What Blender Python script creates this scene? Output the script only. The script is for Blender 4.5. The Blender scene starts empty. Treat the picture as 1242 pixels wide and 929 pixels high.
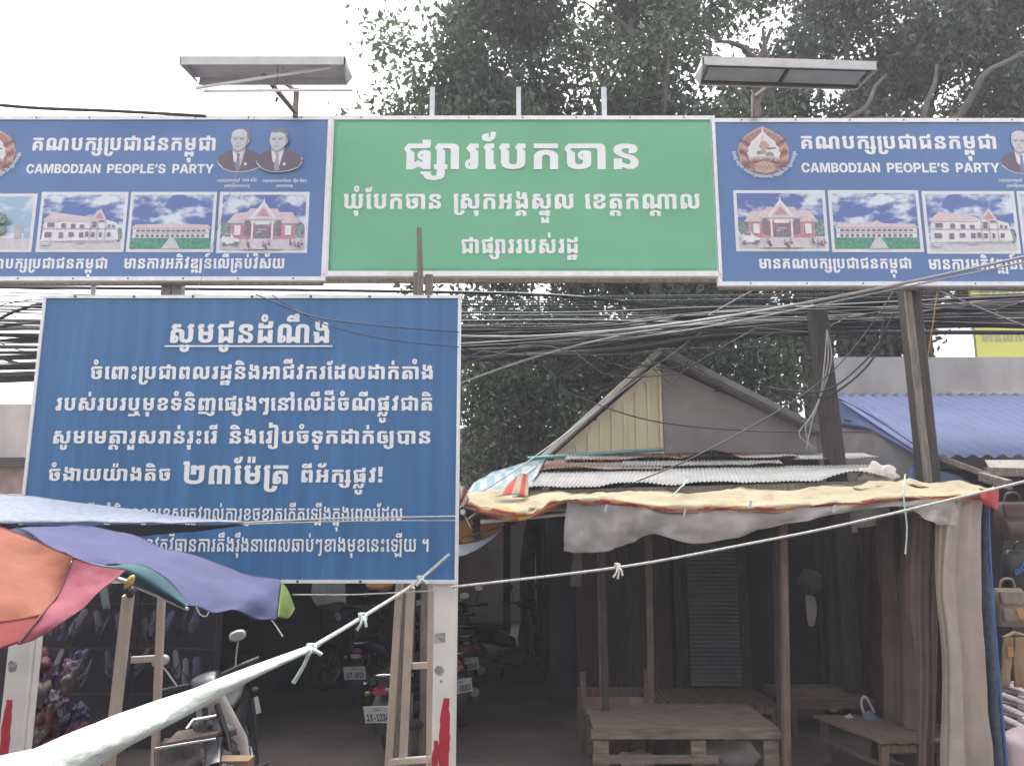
import bpy, math, random
import numpy as np
from mathutils import Vector, Matrix, noise
from mathutils.geometry import delaunay_2d_cdt
random.seed(7); RNG = np.random.default_rng(11)
C = bpy.context.scene.collection
S = bpy.context.scene
# ------------------------------------------------------------ camera, sky, sun, exposure
PITCH = math.radians(10.3); CAMZ = 2.0; F = 968.0
cam = bpy.data.cameras.new('camera'); cam.sensor_width = 36; cam.lens = F/1242*36; cam.clip_end = 500
co = bpy.data.objects.new('camera', cam); C.objects.link(co)
co.location = (0, 0, CAMZ); co.rotation_euler = (math.pi/2+PITCH, 0, 0); S.camera = co
w = bpy.data.worlds.new('World'); S.world = w; w.use_nodes = True
nt = w.node_tree; bg = nt.nodes['Background']
sky = nt.nodes.new('ShaderNodeTexSky'); sky.sky_type = 'NISHITA'; sky.sun_disc = False
sky.sun_elevation = math.radians(66); sky.sun_rotation = math.radians(340)
sky.air_density = 1.0; sky.dust_density = 6.0; sky.ozone_density = 1.0
hs = nt.nodes.new('ShaderNodeHueSaturation'); hs.inputs['Saturation'].default_value = 0.12
nt.links.new(sky.outputs[0], hs.inputs['Color']); nt.links.new(hs.outputs[0], bg.inputs['Color'])
bg.inputs['Strength'].default_value = 0.15
sl = bpy.data.lights.new('sun', 'SUN'); sl.energy = 1.2; sl.angle = math.radians(25); sl.color = (1, .96, .9)
so = bpy.data.objects.new('sun', sl); C.objects.link(so)
so.rotation_euler = (math.radians(24), 0, math.radians(160)); so.location = (-6, -8, 20)
S.view_settings.view_transform = 'Standard'; S.view_settings.look = 'None'
S.view_settings.exposure = 1.9; S.view_settings.gamma = 1; S.view_settings.use_curve_mapping = False

# ------------------------------------------------------------ helpers
def at(px, py, Y):
    "point on the vertical plane at depth Y seen at a photo pixel"
    xc = (px-621)/F; yc = (464.5-py)/F
    Yd = math.cos(PITCH)-yc*math.sin(PITCH); Zd = math.sin(PITCH)+yc*math.cos(PITCH)
    t = Y/Yd
    return Vector((xc*t, Y, CAMZ+Zd*t))
def on_ground(px, py, z=0):
    p = at(px, py, 1.0); s = (z-CAMZ)/(p.z-CAMZ)
    return Vector((p.x*s, s, z))
MATS = {}
def mat(name, col, rough=.65, metal=0, var=.18, scale=6, bump=.0, bscale=60, dirt=None, dscale=2, damt=.5, streak=None, trans=0, alpha=1, island=0, detail=6):
    m = bpy.data.materials.new(name); m.use_nodes = True; n = m.node_tree; L = n.links.new
    b = n.nodes['Principled BSDF']
    b.inputs['Roughness'].default_value = rough; b.inputs['Metallic'].default_value = metal
    tc = n.nodes.new('ShaderNodeTexCoord'); mp = n.nodes.new('ShaderNodeMapping'); L(tc.outputs['Object'], mp.inputs[0])
    if streak: mp.inputs['Scale'].default_value = streak
    nz = n.nodes.new('ShaderNodeTexNoise'); nz.inputs['Scale'].default_value = scale; nz.inputs['Detail'].default_value = detail
    L(mp.outputs[0], nz.inputs['Vector'])
    r = n.nodes.new('ShaderNodeValToRGB'); L(nz.outputs[0], r.inputs[0])
    r.color_ramp.elements[0].position = .3; r.color_ramp.elements[1].position = .7
    r.color_ramp.elements[0].color = (*[c*(1-var) for c in col], 1); r.color_ramp.elements[1].color = (*[min(1, c*(1+var)) for c in col], 1)
    out = r.outputs[0]
    if island:
        g = n.nodes.new('ShaderNodeNewGeometry'); h = n.nodes.new('ShaderNodeHueSaturation')
        mr = n.nodes.new('ShaderNodeMapRange'); L(g.outputs['Random Per Island'], mr.inputs[0])
        mr.inputs[3].default_value = 1-island; mr.inputs[4].default_value = 1+island
        L(mr.outputs[0], h.inputs['Value']); L(out, h.inputs['Color']); out = h.outputs[0]
    if dirt:
        d = n.nodes.new('ShaderNodeTexNoise'); d.inputs['Scale'].default_value = dscale; d.inputs['Detail'].default_value = 9; d.inputs['Roughness'].default_value = .7
        L(mp.outputs[0], d.inputs['Vector'])
        r2 = n.nodes.new('ShaderNodeValToRGB'); L(d.outputs[0], r2.inputs[0])
        r2.color_ramp.elements[0].position = 1-damt; r2.color_ramp.elements[1].position = min(1, 1-damt+.16)
        mx = n.nodes.new('ShaderNodeMix'); mx.data_type = 'RGBA'; L(r2.outputs[0], mx.inputs[0]); L(out, mx.inputs[6]); mx.inputs[7].default_value = (*dirt, 1)
        out = mx.outputs[2]
    L(out, b.inputs['Base Color'])
    if bump:
        bn = n.nodes.new('ShaderNodeTexNoise'); bn.inputs['Scale'].default_value = bscale; bn.inputs['Detail'].default_value = 5
        L(mp.outputs[0], bn.inputs['Vector'])
        bu = n.nodes.new('ShaderNodeBump'); bu.inputs['Strength'].default_value = bump; bu.inputs['Distance'].default_value = .02
        L(bn.outputs[0], bu.inputs['Height']); L(bu.outputs[0], b.inputs['Normal'])
    if trans:
        t = n.nodes.new('ShaderNodeBsdfTranslucent'); L(out, t.inputs['Color']); ms = n.nodes.new('ShaderNodeMixShader')
        ms.inputs[0].default_value = trans; o = n.nodes['Material Output']
        L(b.outputs[0], ms.inputs[1]); L(t.outputs[0], ms.inputs[2]); L(ms.outputs[0], o.inputs[0])
    if alpha < 1: b.inputs['Alpha'].default_value = alpha
    MATS[name] = m
    return m
def wloc(o):
    v = Vector((0, 0, 0))
    while o is not None: v = v+o.location; o = o.parent
    return v
class MB:
    def __init__(s): s.v = []; s.f = []; s.m = []; s.s = []
    def add(s, vs, fs, mi=0, smooth=False):
        o = len(s.v); s.v += [Vector(v) for v in vs]
        for f in fs: s.f.append([o+i for i in f]); s.m.append(mi); s.s.append(smooth)
        return s
    def box(s, c, sz, rot=None, mi=0):
        vs = [Vector((x*sz[0]/2, y*sz[1]/2, z*sz[2]/2)) for x in (-1, 1) for y in (-1, 1) for z in (-1, 1)]
        if rot is not None: vs = [rot @ v for v in vs]
        c = Vector(c)
        return s.add([v+c for v in vs], [(0, 1, 3, 2), (4, 6, 7, 5), (0, 4, 5, 1), (2, 3, 7, 6), (0, 2, 6, 4), (1, 5, 7, 3)], mi)
    def beam(s, a, b, w, h=None, mi=0, roll=0, taper=1):
        a = Vector(a); b = Vector(b); d = (b-a).normalized(); h = h or w
        up = Vector((0, 0, 1)) if abs(d.z) < .9 else Vector((0, 1, 0))
        x = d.cross(up).normalized(); y = x.cross(d)
        if roll: q = Matrix.Rotation(roll, 3, d); x = q @ x; y = q @ y
        bev = min(w, h)*.12; ring = []
        prof = [(-w/2+bev, -h/2), (w/2-bev, -h/2), (w/2, -h/2+bev), (w/2, h/2-bev), (w/2-bev, h/2), (-w/2+bev, h/2), (-w/2, h/2-bev), (-w/2, -h/2+bev)]
        vs = [a+x*p+y*q for p, q in prof]+[b+x*p*taper+y*q*taper for p, q in prof]
        return s.add(vs, [(i, (i+1) % 8, 8+(i+1) % 8, 8+i) for i in range(8)]+[tuple(range(7, -1, -1)), tuple(range(8, 16))], mi)
    def tube(s, pts, r, n=8, mi=0, cap=True):
        pts = [Vector(p) for p in pts]; rs = r if isinstance(r, (list, tuple)) else [r]*len(pts)
        vs = []; ref = None
        for i, p in enumerate(pts):
            d = (pts[min(i+1, len(pts)-1)]-pts[max(i-1, 0)]).normalized()
            if ref is None: ref = Vector((0, 0, 1)) if abs(d.z) < .9 else Vector((0, 1, 0))
            x = d.cross(ref).normalized(); y = x.cross(d); ref = y
            for k in range(n):
                a = 2*math.pi*k/n; vs.append(p+(x*math.cos(a)+y*math.sin(a))*rs[i])
        fs = [(i*n+k, i*n+(k+1) % n, (i+1)*n+(k+1) % n, (i+1)*n+k) for i in range(len(pts)-1) for k in range(n)]
        o = len(s.v); s.add(vs, fs, mi, True)
        if cap: s.add([vs[k] for k in range(n)], [tuple(range(n-1, -1, -1))], mi); s.add(vs[-n:], [tuple(range(n))], mi)
        return s
    def loft(s, secs, n=14, mi=0, pw=2.5):
        "secs: (centre, half width vector, half height vector)"
        vs = []
        for c, u, v in secs:
            c = Vector(c); u = Vector(u); v = Vector(v)
            for k in range(n):
                a = 2*math.pi*k/n; ca, sa = math.cos(a), math.sin(a)
                vs.append(c+u*math.copysign(abs(ca)**(2/pw), ca)+v*math.copysign(abs(sa)**(2/pw), sa))
        m = len(secs)
        s.add(vs, [(i*n+k, i*n+(k+1) % n, (i+1)*n+(k+1) % n, (i+1)*n+k) for i in range(m-1) for k in range(n)], mi, True)
        s.add(vs[:n], [tuple(range(n-1, -1, -1))], mi); s.add(vs[-n:], [tuple(range(n))], mi)
        return s
    def ell(s, c, r, mi=0, n=12, m=8, rot=None, jit=0):
        c = Vector(c); vs = []
        for i in range(m+1):
            t = math.pi*i/m
            for k in range(n):
                a = 2*math.pi*k/n
                v = Vector((r[0]*math.sin(t)*math.cos(a), r[1]*math.sin(t)*math.sin(a), r[2]*math.cos(t)))
                if jit: v *= 1+jit*noise.noise(v*(2.2/max(r))+c*3)
                if rot is not None: v = rot @ v
                vs.append(c+v)
        return s.add(vs, [(i*n+k, (i+1)*n+k, (i+1)*n+(k+1) % n, i*n+(k+1) % n) for i in range(m) for k in range(n)], mi, True)
    def disc(s, c, r, ax, th, n=20, mi=0):
        c = Vector(c); ax = Vector(ax).normalized()
        return s.tube([c-ax*th/2, c+ax*th/2], r, n, mi)
    def torus(s, c, R, r, n=28, k=8, mi=0, axis='x'):
        c = Vector(c); vs = []
        for i in range(n):
            a = 2*math.pi*i/n
            for j in range(k):
                b = 2*math.pi*j/k; q = R+r*math.cos(b)
                p = (r*math.sin(b), q*math.cos(a), q*math.sin(a))
                vs.append(c+Vector(p))
        return s.add(vs, [(i*k+j, ((i+1) % n)*k+j, ((i+1) % n)*k+(j+1) % k, i*k+(j+1) % k) for i in range(n) for j in range(k)], mi, True)
    def prism(s, pts, ax, th, mi=0):
        "flat polygon pts (3D) extruded along ax by th"
        pts = [Vector(p) for p in pts]; d = Vector(ax).normalized()*th; n = len(pts)
        return s.add(pts+[p+d for p in pts], [tuple(range(n)), tuple(range(2*n-1, n-1, -1))]+[(i, n+i, n+(i+1) % n, (i+1) % n) for i in range(n)], mi)
    def build(s, name, m, parent=None, local=False, loc=None):
        if parent is not None: L = Vector((0, 0, 0)) if local else wloc(parent)
        else:
            if loc is None:
                xs = [v.x for v in s.v]; ys = [v.y for v in s.v]; zs = [v.z for v in s.v]
                loc = Vector(((min(xs)+max(xs))/2, (min(ys)+max(ys))/2, min(zs)))
            L = Vector(loc)
        me = bpy.data.meshes.new(name); me.from_pydata([v-L for v in s.v], [], s.f); 
        for x in (m if isinstance(m, (list, tuple)) else [m]): me.materials.append(x)
        me.polygons.foreach_set('material_index', s.m); me.polygons.foreach_set('use_smooth', s.s)
        me.update()
        o = bpy.data.objects.new(name, me); C.objects.link(o)
        if parent is not None: o.parent = parent
        else: o.location = L
        return o
def tag(o, label=None, cat=None, group=None, kind=None):
    if label: o['label'] = label
    if cat: o['category'] = cat
    if group: o['group'] = group
    if kind: o['kind'] = kind
    return o
def empty(name, loc, label, cat, group=None):
    o = bpy.data.objects.new(name, None); C.objects.link(o); o.location = loc; o.empty_display_size = .2
    return tag(o, label, cat, group)
def copy_tree(o, parent=None):
    c = o.copy(); C.objects.link(c)
    if parent is not None: c.parent = parent
    for ch in list(o.children): copy_tree(ch, c)
    return c
def cr(p, t):
    n = len(p)-1; i = min(int(t), n-1); u = t-i
    a, b, c, d = p[max(i-1, 0)], p[i], p[i+1], p[min(i+2, n)]
    return 0.5*((2*b)+(c-a)*u+(2*a-5*b+4*c-d)*u*u+(3*b-a-3*c+d)*u*u*u)
def cloth(rows, nu=10, nv=10, amp=.01, nscale=6, th=.004, mi=lambda u, v: 0, mb=None, linear=False, pix=True, fold=None):
    "cloth through a grid of control points (photo pixel + depth, or world points), with wrinkles and thickness"
    R = [[at(*p) if pix else Vector(p) for p in r] for r in rows]
    m = len(R); n = len(R[0]); U = (n-1)*nu; V = (m-1)*nv
    cols = [[cr(r, i/nu) if not linear else r[min(i//nu, n-2)].lerp(r[min(i//nu, n-2)+1], i/nu-min(i//nu, n-2)) for i in range(U+1)] for r in R]
    G = [[None]*(U+1) for _ in range(V+1)]
    for i in range(U+1):
        cc = [cols[j][i] for j in range(m)]
        for j in range(V+1):
            t = j/nv; k = min(int(t), m-2)
            G[j][i] = cr(cc, t) if not linear else cc[k].lerp(cc[k+1], t-k)
    N = [[None]*(U+1) for _ in range(V+1)]
    for j in range(V+1):
        for i in range(U+1):
            a = G[j][min(i+1, U)]-G[j][max(i-1, 0)]; b = G[min(j+1, V)][i]-G[max(j-1, 0)][i]
            q = a.cross(b); N[j][i] = q.normalized() if q.length > 1e-9 else Vector((0, -1, 0))
    top = []; bot = []
    for j in range(V+1):
        for i in range(U+1):
            p = G[j][i]; d = amp*noise.fractal(p*nscale, 1.0, 2.0, 4)
            if fold: d += fold(i/U, j/V)
            top.append(p+N[j][i]*d); bot.append(p+N[j][i]*(d-th))
    mb = mb or MB(); W = U+1
    o = len(top); fs = []; mis = []
    for j in range(V):
        for i in range(U):
            q = j*W+i; fs.append((q, q+1, q+W+1, q+W)); fs.append((o+q, o+q+W, o+q+W+1, o+q+1)); k = mi((i+.5)/U, (j+.5)/V); mis += [k, k]
    rim = [j*W for j in range(V+1)]; rim2 = [j*W+U for j in range(V+1)]
    base = len(mb.v); mb.v += top+bot
    for f, k in zip(fs, mis): mb.f.append([base+x for x in f]); mb.m.append(k); mb.s.append(True)
    for e in (list(range(W)), [V*W+i for i in range(W)], rim, rim2):
        for a, b in zip(e, e[1:]): mb.f.append([base+a, base+b, base+o+b, base+o+a]); mb.m.append(mi(.5, .5)); mb.s.append(False)
    return mb
def rope(name, pts, r, m, label, cat='rope', group=None, seg=8, sag=0, n=6):
    P = [at(*p) if len(p) == 3 and not isinstance(p, Vector) else p for p in pts]
    if len(P) > 2: Q = [cr(P, i/seg) for i in range((len(P)-1)*seg+1)]
    else: Q = [P[0].lerp(P[1], i/seg)-Vector((0, 0, sag*4*(i/seg)*(1-i/seg))) for i in range(seg+1)]
    return tag(MB().tube(Q, r, n).build(name, m), label, cat, group)

# ------------------------------------------------------------ lettering: outlines of the letters on the signs
# (closed outlines as steps x, y; placed letters as width, then outline number, x, y for each)
OUTLINES = {
73:[[250,82,0,-82,-60,0,-45,23,-45,-23,-60,0,0,154,-10,12,-8,16,-2,6,2,8,6,9,26,29,116,0,7,3,2,7,0,26,71,0,-1,-55,-3,-8,-4,-7,-6,-5,-7,-3,-8,-2,-147,0,-4,-4,0,-3,7,-9,23,-18,10,-6,0,-86,35,17,34,-16,0,17],[250,79,-71,0,0,6,-17,2,-7,3,-11,9,-8,11,-2,15,2,13,5,12,10,10,14,8,17,4,22,2,12,-1,12,-3,9,-4,7,-6,4,-7,2,-7],[179,115,0,23,-5,-1,-4,-4,-1,-6,1,-6,2,-3]],
334:[[84,152,0,-108,21,0,0,-44,-21,0,0,-43,-2,-10,-3,-10,-5,-8,-8,-8,-11,-7,-13,-5,-15,-3,-18,-3,-21,-1,-20,1,-18,3,-14,3,-12,5,-10,6,-7,8,-5,7,-3,8,-1,10,-22,0,0,27,88,0,0,-25,2,-5,3,-4,5,-3,6,-2,16,0,6,2,5,3,5,9,0,45,-22,0,0,44,22,0,0,108],[12,142,0,28,-14,20,-2,5,0,5,25,34,66,0,0,-44,-29,0,26,-26,0,-22],[133,0,0,166,-3,15,-2,4,-5,3,-16,2,-43,0,0,44,90,0,12,-2,11,-4,9,-4,6,-6,5,-7,4,-8,3,-20,0,-183]],
78:[[63,142,0,8,-25,25,-8,9,-1,3,3,9,30,38,76,0,0,-44,-32,0,28,-29,0,-19],[134,150,0,-107,-1,-12,-3,-11,-4,-8,-7,-7,-11,-4,-14,-1,-37,0,-15,4,-7,4,-5,5,-8,13,-3,20,3,17,8,14,6,5,13,7,14,3,0,58],[63,31,0,29,-7,-3,-4,-4,-1,-7,1,-8,4,-4]],
132:[[54,254,-19,2,-16,5,-7,4,-5,5,-4,6,-2,8,-1,8,2,10,5,10,8,8,12,5,16,4,19,1,0,-29,-5,-2,-1,-1,0,-5,3,-3,3,0,6,2,4,5,4,20,1,25,47,0,-1,-19,-3,-17,-4,-14,-6,-12,-8,-9,-10,-8,-11,-5,-13,-3],[104,150,0,-101,2,-3,2,-2,14,0,0,-44,-68,0,-13,5,-6,6,-2,9,0,130],[33,142,0,28,-15,20,-2,5,0,5,25,34,67,0,0,-44,-30,0,26,-26,0,-22]],
70:[[108,150,0,-83,1,-6,3,-5,4,-5,7,-4,9,-2,10,-1,10,1,9,2,7,4,4,5,3,5,1,6,0,82,71,0,0,-86,-12,-35,-35,-21,-58,-7,-58,7,-36,21,-11,35,0,87],[176,142,0,28,-15,20,-2,5,1,5,24,34,66,0,0,-44,-28,0,25,-26,0,-22],[37,142,0,28,-15,20,-2,5,0,5,25,34,66,0,0,-44,-29,0,26,-26,0,-22]],
49:[[36,190,0,44,210,0,0,-44],[36,0,0,107,3,20,9,17,15,14,21,10,26,6,31,2,31,-2,26,-6,21,-10,15,-14,9,-17,3,-20,0,-107,-71,0,0,107,-1,7,-3,5,-5,6,-7,4,-8,2,-10,1,-10,-1,-8,-2,-7,-4,-8,-11,-1,-7,0,-107]],
246:[[249,80,0,-17,-3,-19,-8,-16,-15,-12,-21,-9,-26,-5,-32,-2,-32,2,-26,5,-20,9,-15,12,-9,16,-3,19,0,91,-18,27,-1,5,2,9,6,9,26,30,195,0,0,-44,-175,0,-4,-4,0,-2,2,-4,6,-7,18,-14,14,-9,0,-76,1,-11,3,-7,4,-6,6,-3,9,-2,11,-1,11,1,9,2,6,3,5,6,3,7,0,17],[249,79,-71,0,0,6,-16,2,-7,3,-12,9,-7,11,-3,15,2,13,6,12,10,10,13,8,18,4,21,2,13,-1,11,-3,10,-4,7,-6,4,-7,1,-7],[178,115,0,23,-4,-1,-4,-4,-2,-6,1,-6,3,-3],[303,0,0,166,-3,15,-2,4,-5,3,-16,2,-43,0,0,44,90,0,13,-2,10,-4,9,-4,6,-6,5,-7,4,-8,3,-20,0,-183]],
69:[[36,0,0,98,71,0,0,-36,9,-2,32,-13,12,-3,10,3,4,3,5,12,0,14,-3,6,-4,5,-12,7,-50,15,-26,11,-22,11,-16,15,-6,8,-3,10,-1,10,2,13,4,11,6,10,10,8,11,7,15,5,16,4,41,2,22,0,36,-5,14,-4,11,-5,9,-7,6,-8,3,-9,2,-12,-2,-9,-3,-9,-3,-6,-6,-5,-8,-4,-11,-4,-13,-2,-33,0,0,29,5,1,2,3,2,2,-2,4,-6,4,-13,2,-19,0,-16,-5,-6,-4,-4,-5,-1,-6,1,-5,3,-5,11,-10,16,-6,45,-13,16,-5,13,-7,12,-7,9,-8,7,-9,6,-9,3,-11,1,-12,-1,-13,-4,-11,-6,-11,-7,-8,-10,-7,-10,-6,-11,-4,-11,-2,-21,-1,-17,3,-41,16,-4,1,0,-20]],
52:[[38,63,-1,121,-4,4,-9,2,0,44,64,0,13,-4,6,-7,1,-9,0,-149,2,-9,6,-6,13,-5,9,-1,8,1,14,5,5,6,2,9,0,83,71,0,0,-83,2,-9,5,-6,5,-3,16,-3,8,1,13,5,6,6,1,9,0,83,71,0,0,-85,-3,-19,-8,-16,-14,-12,-19,-9,-25,-5,-30,-2,-26,2,-21,6,-9,5,-8,6,-16,-11,-22,-6,-26,-2,-31,2,-25,5,-19,9,-14,12,-9,16],[294,142,0,28,-14,20,-3,5,1,5,6,9,19,25,66,0,0,-44,-29,0,25,-26,0,-22],[167,142,0,28,-15,20,-2,5,0,5,6,9,19,25,66,0,0,-44,-29,0,26,-26,0,-22]],
115:[[-148,-98,0,48,-14,0,0,36,84,0,0,-84]],
137:[[-119,274,-9,0,-16,6,-14,12,-8,15,-3,17,3,18,8,15,14,11,16,6,9,1,9,-1,17,-6,13,-11,5,-7,6,-17,0,-18,-6,-16,-11,-13,-7,-6,-17,-6],[-119,310,5,1,5,3,3,5,1,5,-1,6,-3,4,-5,3,-5,1,-5,-1,-5,-3,-3,-4,-1,-6,1,-5,3,-5,5,-3]],
220:[[95,150,0,-188,2,-11,3,-4,4,-4,6,-2,7,-1,10,2,7,5,4,7,1,8,0,18,70,0,-1,-27,-3,-11,-5,-9,-8,-9,-9,-8,-13,-6,-14,-4,-18,-3,-21,-1,-21,1,-18,3,-15,4,-13,6,-10,8,-7,9,-5,9,-3,11,-1,12,0,185],[24,142,0,28,-15,20,-2,5,0,5,25,34,66,0,0,-44,-29,0,26,-26,0,-22]],
83:[[69,163,-19,25,-4,7,0,6,6,9,19,24,111,0,0,-44,-67,0,14,-16],[363,148,0,-85,-3,-19,-8,-16,-14,-12,-19,-9,-25,-5,-30,-2,-55,7,-33,21,-11,35,0,50,-1,9,-6,6,-6,2,-16,2,-16,-2,-6,-2,-5,-6,-2,-9,0,-11,-71,0,2,27,4,13,8,11,10,8,12,6,14,4,32,4,18,1,23,-1,20,-3,16,-3,13,-6,10,-7,8,-8,6,-10,3,-12,1,-13,0,-50,2,-8,5,-6,5,-3,16,-2,16,2,5,3,5,6,2,8,0,85],[36,104,71,0,0,-8,19,-2,14,-6,6,-6,4,-6,4,-8,2,-19,-1,-14,-5,-12,-9,-10,-12,-7,-14,-4,-17,-2,-37,1,-10,2,-7,3,-4,6,-3,7,-1,9],[107,32,5,2,5,6,1,9,0,7,-3,5,-4,3,-4,1],[292,142,0,28,-15,20,-2,5,0,5,6,9,19,25,66,0,0,-44,-29,0,26,-26,0,-22]],
116:[[-148,-98,0,48,-14,0,0,36,84,0,0,-84]],
86:[[251,150,0,-130,-1,-6,-4,-5,-7,-4,-20,-5,-56,0,0,44,8,1,5,2,3,3,1,5,0,40,-67,0,0,-75,-1,-6,-4,-5,-7,-4,-21,-5,-56,0,0,44,7,1,6,2,4,3,1,5,0,95,71,0,0,-11,67,0,0,11],[180,142,0,28,-15,20,-2,5,1,5,24,34,66,0,0,-44,-28,0,25,-26,0,-22],[42,142,0,28,-15,20,-2,5,1,5,5,9,19,25,66,0,0,-44,-28,0,25,-26,0,-22]],
53:[[40,0,0,84,-1,5,-3,3,-5,2,-7,0,0,44,62,-1,10,-2,7,-5,5,-6,2,-10,1,-50,34,25,35,-24,-1,69,-1,9,-3,7,-5,6,-18,-5,-18,-3,-26,0,-24,6,-11,4,-10,7,-8,8,-7,11,-3,13,-1,16,0,57,66,0,0,-67,1,-8,3,-6,5,-3,11,-2,15,5,-7,11,-2,7,0,15,1,7,7,12,6,6,15,8,9,2,12,1,19,-3,8,-4,12,-10,7,-13,2,-12,0,-11,-3,-8,-8,-14,13,-9,9,-12,5,-15,0,-16,0,-131,-60,0,-45,32,-45,-32]],
185:[[-222,-98,0,43,2,10,3,9,6,7,8,6,11,5,28,6,37,2,37,-2,28,-6,10,-5,9,-6,6,-7,3,-9,2,-10,0,-43,-66,0,0,43,-2,8,-5,6,-13,3,-18,0,-13,-3,-5,-6,-2,-11,21,10,16,-27,-37,-18,0,-5]],
209:[[-71,-108,-10,1,-8,2,-7,4,-10,10,-3,5,-57,-5,-20,0,-16,3,-12,6,-8,8,-5,9,-1,11,0,8,3,8,4,6,6,4,15,6,20,3,70,0,0,9,66,0,0,-10,18,0,0,-30,-18,0,0,-5,8,-7,2,-6,1,-8,-1,-8,-3,-7,-5,-7,-7,-6,-10,-3],[-110,-56,0,6,-50,-1,-4,-2,0,-4,4,-2,12,-1]],
119:[[-188,-104,0,90,54,0,0,-41,15,10,15,-10,0,41,54,0,0,-90,-49,0,-20,14,-21,-14]],
79:[[360,150,0,-87,-2,-19,-8,-16,-14,-12,-20,-9,-24,-5,-30,-2,-55,7,-33,21,-11,35,0,104,-2,9,-5,8,-6,3,-7,3,-9,0,-9,0,-7,-3,-6,-3,-6,-8,-1,-9,0,-67,-71,0,0,71,11,35,33,21,56,7,55,-7,33,-21,12,-35,0,-100,0,-7,3,-6,4,-5,5,-5,7,-3,9,-1,8,1,8,3,5,5,6,11,1,7,0,79],[34,104,71,0,0,-8,19,-2,14,-6,6,-6,4,-6,4,-8,2,-19,-2,-14,-5,-12,-9,-10,-11,-7,-14,-4,-17,-2,-37,1,-10,2,-7,3,-4,6,-3,7,-1,9],[105,32,5,2,4,6,2,9,-1,7,-2,5,-4,3,-4,1],[290,142,0,28,-16,20,-2,5,1,5,5,9,20,25,66,0,0,-44,-29,0,25,-26,0,-22]],
131:[[104,150,0,-101,2,-3,2,-2,14,0,0,-44,-68,0,-13,5,-6,6,-2,9,0,130],[33,142,0,28,-15,20,-2,5,0,5,25,34,67,0,0,-44,-30,0,26,-26,0,-22]],
50:[[141,0,-41,3,-16,3,-15,6,-11,6,-10,9,-6,10,-4,12,-2,14,0,51,86,18,17,4,13,5,10,6,8,7,4,8,1,9,-2,8,-7,6,-15,5,-27,-1,-7,-2,-6,-3,-3,-6,1,-4,2,-2,4,-2,6,0,0,-30,-37,0,-13,2,-11,3,-10,5,-8,8,-4,10,-2,14,2,11,3,11,7,8,9,7,11,6,15,4,36,5,44,0,19,-2,17,-4,14,-5,12,-7,9,-8,7,-9,4,-12,1,-13,-1,-13,-4,-11,-7,-10,-9,-9,-13,-8,-16,-8,-44,-15,-45,-14,0,-23,2,-8,7,-6,16,-5,19,0,15,5,7,6,2,8,0,31,71,0,0,-31,-1,-14,-4,-12,-7,-10,-9,-9,-12,-6,-14,-6,-17,-3]],
65:[[36,190,0,44,210,0,0,-44],[36,104,71,0,0,-8,19,-2,14,-6,6,-6,4,-6,4,-8,2,-19,-1,-14,-5,-12,-9,-10,-12,-7,-14,-4,-17,-2,-37,1,-10,2,-7,3,-4,6,-3,7,-1,9],[107,32,5,2,5,6,1,9,0,7,-3,5,-4,3,-4,1],[36,101,0,6,12,35,35,21,58,7,59,-7,35,-21,12,-35,0,-107,-71,0,0,107,-2,8,-7,6,-16,5,-20,0,-15,-5,-7,-6,-2,-8,0,-6],[36,104,71,0,0,-8,19,-2,14,-6,6,-6,4,-6,4,-8,2,-19,-1,-14,-5,-12,-9,-10,-12,-7,-14,-4,-17,-2,-37,1,-10,2,-7,3,-4,6,-3,7,-1,9],[107,32,5,2,5,6,1,9,0,7,-3,5,-4,3,-4,1]],
204:[[-196,-98,-14,3,-6,3,-4,7,-2,10,0,20,2,10,3,9,6,7,9,6,10,5,28,6,37,2,37,-2,28,-6,11,-5,8,-6,6,-7,3,-9,2,-10,0,-43,-66,0,0,43,-2,7,-6,4,-6,3,-15,1,-15,-1,-6,-2,-6,-5,-2,-5,0,-3,1,-3,7,-2,12,-1,0,-36]],
64:[[36,100,0,71,3,19,8,16,14,12,19,9,25,6,30,1,30,-1,25,-6,20,-9,14,-12,8,-16,3,-19,0,-107,27,19,28,-18,0,106,3,19,8,16,14,12,19,9,25,6,30,1,30,-1,25,-6,19,-9,14,-12,8,-16,3,-19,0,-171,-71,0,0,171,-2,9,-5,6,-6,2,-6,2,-18,0,-6,-2,-6,-2,-5,-6,-2,-9,0,-171,-60,0,-39,25,-39,-25,-59,0,0,171,-2,9,-6,6,-5,2,-16,2,-15,-2,-6,-2,-5,-6,-2,-9,0,-71],[36,104,71,0,0,-8,19,-2,14,-6,6,-6,4,-6,4,-8,2,-19,-1,-14,-5,-12,-9,-10,-12,-7,-14,-4,-17,-2,-37,1,-10,2,-7,3,-4,6,-3,7,-1,9],[107,32,5,2,5,6,1,9,0,7,-3,5,-4,3,-4,1]],
104:[[22,0,0,166,-2,15,-3,4,-5,3,-16,2,-43,0,0,44,91,0,12,-2,10,-4,9,-4,7,-6,4,-7,4,-8,3,-20,0,-183]],
250:[[44,0,0,154,-19,28,-1,6,2,9,18,22,14,15,117,0,6,3,2,7,0,26,71,0,0,-37,-3,-19,-3,-7,-4,-6,-6,-5,-8,-3,-24,-3,-128,0,-4,-6,2,-4,10,-10,28,-20,0,-86,35,25,34,-24,0,105,71,0,0,-170,-60,0,-45,34,-45,-34],[196,234,52,0,0,-44,-52,0],[303,0,0,166,-2,15,-3,4,-5,3,-15,2,-44,0,0,44,91,0,12,-2,11,-4,8,-4,7,-6,5,-7,3,-8,3,-20,0,-183]],
146:[[-146,274,0,78,54,0,0,-78]],
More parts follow.
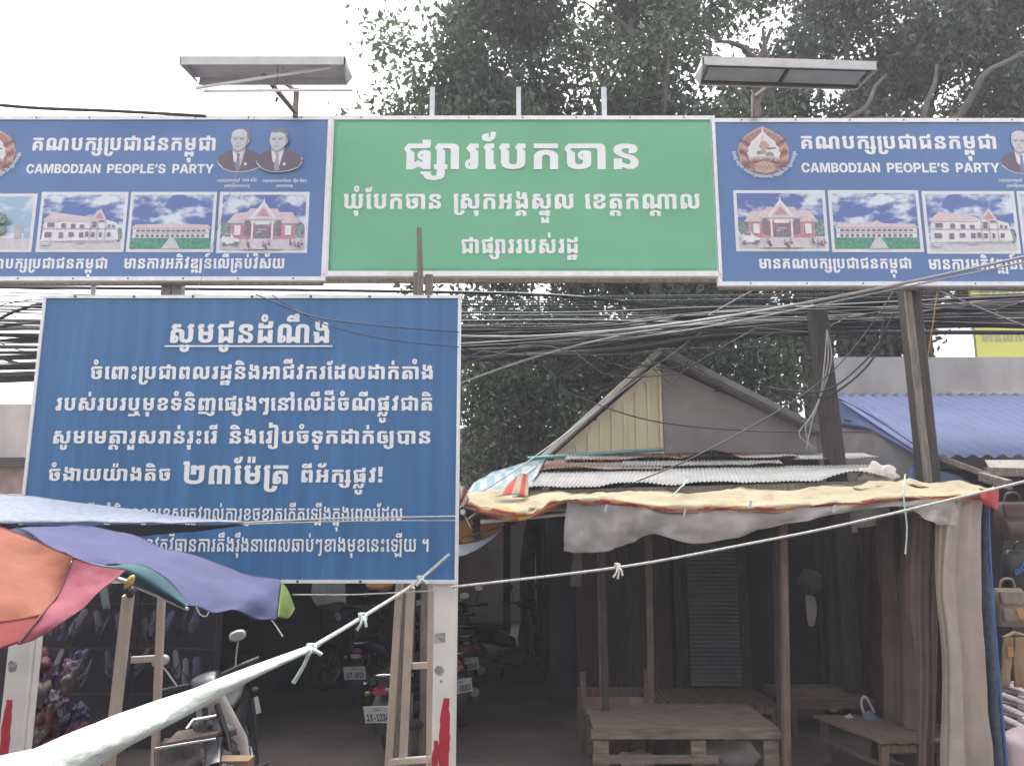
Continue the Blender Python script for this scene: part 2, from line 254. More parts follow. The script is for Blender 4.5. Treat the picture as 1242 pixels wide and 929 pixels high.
60:[[36,178,0,66,71,0,0,-22,56,0,7,2,4,3,1,4,0,39,71,0,0,-50,-4,-18,-4,-8,-5,-6,-6,-4,-8,-4,-19,-2],[36,0,0,161,71,0,0,-97,34,25,34,-24,0,96,71,0,0,-161,-60,0,-45,31,-45,-31]],
198:[[-220,-96,0,59,2,10,6,6,5,3,15,2,92,0,0,8,66,0,0,-8,18,0,0,-29,-18,0,0,-51,-66,0,-27,9,-27,-9],[-154,-64,27,8,27,-8,0,19,-54,0]],
51:[[36,190,0,44,210,0,0,-44],[36,0,0,107,3,20,9,17,15,14,21,10,26,7,31,2,31,-2,26,-7,21,-10,15,-14,9,-17,3,-20,0,-107,-71,0,0,107,-1,7,-3,6,-5,5,-7,5,-8,2,-10,1,-10,-1,-8,-2,-7,-5,-5,-5,-3,-6,-1,-30,6,5,6,3,9,2,23,1,0,-44,-20,0,-9,-1,-7,-4,-8,-8,0,-38]],
227:[[84,152,0,-108,21,0,0,-44,-21,0,0,-43,-2,-10,-3,-10,-5,-8,-8,-8,-11,-7,-13,-5,-15,-3,-18,-3,-21,-1,-20,1,-18,3,-14,3,-12,5,-10,6,-7,8,-5,7,-3,8,-1,10,-22,0,0,27,88,0,0,-25,2,-5,3,-4,5,-3,6,-2,16,0,6,2,5,3,5,9,0,45,-22,0,0,44,22,0,0,108],[12,142,0,28,-14,20,-2,5,0,5,25,34,66,0,0,-44,-29,0,26,-26,0,-22]],
56:[[44,0,0,154,-19,28,-1,6,2,9,18,22,14,15,117,0,6,3,2,7,0,26,71,0,0,-37,-3,-19,-3,-7,-4,-6,-6,-5,-8,-3,-24,-3,-128,0,-4,-6,2,-4,10,-10,28,-20,0,-86,35,25,34,-24,0,105,71,0,0,-170,-60,0,-45,34,-45,-34]],
76:[[90,95,0,44,104,0,0,-44],[108,150,0,-83,1,-6,3,-5,4,-5,7,-4,9,-2,10,-1,10,1,9,2,7,4,4,5,3,5,1,6,0,82,71,0,0,-86,-12,-35,-35,-21,-58,-7,-58,7,-36,21,-11,35,0,87],[176,142,0,28,-15,20,-2,5,1,5,24,34,66,0,0,-44,-28,0,25,-26,0,-22],[37,142,0,28,-15,20,-2,5,0,5,25,34,66,0,0,-44,-29,0,26,-26,0,-22]],
213:[[-222,-98,0,88,66,0,29,-18,29,18,66,0,0,-88,-66,0,0,44,-29,-16,-29,16,0,-13,10,0,0,-31]],
288:[[90,95,0,44,104,0,0,-44],[108,150,0,-83,1,-6,3,-5,4,-5,7,-4,9,-2,10,-1,10,1,9,2,7,4,4,5,3,5,1,6,0,82,71,0,0,-86,-12,-35,-35,-21,-58,-7,-58,7,-36,21,-11,35,0,87],[176,142,0,28,-15,20,-2,5,1,5,24,34,66,0,0,-44,-28,0,25,-26,0,-22],[37,142,0,28,-15,20,-2,5,0,5,25,34,66,0,0,-44,-29,0,26,-26,0,-22],[300,0,0,166,0,8,-2,7,-3,4,-5,3,-15,2,-44,0,0,44,91,0,12,-2,10,-4,9,-4,7,-6,5,-7,3,-8,3,-20,0,-183]],
236:[[36,190,0,44,210,0,0,-44],[36,0,0,107,3,20,9,17,15,14,21,10,26,6,31,2,31,-2,26,-6,21,-10,15,-14,9,-17,3,-20,0,-107,-71,0,0,107,-1,7,-3,5,-5,6,-7,4,-8,2,-10,1,-10,-1,-8,-2,-7,-4,-8,-11,-1,-7,0,-107],[296,0,0,166,-3,15,-3,4,-4,3,-16,2,-44,0,0,44,91,0,13,-2,10,-4,8,-4,7,-6,5,-7,4,-8,2,-20,0,-183]],
75:[[29,190,0,44,210,0,0,-44],[54,-3,-10,1,-11,3,-10,6,-10,8,-7,11,-6,13,34,15,6,-9,3,-1,3,2,0,4,-8,26,-4,18,-1,19,1,10,4,11,6,9,10,9,11,8,14,7,16,5,19,3,21,1,32,-2,27,-6,20,-10,14,-14,8,-17,3,-20,0,-107,-70,0,0,100,-1,10,-3,8,-4,6,-6,4,-8,3,-19,0,-15,-5,-5,-4,-3,-5,-1,-7,8,-43,0,-29,-2,-10,-4,-8,-4,-7,-7,-6,-7,-4,-10,-3,-11,-2]],
105:[[-174,274,-10,0,-9,3,-7,4,-5,5,-3,8,-1,9,1,11,4,10,5,9,7,8,8,6,10,5,11,4,24,2,21,-1,19,-6,19,-8,18,-11,18,-14,18,-15,0,-29],[-161,305,66,0,-8,5,-10,4,-12,3,-12,1,-11,0,-7,-3,-5,-5]],
80:[[63,142,0,16,-22,19,-11,14,0,5,0,4,16,24,9,10,14,1,5,2,4,4,1,7,0,22,71,0,-1,-55,-2,-9,-3,-6,-5,-6,-8,-2,-9,-2,-16,0,28,-26,0,-22],[134,150,0,-107,-1,-12,-3,-11,-4,-8,-7,-7,-11,-4,-14,-1,-37,0,-15,4,-7,4,-5,5,-8,13,-3,20,3,17,8,14,6,5,13,7,14,3,0,58],[63,31,0,29,-7,-3,-4,-4,-1,-7,1,-8,4,-4]],
62:[[176,-4,0,30,-16,-12,-14,-7,-24,-7,-22,1,-12,2,-12,4,-10,5,-10,6,-8,8,-7,9,-3,11,-2,12,0,56,86,17,17,4,14,6,11,8,8,9,6,9,1,9,-1,7,-3,2,-3,1,-6,-4,-16,-15,-4,-3,-5,0,-4,0,-23,21,-6,1,-3,-2,-2,-3,0,-6,6,-4,0,-34,-29,1,-18,4,-8,5,-6,5,-5,7,-4,7,-2,9,-1,10,3,17,8,15,7,6,8,5,9,3,11,3,12,0,18,-2,14,-8,15,-14,16,14,17,8,20,2,19,-2,8,-3,7,-5,12,-12,3,-9,3,-10,0,-11,-2,-15,-4,-15,-8,-12,-12,-12,-14,-11,-16,-10,-20,-8,-21,-7,-42,-9,0,-20,1,-7,4,-6,6,-4,8,-2,14,3,11,5,11,6,8,8,4,6,2,7,0,11,71,0,0,-94]],
200:[[86,151,0,-249,-70,0,-8,7,-12,4,-35,1,0,-12,-65,0,0,40,-27,-18,-27,18,0,-16,10,0,0,-24,-75,0,0,62,1,8,4,5,6,3,42,0,9,-1,8,-3,22,-18,18,15,8,5,8,2,37,0,10,0,6,-3,4,-5,1,-8,0,-20,22,-1,16,-1,9,-3,8,-3,0,215],[16,142,0,28,-15,20,-3,5,1,5,6,9,19,25,66,0,0,-44,-29,0,25,-26,0,-22]],
150:[[-149,275,-17,3,-14,6,-10,8,-6,10,-2,13,1,11,3,8,4,8,6,6,8,4,9,3,20,3,38,1,9,2,6,6,4,7,2,8,51,0,-2,-19,-7,-15,-10,-13,-13,-9,-17,-6,-19,-1,-29,-1,-4,-2,0,-5,4,-3,16,-1,0,-33]],
109:[[-26,274,-46,0,0,90,46,0],[-174,274,-10,0,-9,3,-7,4,-5,5,-3,8,-1,9,1,11,4,10,5,9,7,8,8,6,10,5,11,4,24,2,21,-1,19,-6,19,-8,18,-11,18,-14,18,-15,0,-29],[-161,305,66,0,-8,5,-10,4,-12,3,-12,1,-11,0,-7,-3,-5,-5]],
106:[[-143,274,-9,1,-8,4,-3,5,-2,7,-1,9,1,11,3,10,5,9,6,7,8,6,9,5,10,4,23,2,17,-2,17,-5,17,-8,16,-10,15,-13,14,-13,0,-29],[-117,305,47,0,-8,7,-10,5,-10,1,-9,-1,-5,-3,-3,-4]],
156:[[-138,280,-20,4,-10,4,-8,5,-8,6,-6,7,-3,8,-1,10,2,14,6,12,10,8,14,5,18,3,24,1,0,-37,-14,-1,-4,-2,0,-6,2,-2,13,-1,9,1,9,4,10,9,6,16,3,20,59,0,-1,-17,-4,-15,-6,-14,-9,-13,-11,-10,-13,-8,-17,-6,-18,-4]],
77:[[365,148,0,-85,-2,-20,-9,-16,-13,-12,-19,-9,-25,-4,-31,-2,-25,2,-21,6,-9,5,-8,6,-10,-7,-13,-6,-15,-4,-32,-2,-41,3,-17,3,-15,6,-12,6,-10,9,-8,10,-4,12,-1,14,0,151,3,12,10,6,16,2,62,0,0,-44,-15,-2,-4,-3,-1,-4,0,-114,1,-6,3,-5,6,-5,7,-4,9,-2,10,-1,10,1,9,2,7,4,6,5,3,5,1,6,0,81,71,0,0,-81,1,-9,6,-7,5,-4,7,-2,8,-1,9,1,7,2,6,4,5,7,1,9,0,81],[294,142,0,28,-14,20,-2,5,0,5,6,9,19,25,66,0,0,-44,-29,0,25,-26,0,-22],[168,142,0,28,-15,20,-2,5,1,5,5,9,19,25,66,0,0,-44,-28,0,25,-26,0,-22]],
1083:[[62,165,-16,23,-3,6,0,6,23,34,104,0,0,-34,-86,0,20,-24],[319,150,0,-87,-2,-19,-7,-16,-11,-12,-17,-9,-20,-5,-26,-2,-46,7,-27,21,-9,35,0,52,-4,16,-6,6,-6,4,-20,3,-20,-3,-7,-4,-5,-6,-3,-7,-1,-27,-48,0,1,33,3,13,6,10,8,9,10,6,25,8,31,2,18,0,16,-3,25,-9,9,-7,7,-9,5,-10,3,-11,1,-66,4,-16,4,-5,7,-4,19,-4,20,4,7,4,4,5,4,16,0,87],[34,102,48,0,0,-11,16,-2,12,-6,10,-11,5,-15,1,-10,-2,-13,-4,-12,-8,-9,-9,-7,-11,-4,-28,-2,-17,3,-6,3,-4,5,-3,15],[82,29,7,2,5,7,2,9,-1,7,-3,4,-4,4,-6,1],[271,143,0,17,-19,26,-4,7,0,5,25,36,53,0,0,-34,-38,0,31,-36,0,-21]],
1131:[[82,150,1,-109,1,-4,9,-3,13,0,0,-34,-53,0,-12,5,-5,6,-2,9,0,130],[34,143,0,20,-18,25,-3,6,0,5,23,35,52,0,0,-34,-36,0,30,-36,0,-21]],
1076:[[69,100,0,34,109,0,0,-34],[86,150,0,-85,1,-9,3,-7,6,-7,8,-4,10,-3,24,0,10,3,8,4,6,7,3,7,1,9,0,84,49,0,0,-86,-10,-35,-30,-21,-49,-7,-49,7,-30,21,-10,35,0,87],[166,143,0,17,-22,33,0,5,24,36,53,0,0,-34,-37,0,31,-36,0,-21],[37,143,0,20,-18,25,-3,6,0,5,24,35,52,0,0,-34,-37,0,31,-36,0,-21]],
1204:[[-199,-96,-7,4,-5,7,-1,39,3,8,11,14,20,9,28,5,34,0,28,-5,11,-4,15,-12,7,-15,1,-52,-44,0,-1,49,-3,6,-11,7,-20,2,-20,-2,-7,-3,-6,-7,-2,-8,0,-14,6,-2,20,-1,0,-27]],
1054:[[211,82,0,-19,-2,-19,-8,-16,-12,-12,-17,-9,-22,-5,-28,-2,-26,2,-22,5,-18,9,-12,12,-7,16,-3,19,0,91,-17,27,-1,10,3,7,27,36,165,0,0,-34,-156,0,-4,-5,1,-7,11,-14,19,-18,0,-88,2,-11,3,-8,5,-7,8,-4,10,-3,25,0,10,3,8,4,6,7,3,8,1,25],[211,80,-48,0,0,12,-15,2,-13,6,-8,10,-5,13,1,20,5,11,8,9,11,7,13,4,26,0,16,-6,5,-5,3,-7,1,-7],[163,120,0,24,-7,-1,-5,-4,-1,-7,3,-9]],
1086:[[219,150,0,-130,-2,-9,-6,-6,-15,-5,-46,0,0,34,16,3,4,3,1,5,0,55,-80,0,0,-80,-3,-9,-6,-6,-16,-5,-45,0,0,34,16,3,4,3,1,5,0,105,49,0,0,-16,80,0,0,16],[171,143,0,17,-23,33,0,5,24,36,54,0,0,-34,-38,0,31,-36,0,-21],[42,143,0,20,-21,31,1,5,23,35,52,0,0,-34,-37,0,31,-36,0,-21]],
1051:[[34,200,0,34,177,0,0,-34],[34,0,0,112,2,20,8,17,12,13,18,9,22,6,26,2,27,-2,22,-6,17,-9,13,-13,7,-17,3,-20,0,-112,-48,0,0,112,-1,10,-4,7,-6,7,-8,4,-22,4,-22,-4,-8,-4,-6,-6,-3,-8,-1,-50,6,6,7,4,18,4,18,0,0,-35,-27,-1,-7,-2,-9,-9,-6,-13,0,-26]],
1185:[[-212,-98,0,52,8,15,15,12,23,7,33,2,32,-2,24,-7,8,-5,11,-14,3,-8,1,-52,-44,0,-1,50,-3,6,-10,7,-21,2,-21,-2,-11,-7,-3,-6,0,-13,27,13,13,-24,-40,-19,0,-7]],
1304:[[86,150,0,-87,4,-16,4,-5,7,-4,20,-4,20,4,7,4,5,5,3,7,1,117,3,19,6,15,12,13,16,9,20,5,26,2,46,-7,28,-21,9,-35,0,-171,-48,0,0,171,-1,9,-3,7,-5,6,-6,4,-20,3,-19,-3,-7,-4,-5,-6,-4,-16,0,-108,-2,-18,-7,-16,-11,-12,-16,-9,-21,-6,-27,-2,-26,2,-21,6,-16,9,-12,12,-6,16,-3,18,0,87],[37,143,0,20,-18,25,-3,6,0,5,24,35,52,0,0,-34,-37,0,31,-36,0,-21],[382,0,0,176,-2,14,-3,5,-12,4,-52,1,0,34,78,0,19,-6,12,-10,6,-15,2,-20,0,-183]],
1074:[[33,97,1,93,4,17,8,14,14,10,19,3,15,-2,14,-8,14,-14,14,14,14,8,17,2,19,-3,12,-10,8,-14,4,-27,0,-180,-48,0,0,180,-2,13,-3,3,-4,2,-9,-4,-18,-20,-8,0,-23,23,-8,-1,-3,-3,-3,-13,0,-83],[33,102,48,0,0,-11,16,-2,13,-6,9,-11,5,-15,0,-23,-5,-12,-7,-9,-10,-7,-11,-4,-27,-2,-18,3,-5,3,-5,5,-3,15],[81,29,8,2,5,7,1,9,-1,7,-2,4,-5,4,-6,1]],
1254:[[248,-97,-17,3,-56,28,-35,6,-106,2,0,30,90,0,24,-2,22,-4,19,-5,51,-25,16,-3,14,3,5,4,5,7,2,9,-20,0,0,28,67,0,-1,-24,-3,-13,-5,-12,-16,-18,-21,-11,-12,-3],[199,212,15,12,18,9,25,3,16,-1,14,-3,12,-4,9,-6,8,-8,6,-8,6,-22,1,-13,0,-171,-49,0,0,171,0,9,-3,7,-5,6,-7,5,-9,3,-19,0,-13,-5,-16,-12],[34,97,0,93,4,17,8,14,14,10,20,3,15,-2,14,-8,13,-14,15,14,14,8,16,2,19,-3,13,-10,8,-14,4,-17,0,-10,0,-180,-48,0,0,180,-1,8,-2,5,-3,3,-4,2,-8,-4,-15,-17,-8,-4,-8,4,-15,17,-7,4,-5,-2,-5,-8,0,-91],[34,102,48,0,0,-11,16,-2,12,-6,10,-11,5,-15,1,-10,-2,-13,-4,-12,-8,-9,-9,-7,-11,-4,-28,-2,-17,3,-6,3,-4,5,-3,15],[82,29,7,2,5,7,2,9,-1,7,-3,4,-4,4,-6,1],[386,0,0,176,-2,14,-3,5,-12,4,-52,1,0,34,78,0,19,-6,12,-10,6,-15,2,-20,0,-183]],
1220:[[80,150,0,-189,1,-7,3,-7,10,-9,7,-3,17,0,12,6,8,12,0,27,48,0,0,-31,-4,-11,-5,-10,-7,-8,-9,-6,-23,-9,-29,-3,-29,3,-23,9,-9,6,-7,8,-5,10,-3,11,-1,12,0,189],[32,143,0,20,-18,25,-3,6,0,5,23,35,52,0,0,-34,-36,0,30,-36,0,-21]],
1049:[[34,200,0,34,177,0,0,-34],[34,0,0,112,2,20,8,16,12,14,18,9,22,6,26,1,27,-1,22,-6,17,-9,13,-14,7,-16,3,-20,0,-112,-48,0,0,112,-1,10,-4,7,-6,7,-8,4,-10,3,-24,0,-10,-3,-8,-4,-6,-7,-3,-7,-1,-10,0,-112]],
1109:[[-37,274,-32,0,0,88,32,0],[-172,274,-14,3,-6,4,-5,13,0,19,7,17,12,13,18,9,22,3,19,-2,17,-5,18,-8,32,-24,15,-13,0,-29],[-163,302,79,0,-14,9,-26,11,-12,1,-15,-3,-5,-2,-5,-7]],
1084:[[86,150,0,-87,4,-16,4,-5,7,-4,20,-4,20,4,7,4,5,5,3,7,1,117,3,19,6,15,12,13,16,9,20,5,26,2,46,-7,28,-21,9,-35,0,-171,-48,0,0,171,-1,9,-3,7,-5,6,-6,4,-20,3,-19,-3,-7,-4,-5,-6,-4,-16,0,-108,-2,-18,-7,-16,-11,-12,-16,-9,-21,-6,-27,-2,-26,2,-21,6,-16,9,-12,12,-6,16,-3,18,0,87],[37,143,0,20,-18,25,-3,6,0,5,24,35,52,0,0,-34,-37,0,31,-36,0,-21]],
1053:[[36,0,0,94,-2,6,-2,3,-13,2,0,35,44,-1,8,-3,6,-4,4,-6,3,-18,0,-62,40,38,41,-37,-1,94,-3,9,-10,12,-30,-10,-19,-1,-22,2,-20,7,-14,14,-5,8,-3,11,-2,12,0,65,48,0,0,-67,1,-9,4,-6,7,-4,14,-2,18,5,-8,10,-3,15,5,16,7,10,12,6,16,2,16,-2,11,-6,8,-10,4,-16,-3,-16,-7,-12,12,-8,9,-12,5,-14,1,-16,0,-134,-47,0,-42,37,-42,-37]],
1003:[],
1137:[[-127,274,-15,6,-12,10,-8,14,-2,15,2,16,8,14,12,10,15,5,17,0,14,-5,12,-10,8,-14,3,-16,-3,-15,-8,-14,-12,-10,-14,-6],[-119,302,7,2,6,3,3,6,1,6,-1,7,-3,6,-6,4,-7,1,-6,-1,-6,-4,-3,-6,-2,-7,2,-6,3,-6,6,-3]],
1078:[[56,143,0,11,-22,27,-6,9,0,6,26,38,57,0,0,-34,-38,0,31,-37,0,-20],[104,150,-1,-126,-2,-8,-4,-7,-5,-5,-8,-3,-26,-1,-14,2,-14,5,-10,11,-6,16,0,20,6,15,10,11,13,7,13,2,0,61],[56,28,0,32,-9,-3,-4,-5,-2,-7,1,-8,4,-5]],
1106:[[-140,274,-9,1,-6,5,-5,11,0,19,6,17,12,14,16,9,20,3,15,-2,29,-13,28,-22,13,-13,0,-29],[-127,302,62,0,-10,9,-12,7,-13,4,-14,-1,-7,-3,-4,-7]],
1069:[[34,0,0,98,48,0,0,-32,18,-3,13,-7,28,-20,11,-1,9,7,4,5,3,16,-4,17,-11,11,-8,4,-50,14,-23,10,-18,12,-13,14,-6,17,0,22,3,12,5,10,8,8,9,7,12,6,14,4,36,3,37,-2,14,-4,21,-10,7,-8,8,-17,1,-17,-4,-12,-4,-6,-12,-10,-9,-3,-32,-3,0,26,7,2,4,5,2,7,-4,9,-12,7,-13,2,-22,-1,-10,-2,-9,-5,-5,-5,-4,-7,0,-16,2,-6,10,-11,16,-8,47,-14,25,-10,10,-7,15,-16,7,-20,0,-24,-8,-20,-14,-16,-18,-9,-20,-3,-17,2,-13,6,-21,16,-10,6,-12,2,0,-32]],
1070:[[86,150,0,-85,1,-9,3,-7,6,-7,8,-4,10,-3,24,0,10,3,8,4,6,7,3,7,1,9,0,84,49,0,0,-86,-10,-35,-30,-21,-49,-7,-49,7,-30,21,-10,35,0,87],[166,143,0,17,-22,33,0,5,24,36,53,0,0,-34,-37,0,31,-36,0,-21],[37,143,0,20,-18,25,-3,6,0,5,24,35,52,0,0,-34,-37,0,31,-36,0,-21]],
1274:[[214,86,0,-86,-46,0,-42,33,-42,-33,-47,0,0,154,-17,27,0,10,2,7,27,36,165,0,0,-34,-156,0,-4,-6,0,-5,32,-33,0,-110,40,34,40,-33,0,39],[214,80,-48,0,0,12,-15,2,-13,6,-8,10,-5,13,-1,7,2,13,5,11,8,9,11,7,13,4,26,0,16,-6,5,-5,3,-7,1,-7],[166,120,0,24,-7,-1,-5,-4,-1,-7,1,-5,2,-4],[272,0,0,176,-2,14,-3,5,-11,4,-53,1,0,34,78,0,19,-6,12,-10,7,-15,2,-20,0,-183]],
1105:[[-172,274,-14,3,-6,4,-5,13,0,19,7,17,12,13,18,9,22,3,19,-2,17,-5,18,-8,32,-24,15,-13,0,-29],[-163,302,79,0,-14,9,-26,11,-12,1,-15,-3,-5,-2,-5,-7]],
1065:[[34,200,0,34,177,0,0,-34],[34,102,48,0,0,-11,16,-2,12,-6,10,-11,5,-15,1,-10,-2,-13,-4,-12,-8,-9,-9,-7,-11,-4,-28,-2,-17,3,-6,3,-4,5,-3,15],[82,29,7,2,5,7,2,9,-1,7,-3,4,-4,4,-6,1],[34,97,0,15,10,36,29,21,49,7,50,-7,29,-21,10,-36,0,-112,-48,0,0,112,-1,9,-4,7,-5,6,-8,4,-23,3,-22,-3,-8,-4,-6,-6,-3,-7,-1,-24],[34,102,48,0,0,-11,16,-2,12,-6,10,-11,5,-15,1,-10,-2,-13,-4,-12,-8,-9,-9,-7,-11,-4,-28,-2,-17,3,-6,3,-4,5,-3,15],[82,29,7,2,5,7,2,9,-1,7,-3,4,-4,4,-6,1]],
1077:[[327,150,0,-87,-2,-18,-7,-16,-11,-12,-16,-9,-21,-6,-38,-2,-22,5,-17,9,-7,5,-10,-7,-12,-6,-32,-6,-12,0,-36,3,-26,10,-10,7,-8,9,-5,10,-3,11,-2,13,0,151,4,12,8,6,16,2,43,0,0,-34,-17,-2,-4,-3,-1,-4,1,-135,3,-7,6,-6,7,-5,11,-3,22,0,15,3,7,5,6,6,3,7,1,9,0,85,49,0,0,-94,3,-7,5,-7,7,-4,9,-3,21,0,9,3,6,4,5,7,3,7,1,94],[279,143,0,17,-23,33,0,5,24,36,54,0,0,-34,-38,0,31,-36,0,-21],[161,143,0,20,-21,31,0,5,24,35,52,0,0,-34,-37,0,31,-36,0,-21]],
1064:[[34,97,0,74,2,19,7,16,11,12,16,9,21,6,25,1,26,-1,21,-6,16,-9,11,-12,8,-16,2,-19,0,-125,35,32,34,-31,0,124,3,19,6,16,12,12,16,9,21,6,25,1,26,-1,20,-6,16,-9,12,-12,7,-16,2,-19,0,-171,-48,0,0,171,-1,9,-3,7,-5,6,-6,4,-20,3,-19,-3,-7,-4,-5,-6,-4,-16,0,-171,-46,0,-36,31,-37,-31,-46,0,0,171,-1,9,-3,7,-5,6,-7,4,-20,3,-18,-3,-7,-4,-5,-6,-3,-7,-1,-83],[34,102,48,0,0,-11,16,-2,12,-6,10,-11,5,-15,1,-10,-2,-13,-4,-12,-8,-9,-9,-7,-11,-4,-28,-2,-17,3,-6,3,-4,5,-3,15],[82,29,7,2,5,7,2,9,-1,7,-3,4,-4,4,-6,1]],
1227:[[77,152,0,-118,20,0,0,-34,-20,0,-1,-54,-4,-10,-5,-9,-8,-8,-20,-11,-27,-5,-30,0,-26,6,-18,11,-7,7,-5,9,-4,20,-20,1,0,23,64,0,1,-27,3,-7,5,-5,13,-6,18,0,14,7,8,11,1,7,0,40,-30,0,0,34,30,0,0,118],[29,143,0,20,-19,25,-2,6,0,5,23,35,52,0,0,-34,-37,0,31,-36,0,-21]],
1276:[[34,0,0,98,48,0,0,-32,18,-3,13,-7,28,-20,11,-1,9,7,4,5,3,16,-4,17,-11,11,-8,4,-50,14,-23,10,-18,12,-13,14,-6,17,0,22,3,12,5,10,8,8,9,7,12,6,14,4,36,3,37,-2,14,-4,21,-10,7,-8,8,-17,1,-17,-4,-12,-4,-6,-12,-10,-9,-3,-32,-3,0,26,7,2,4,5,2,7,-4,9,-12,7,-13,2,-22,-1,-10,-2,-9,-5,-5,-5,-4,-7,0,-16,2,-6,10,-11,16,-8,47,-14,25,-10,10,-7,15,-16,7,-20,0,-24,-8,-20,-14,-16,-18,-9,-20,-3,-17,2,-13,6,-21,16,-10,6,-12,2,0,-32],[270,0,0,176,-2,14,-3,5,-12,4,-52,1,0,34,78,0,19,-6,12,-10,6,-15,3,-20,0,-183]],
1250:[[38,0,0,154,-17,27,-1,10,3,7,27,36,111,1,6,5,0,30,49,0,-1,-35,-3,-15,-8,-12,-14,-6,-20,-2,-111,0,-4,-6,1,-4,30,-34,0,-110,41,38,40,-37,0,129,49,0,0,-176,-47,0,-42,38,-42,-38],[164,234,52,0,0,-34,-52,0],[274,0,0,176,-2,14,-4,5,-11,4,-52,1,0,34,77,0,19,-6,13,-10,6,-15,2,-20,0,-183]],
1144:[[-208,274,0,34,72,0,17,-21,17,21,72,0,0,-34]],
1115:[[-135,-98,0,56,-17,0,0,28,65,0,0,-84]],
1132:[[38,254,-14,4,-13,7,-8,11,-3,14,2,11,4,9,7,8,11,5,13,4,15,1,0,-27,-10,-3,-3,-2,0,-7,5,-5,12,2,7,5,7,13,4,17,1,21,34,0,-3,-36,-4,-14,-6,-12,-8,-9,-8,-8,-10,-5],[82,150,1,-109,1,-4,9,-3,13,0,0,-34,-53,0,-12,5,-5,6,-2,9,0,130],[34,143,0,20,-18,25,-3,6,0,5,23,35,52,0,0,-34,-36,0,30,-36,0,-21]],
1099:[[35,0,0,137,-1,4,-10,4,-7,0,0,35,44,0,8,-3,6,-4,5,-5,2,-7,1,-115,41,38,40,-37,-1,136,-2,6,-4,5,-12,5,-62,3,-17,4,-13,8,-10,10,-6,15,-2,18,0,40,48,0,1,-46,4,-10,5,-4,14,-3,46,0,18,-1,15,-5,12,-8,8,-12,5,-15,1,-18,0,-175,-46,0,-42,36,-42,-36]],
1292:[[56,143,0,11,-22,27,-6,9,0,6,26,38,57,0,0,-34,-38,0,31,-37,0,-20],[104,150,-1,-126,-2,-8,-4,-7,-5,-5,-8,-3,-26,-1,-14,2,-14,5,-10,11,-6,16,0,20,6,15,10,11,13,7,13,2,0,61],[56,28,0,32,-9,-3,-4,-5,-2,-7,1,-8,4,-5],[162,0,0,176,-2,14,-8,8,-16,2,-43,0,0,34,78,0,19,-6,12,-10,6,-15,2,-20,0,-183]],
1056:[[38,0,0,154,-17,27,-1,10,3,7,27,36,111,1,6,5,0,30,49,0,-1,-35,-3,-15,-8,-12,-14,-6,-20,-2,-111,0,-4,-6,1,-4,30,-34,0,-110,41,38,40,-37,0,129,49,0,0,-176,-47,0,-42,38,-42,-38]],
1218:[[75,148,0,-188,-1,-11,-3,-11,-13,-17,-9,-7,-24,-8,-29,-4,-29,4,-12,3,-19,12,-7,8,-8,20,-1,31,44,0,1,-26,3,-7,10,-9,8,-3,9,-1,17,4,6,4,5,5,4,14,0,187],[27,143,0,20,-21,31,0,5,23,35,52,0,0,-34,-37,0,31,-36,0,-21]],
1286:[[36,200,0,34,177,0,0,-34],[42,-1,-18,9,-6,8,-6,11,-4,14,24,11,8,-13,4,-1,4,2,2,6,-11,48,-2,18,1,12,4,12,5,10,8,9,9,8,12,7,14,4,35,4,27,-2,22,-5,17,-9,12,-13,7,-17,3,-20,0,-112,-48,0,-1,120,-4,9,-5,6,-7,5,-10,3,-24,0,-10,-3,-8,-5,-6,-7,-4,-8,-1,-9,10,-47,1,-19,-2,-18,-7,-14,-11,-10,-15,-5],[271,0,0,176,-2,14,-3,5,-12,4,-52,1,0,34,78,0,19,-6,12,-10,6,-15,3,-20,0,-183]],
1110:[[-21,274,-33,0,0,88,33,0],[-140,274,-9,1,-6,5,-5,11,0,19,6,17,12,14,16,9,20,3,15,-2,29,-13,28,-22,13,-13,0,-29],[-127,302,62,0,-10,9,-12,7,-13,4,-14,-1,-7,-3,-4,-7]],
1068:[[214,86,0,-86,-46,0,-42,33,-42,-33,-47,0,0,154,-17,27,0,10,2,7,27,36,165,0,0,-34,-156,0,-4,-6,0,-5,32,-33,0,-110,40,34,40,-33,0,39],[214,80,-48,0,0,12,-15,2,-13,6,-8,10,-5,13,-1,7,2,13,5,11,8,9,11,7,13,4,26,0,16,-6,5,-5,3,-7,1,-7],[166,120,0,24,-7,-1,-5,-4,-1,-7,1,-5,2,-4]],
1326:[[75,148,0,-188,-1,-11,-3,-11,-13,-17,-9,-7,-24,-8,-29,-4,-29,4,-12,3,-19,12,-7,8,-8,20,-1,31,44,0,1,-26,3,-7,10,-9,8,-3,9,-1,17,4,6,4,5,5,4,14,0,187],[27,143,0,20,-21,31,0,5,23,35,52,0,0,-34,-37,0,31,-36,0,-21],[133,0,0,176,-2,14,-3,5,-12,4,-52,1,0,34,78,0,19,-6,12,-10,6,-15,3,-20,0,-183]],
1111:[[-111,349,9,13,14,9,16,3,10,-1,8,-3,8,-6,6,-8,3,-8,1,-16,-4,-13,-7,-11],[-87,340,21,-14,4,11,-3,8,-8,3,-8,-2],[-172,274,-14,3,-6,4,-5,13,0,19,7,17,12,13,18,9,22,3,19,-2,17,-5,18,-8,32,-24,15,-13,0,-29],[-163,302,79,0,-14,9,-26,11,-12,1,-15,-3,-5,-2,-5,-7]],
1080:[[56,142,0,16,-26,26,-6,9,0,7,22,34,20,1,4,2,3,3,1,30,48,0,-1,-46,-7,-13,-9,-7,-13,-4,-24,0,36,-36,0,-22],[104,150,-1,-126,-2,-8,-4,-7,-5,-5,-8,-3,-26,-1,-14,2,-14,5,-10,11,-6,16,0,20,6,15,10,11,13,7,13,2,0,61],[56,28,0,32,-9,-3,-4,-5,-2,-7,1,-8,4,-5]],
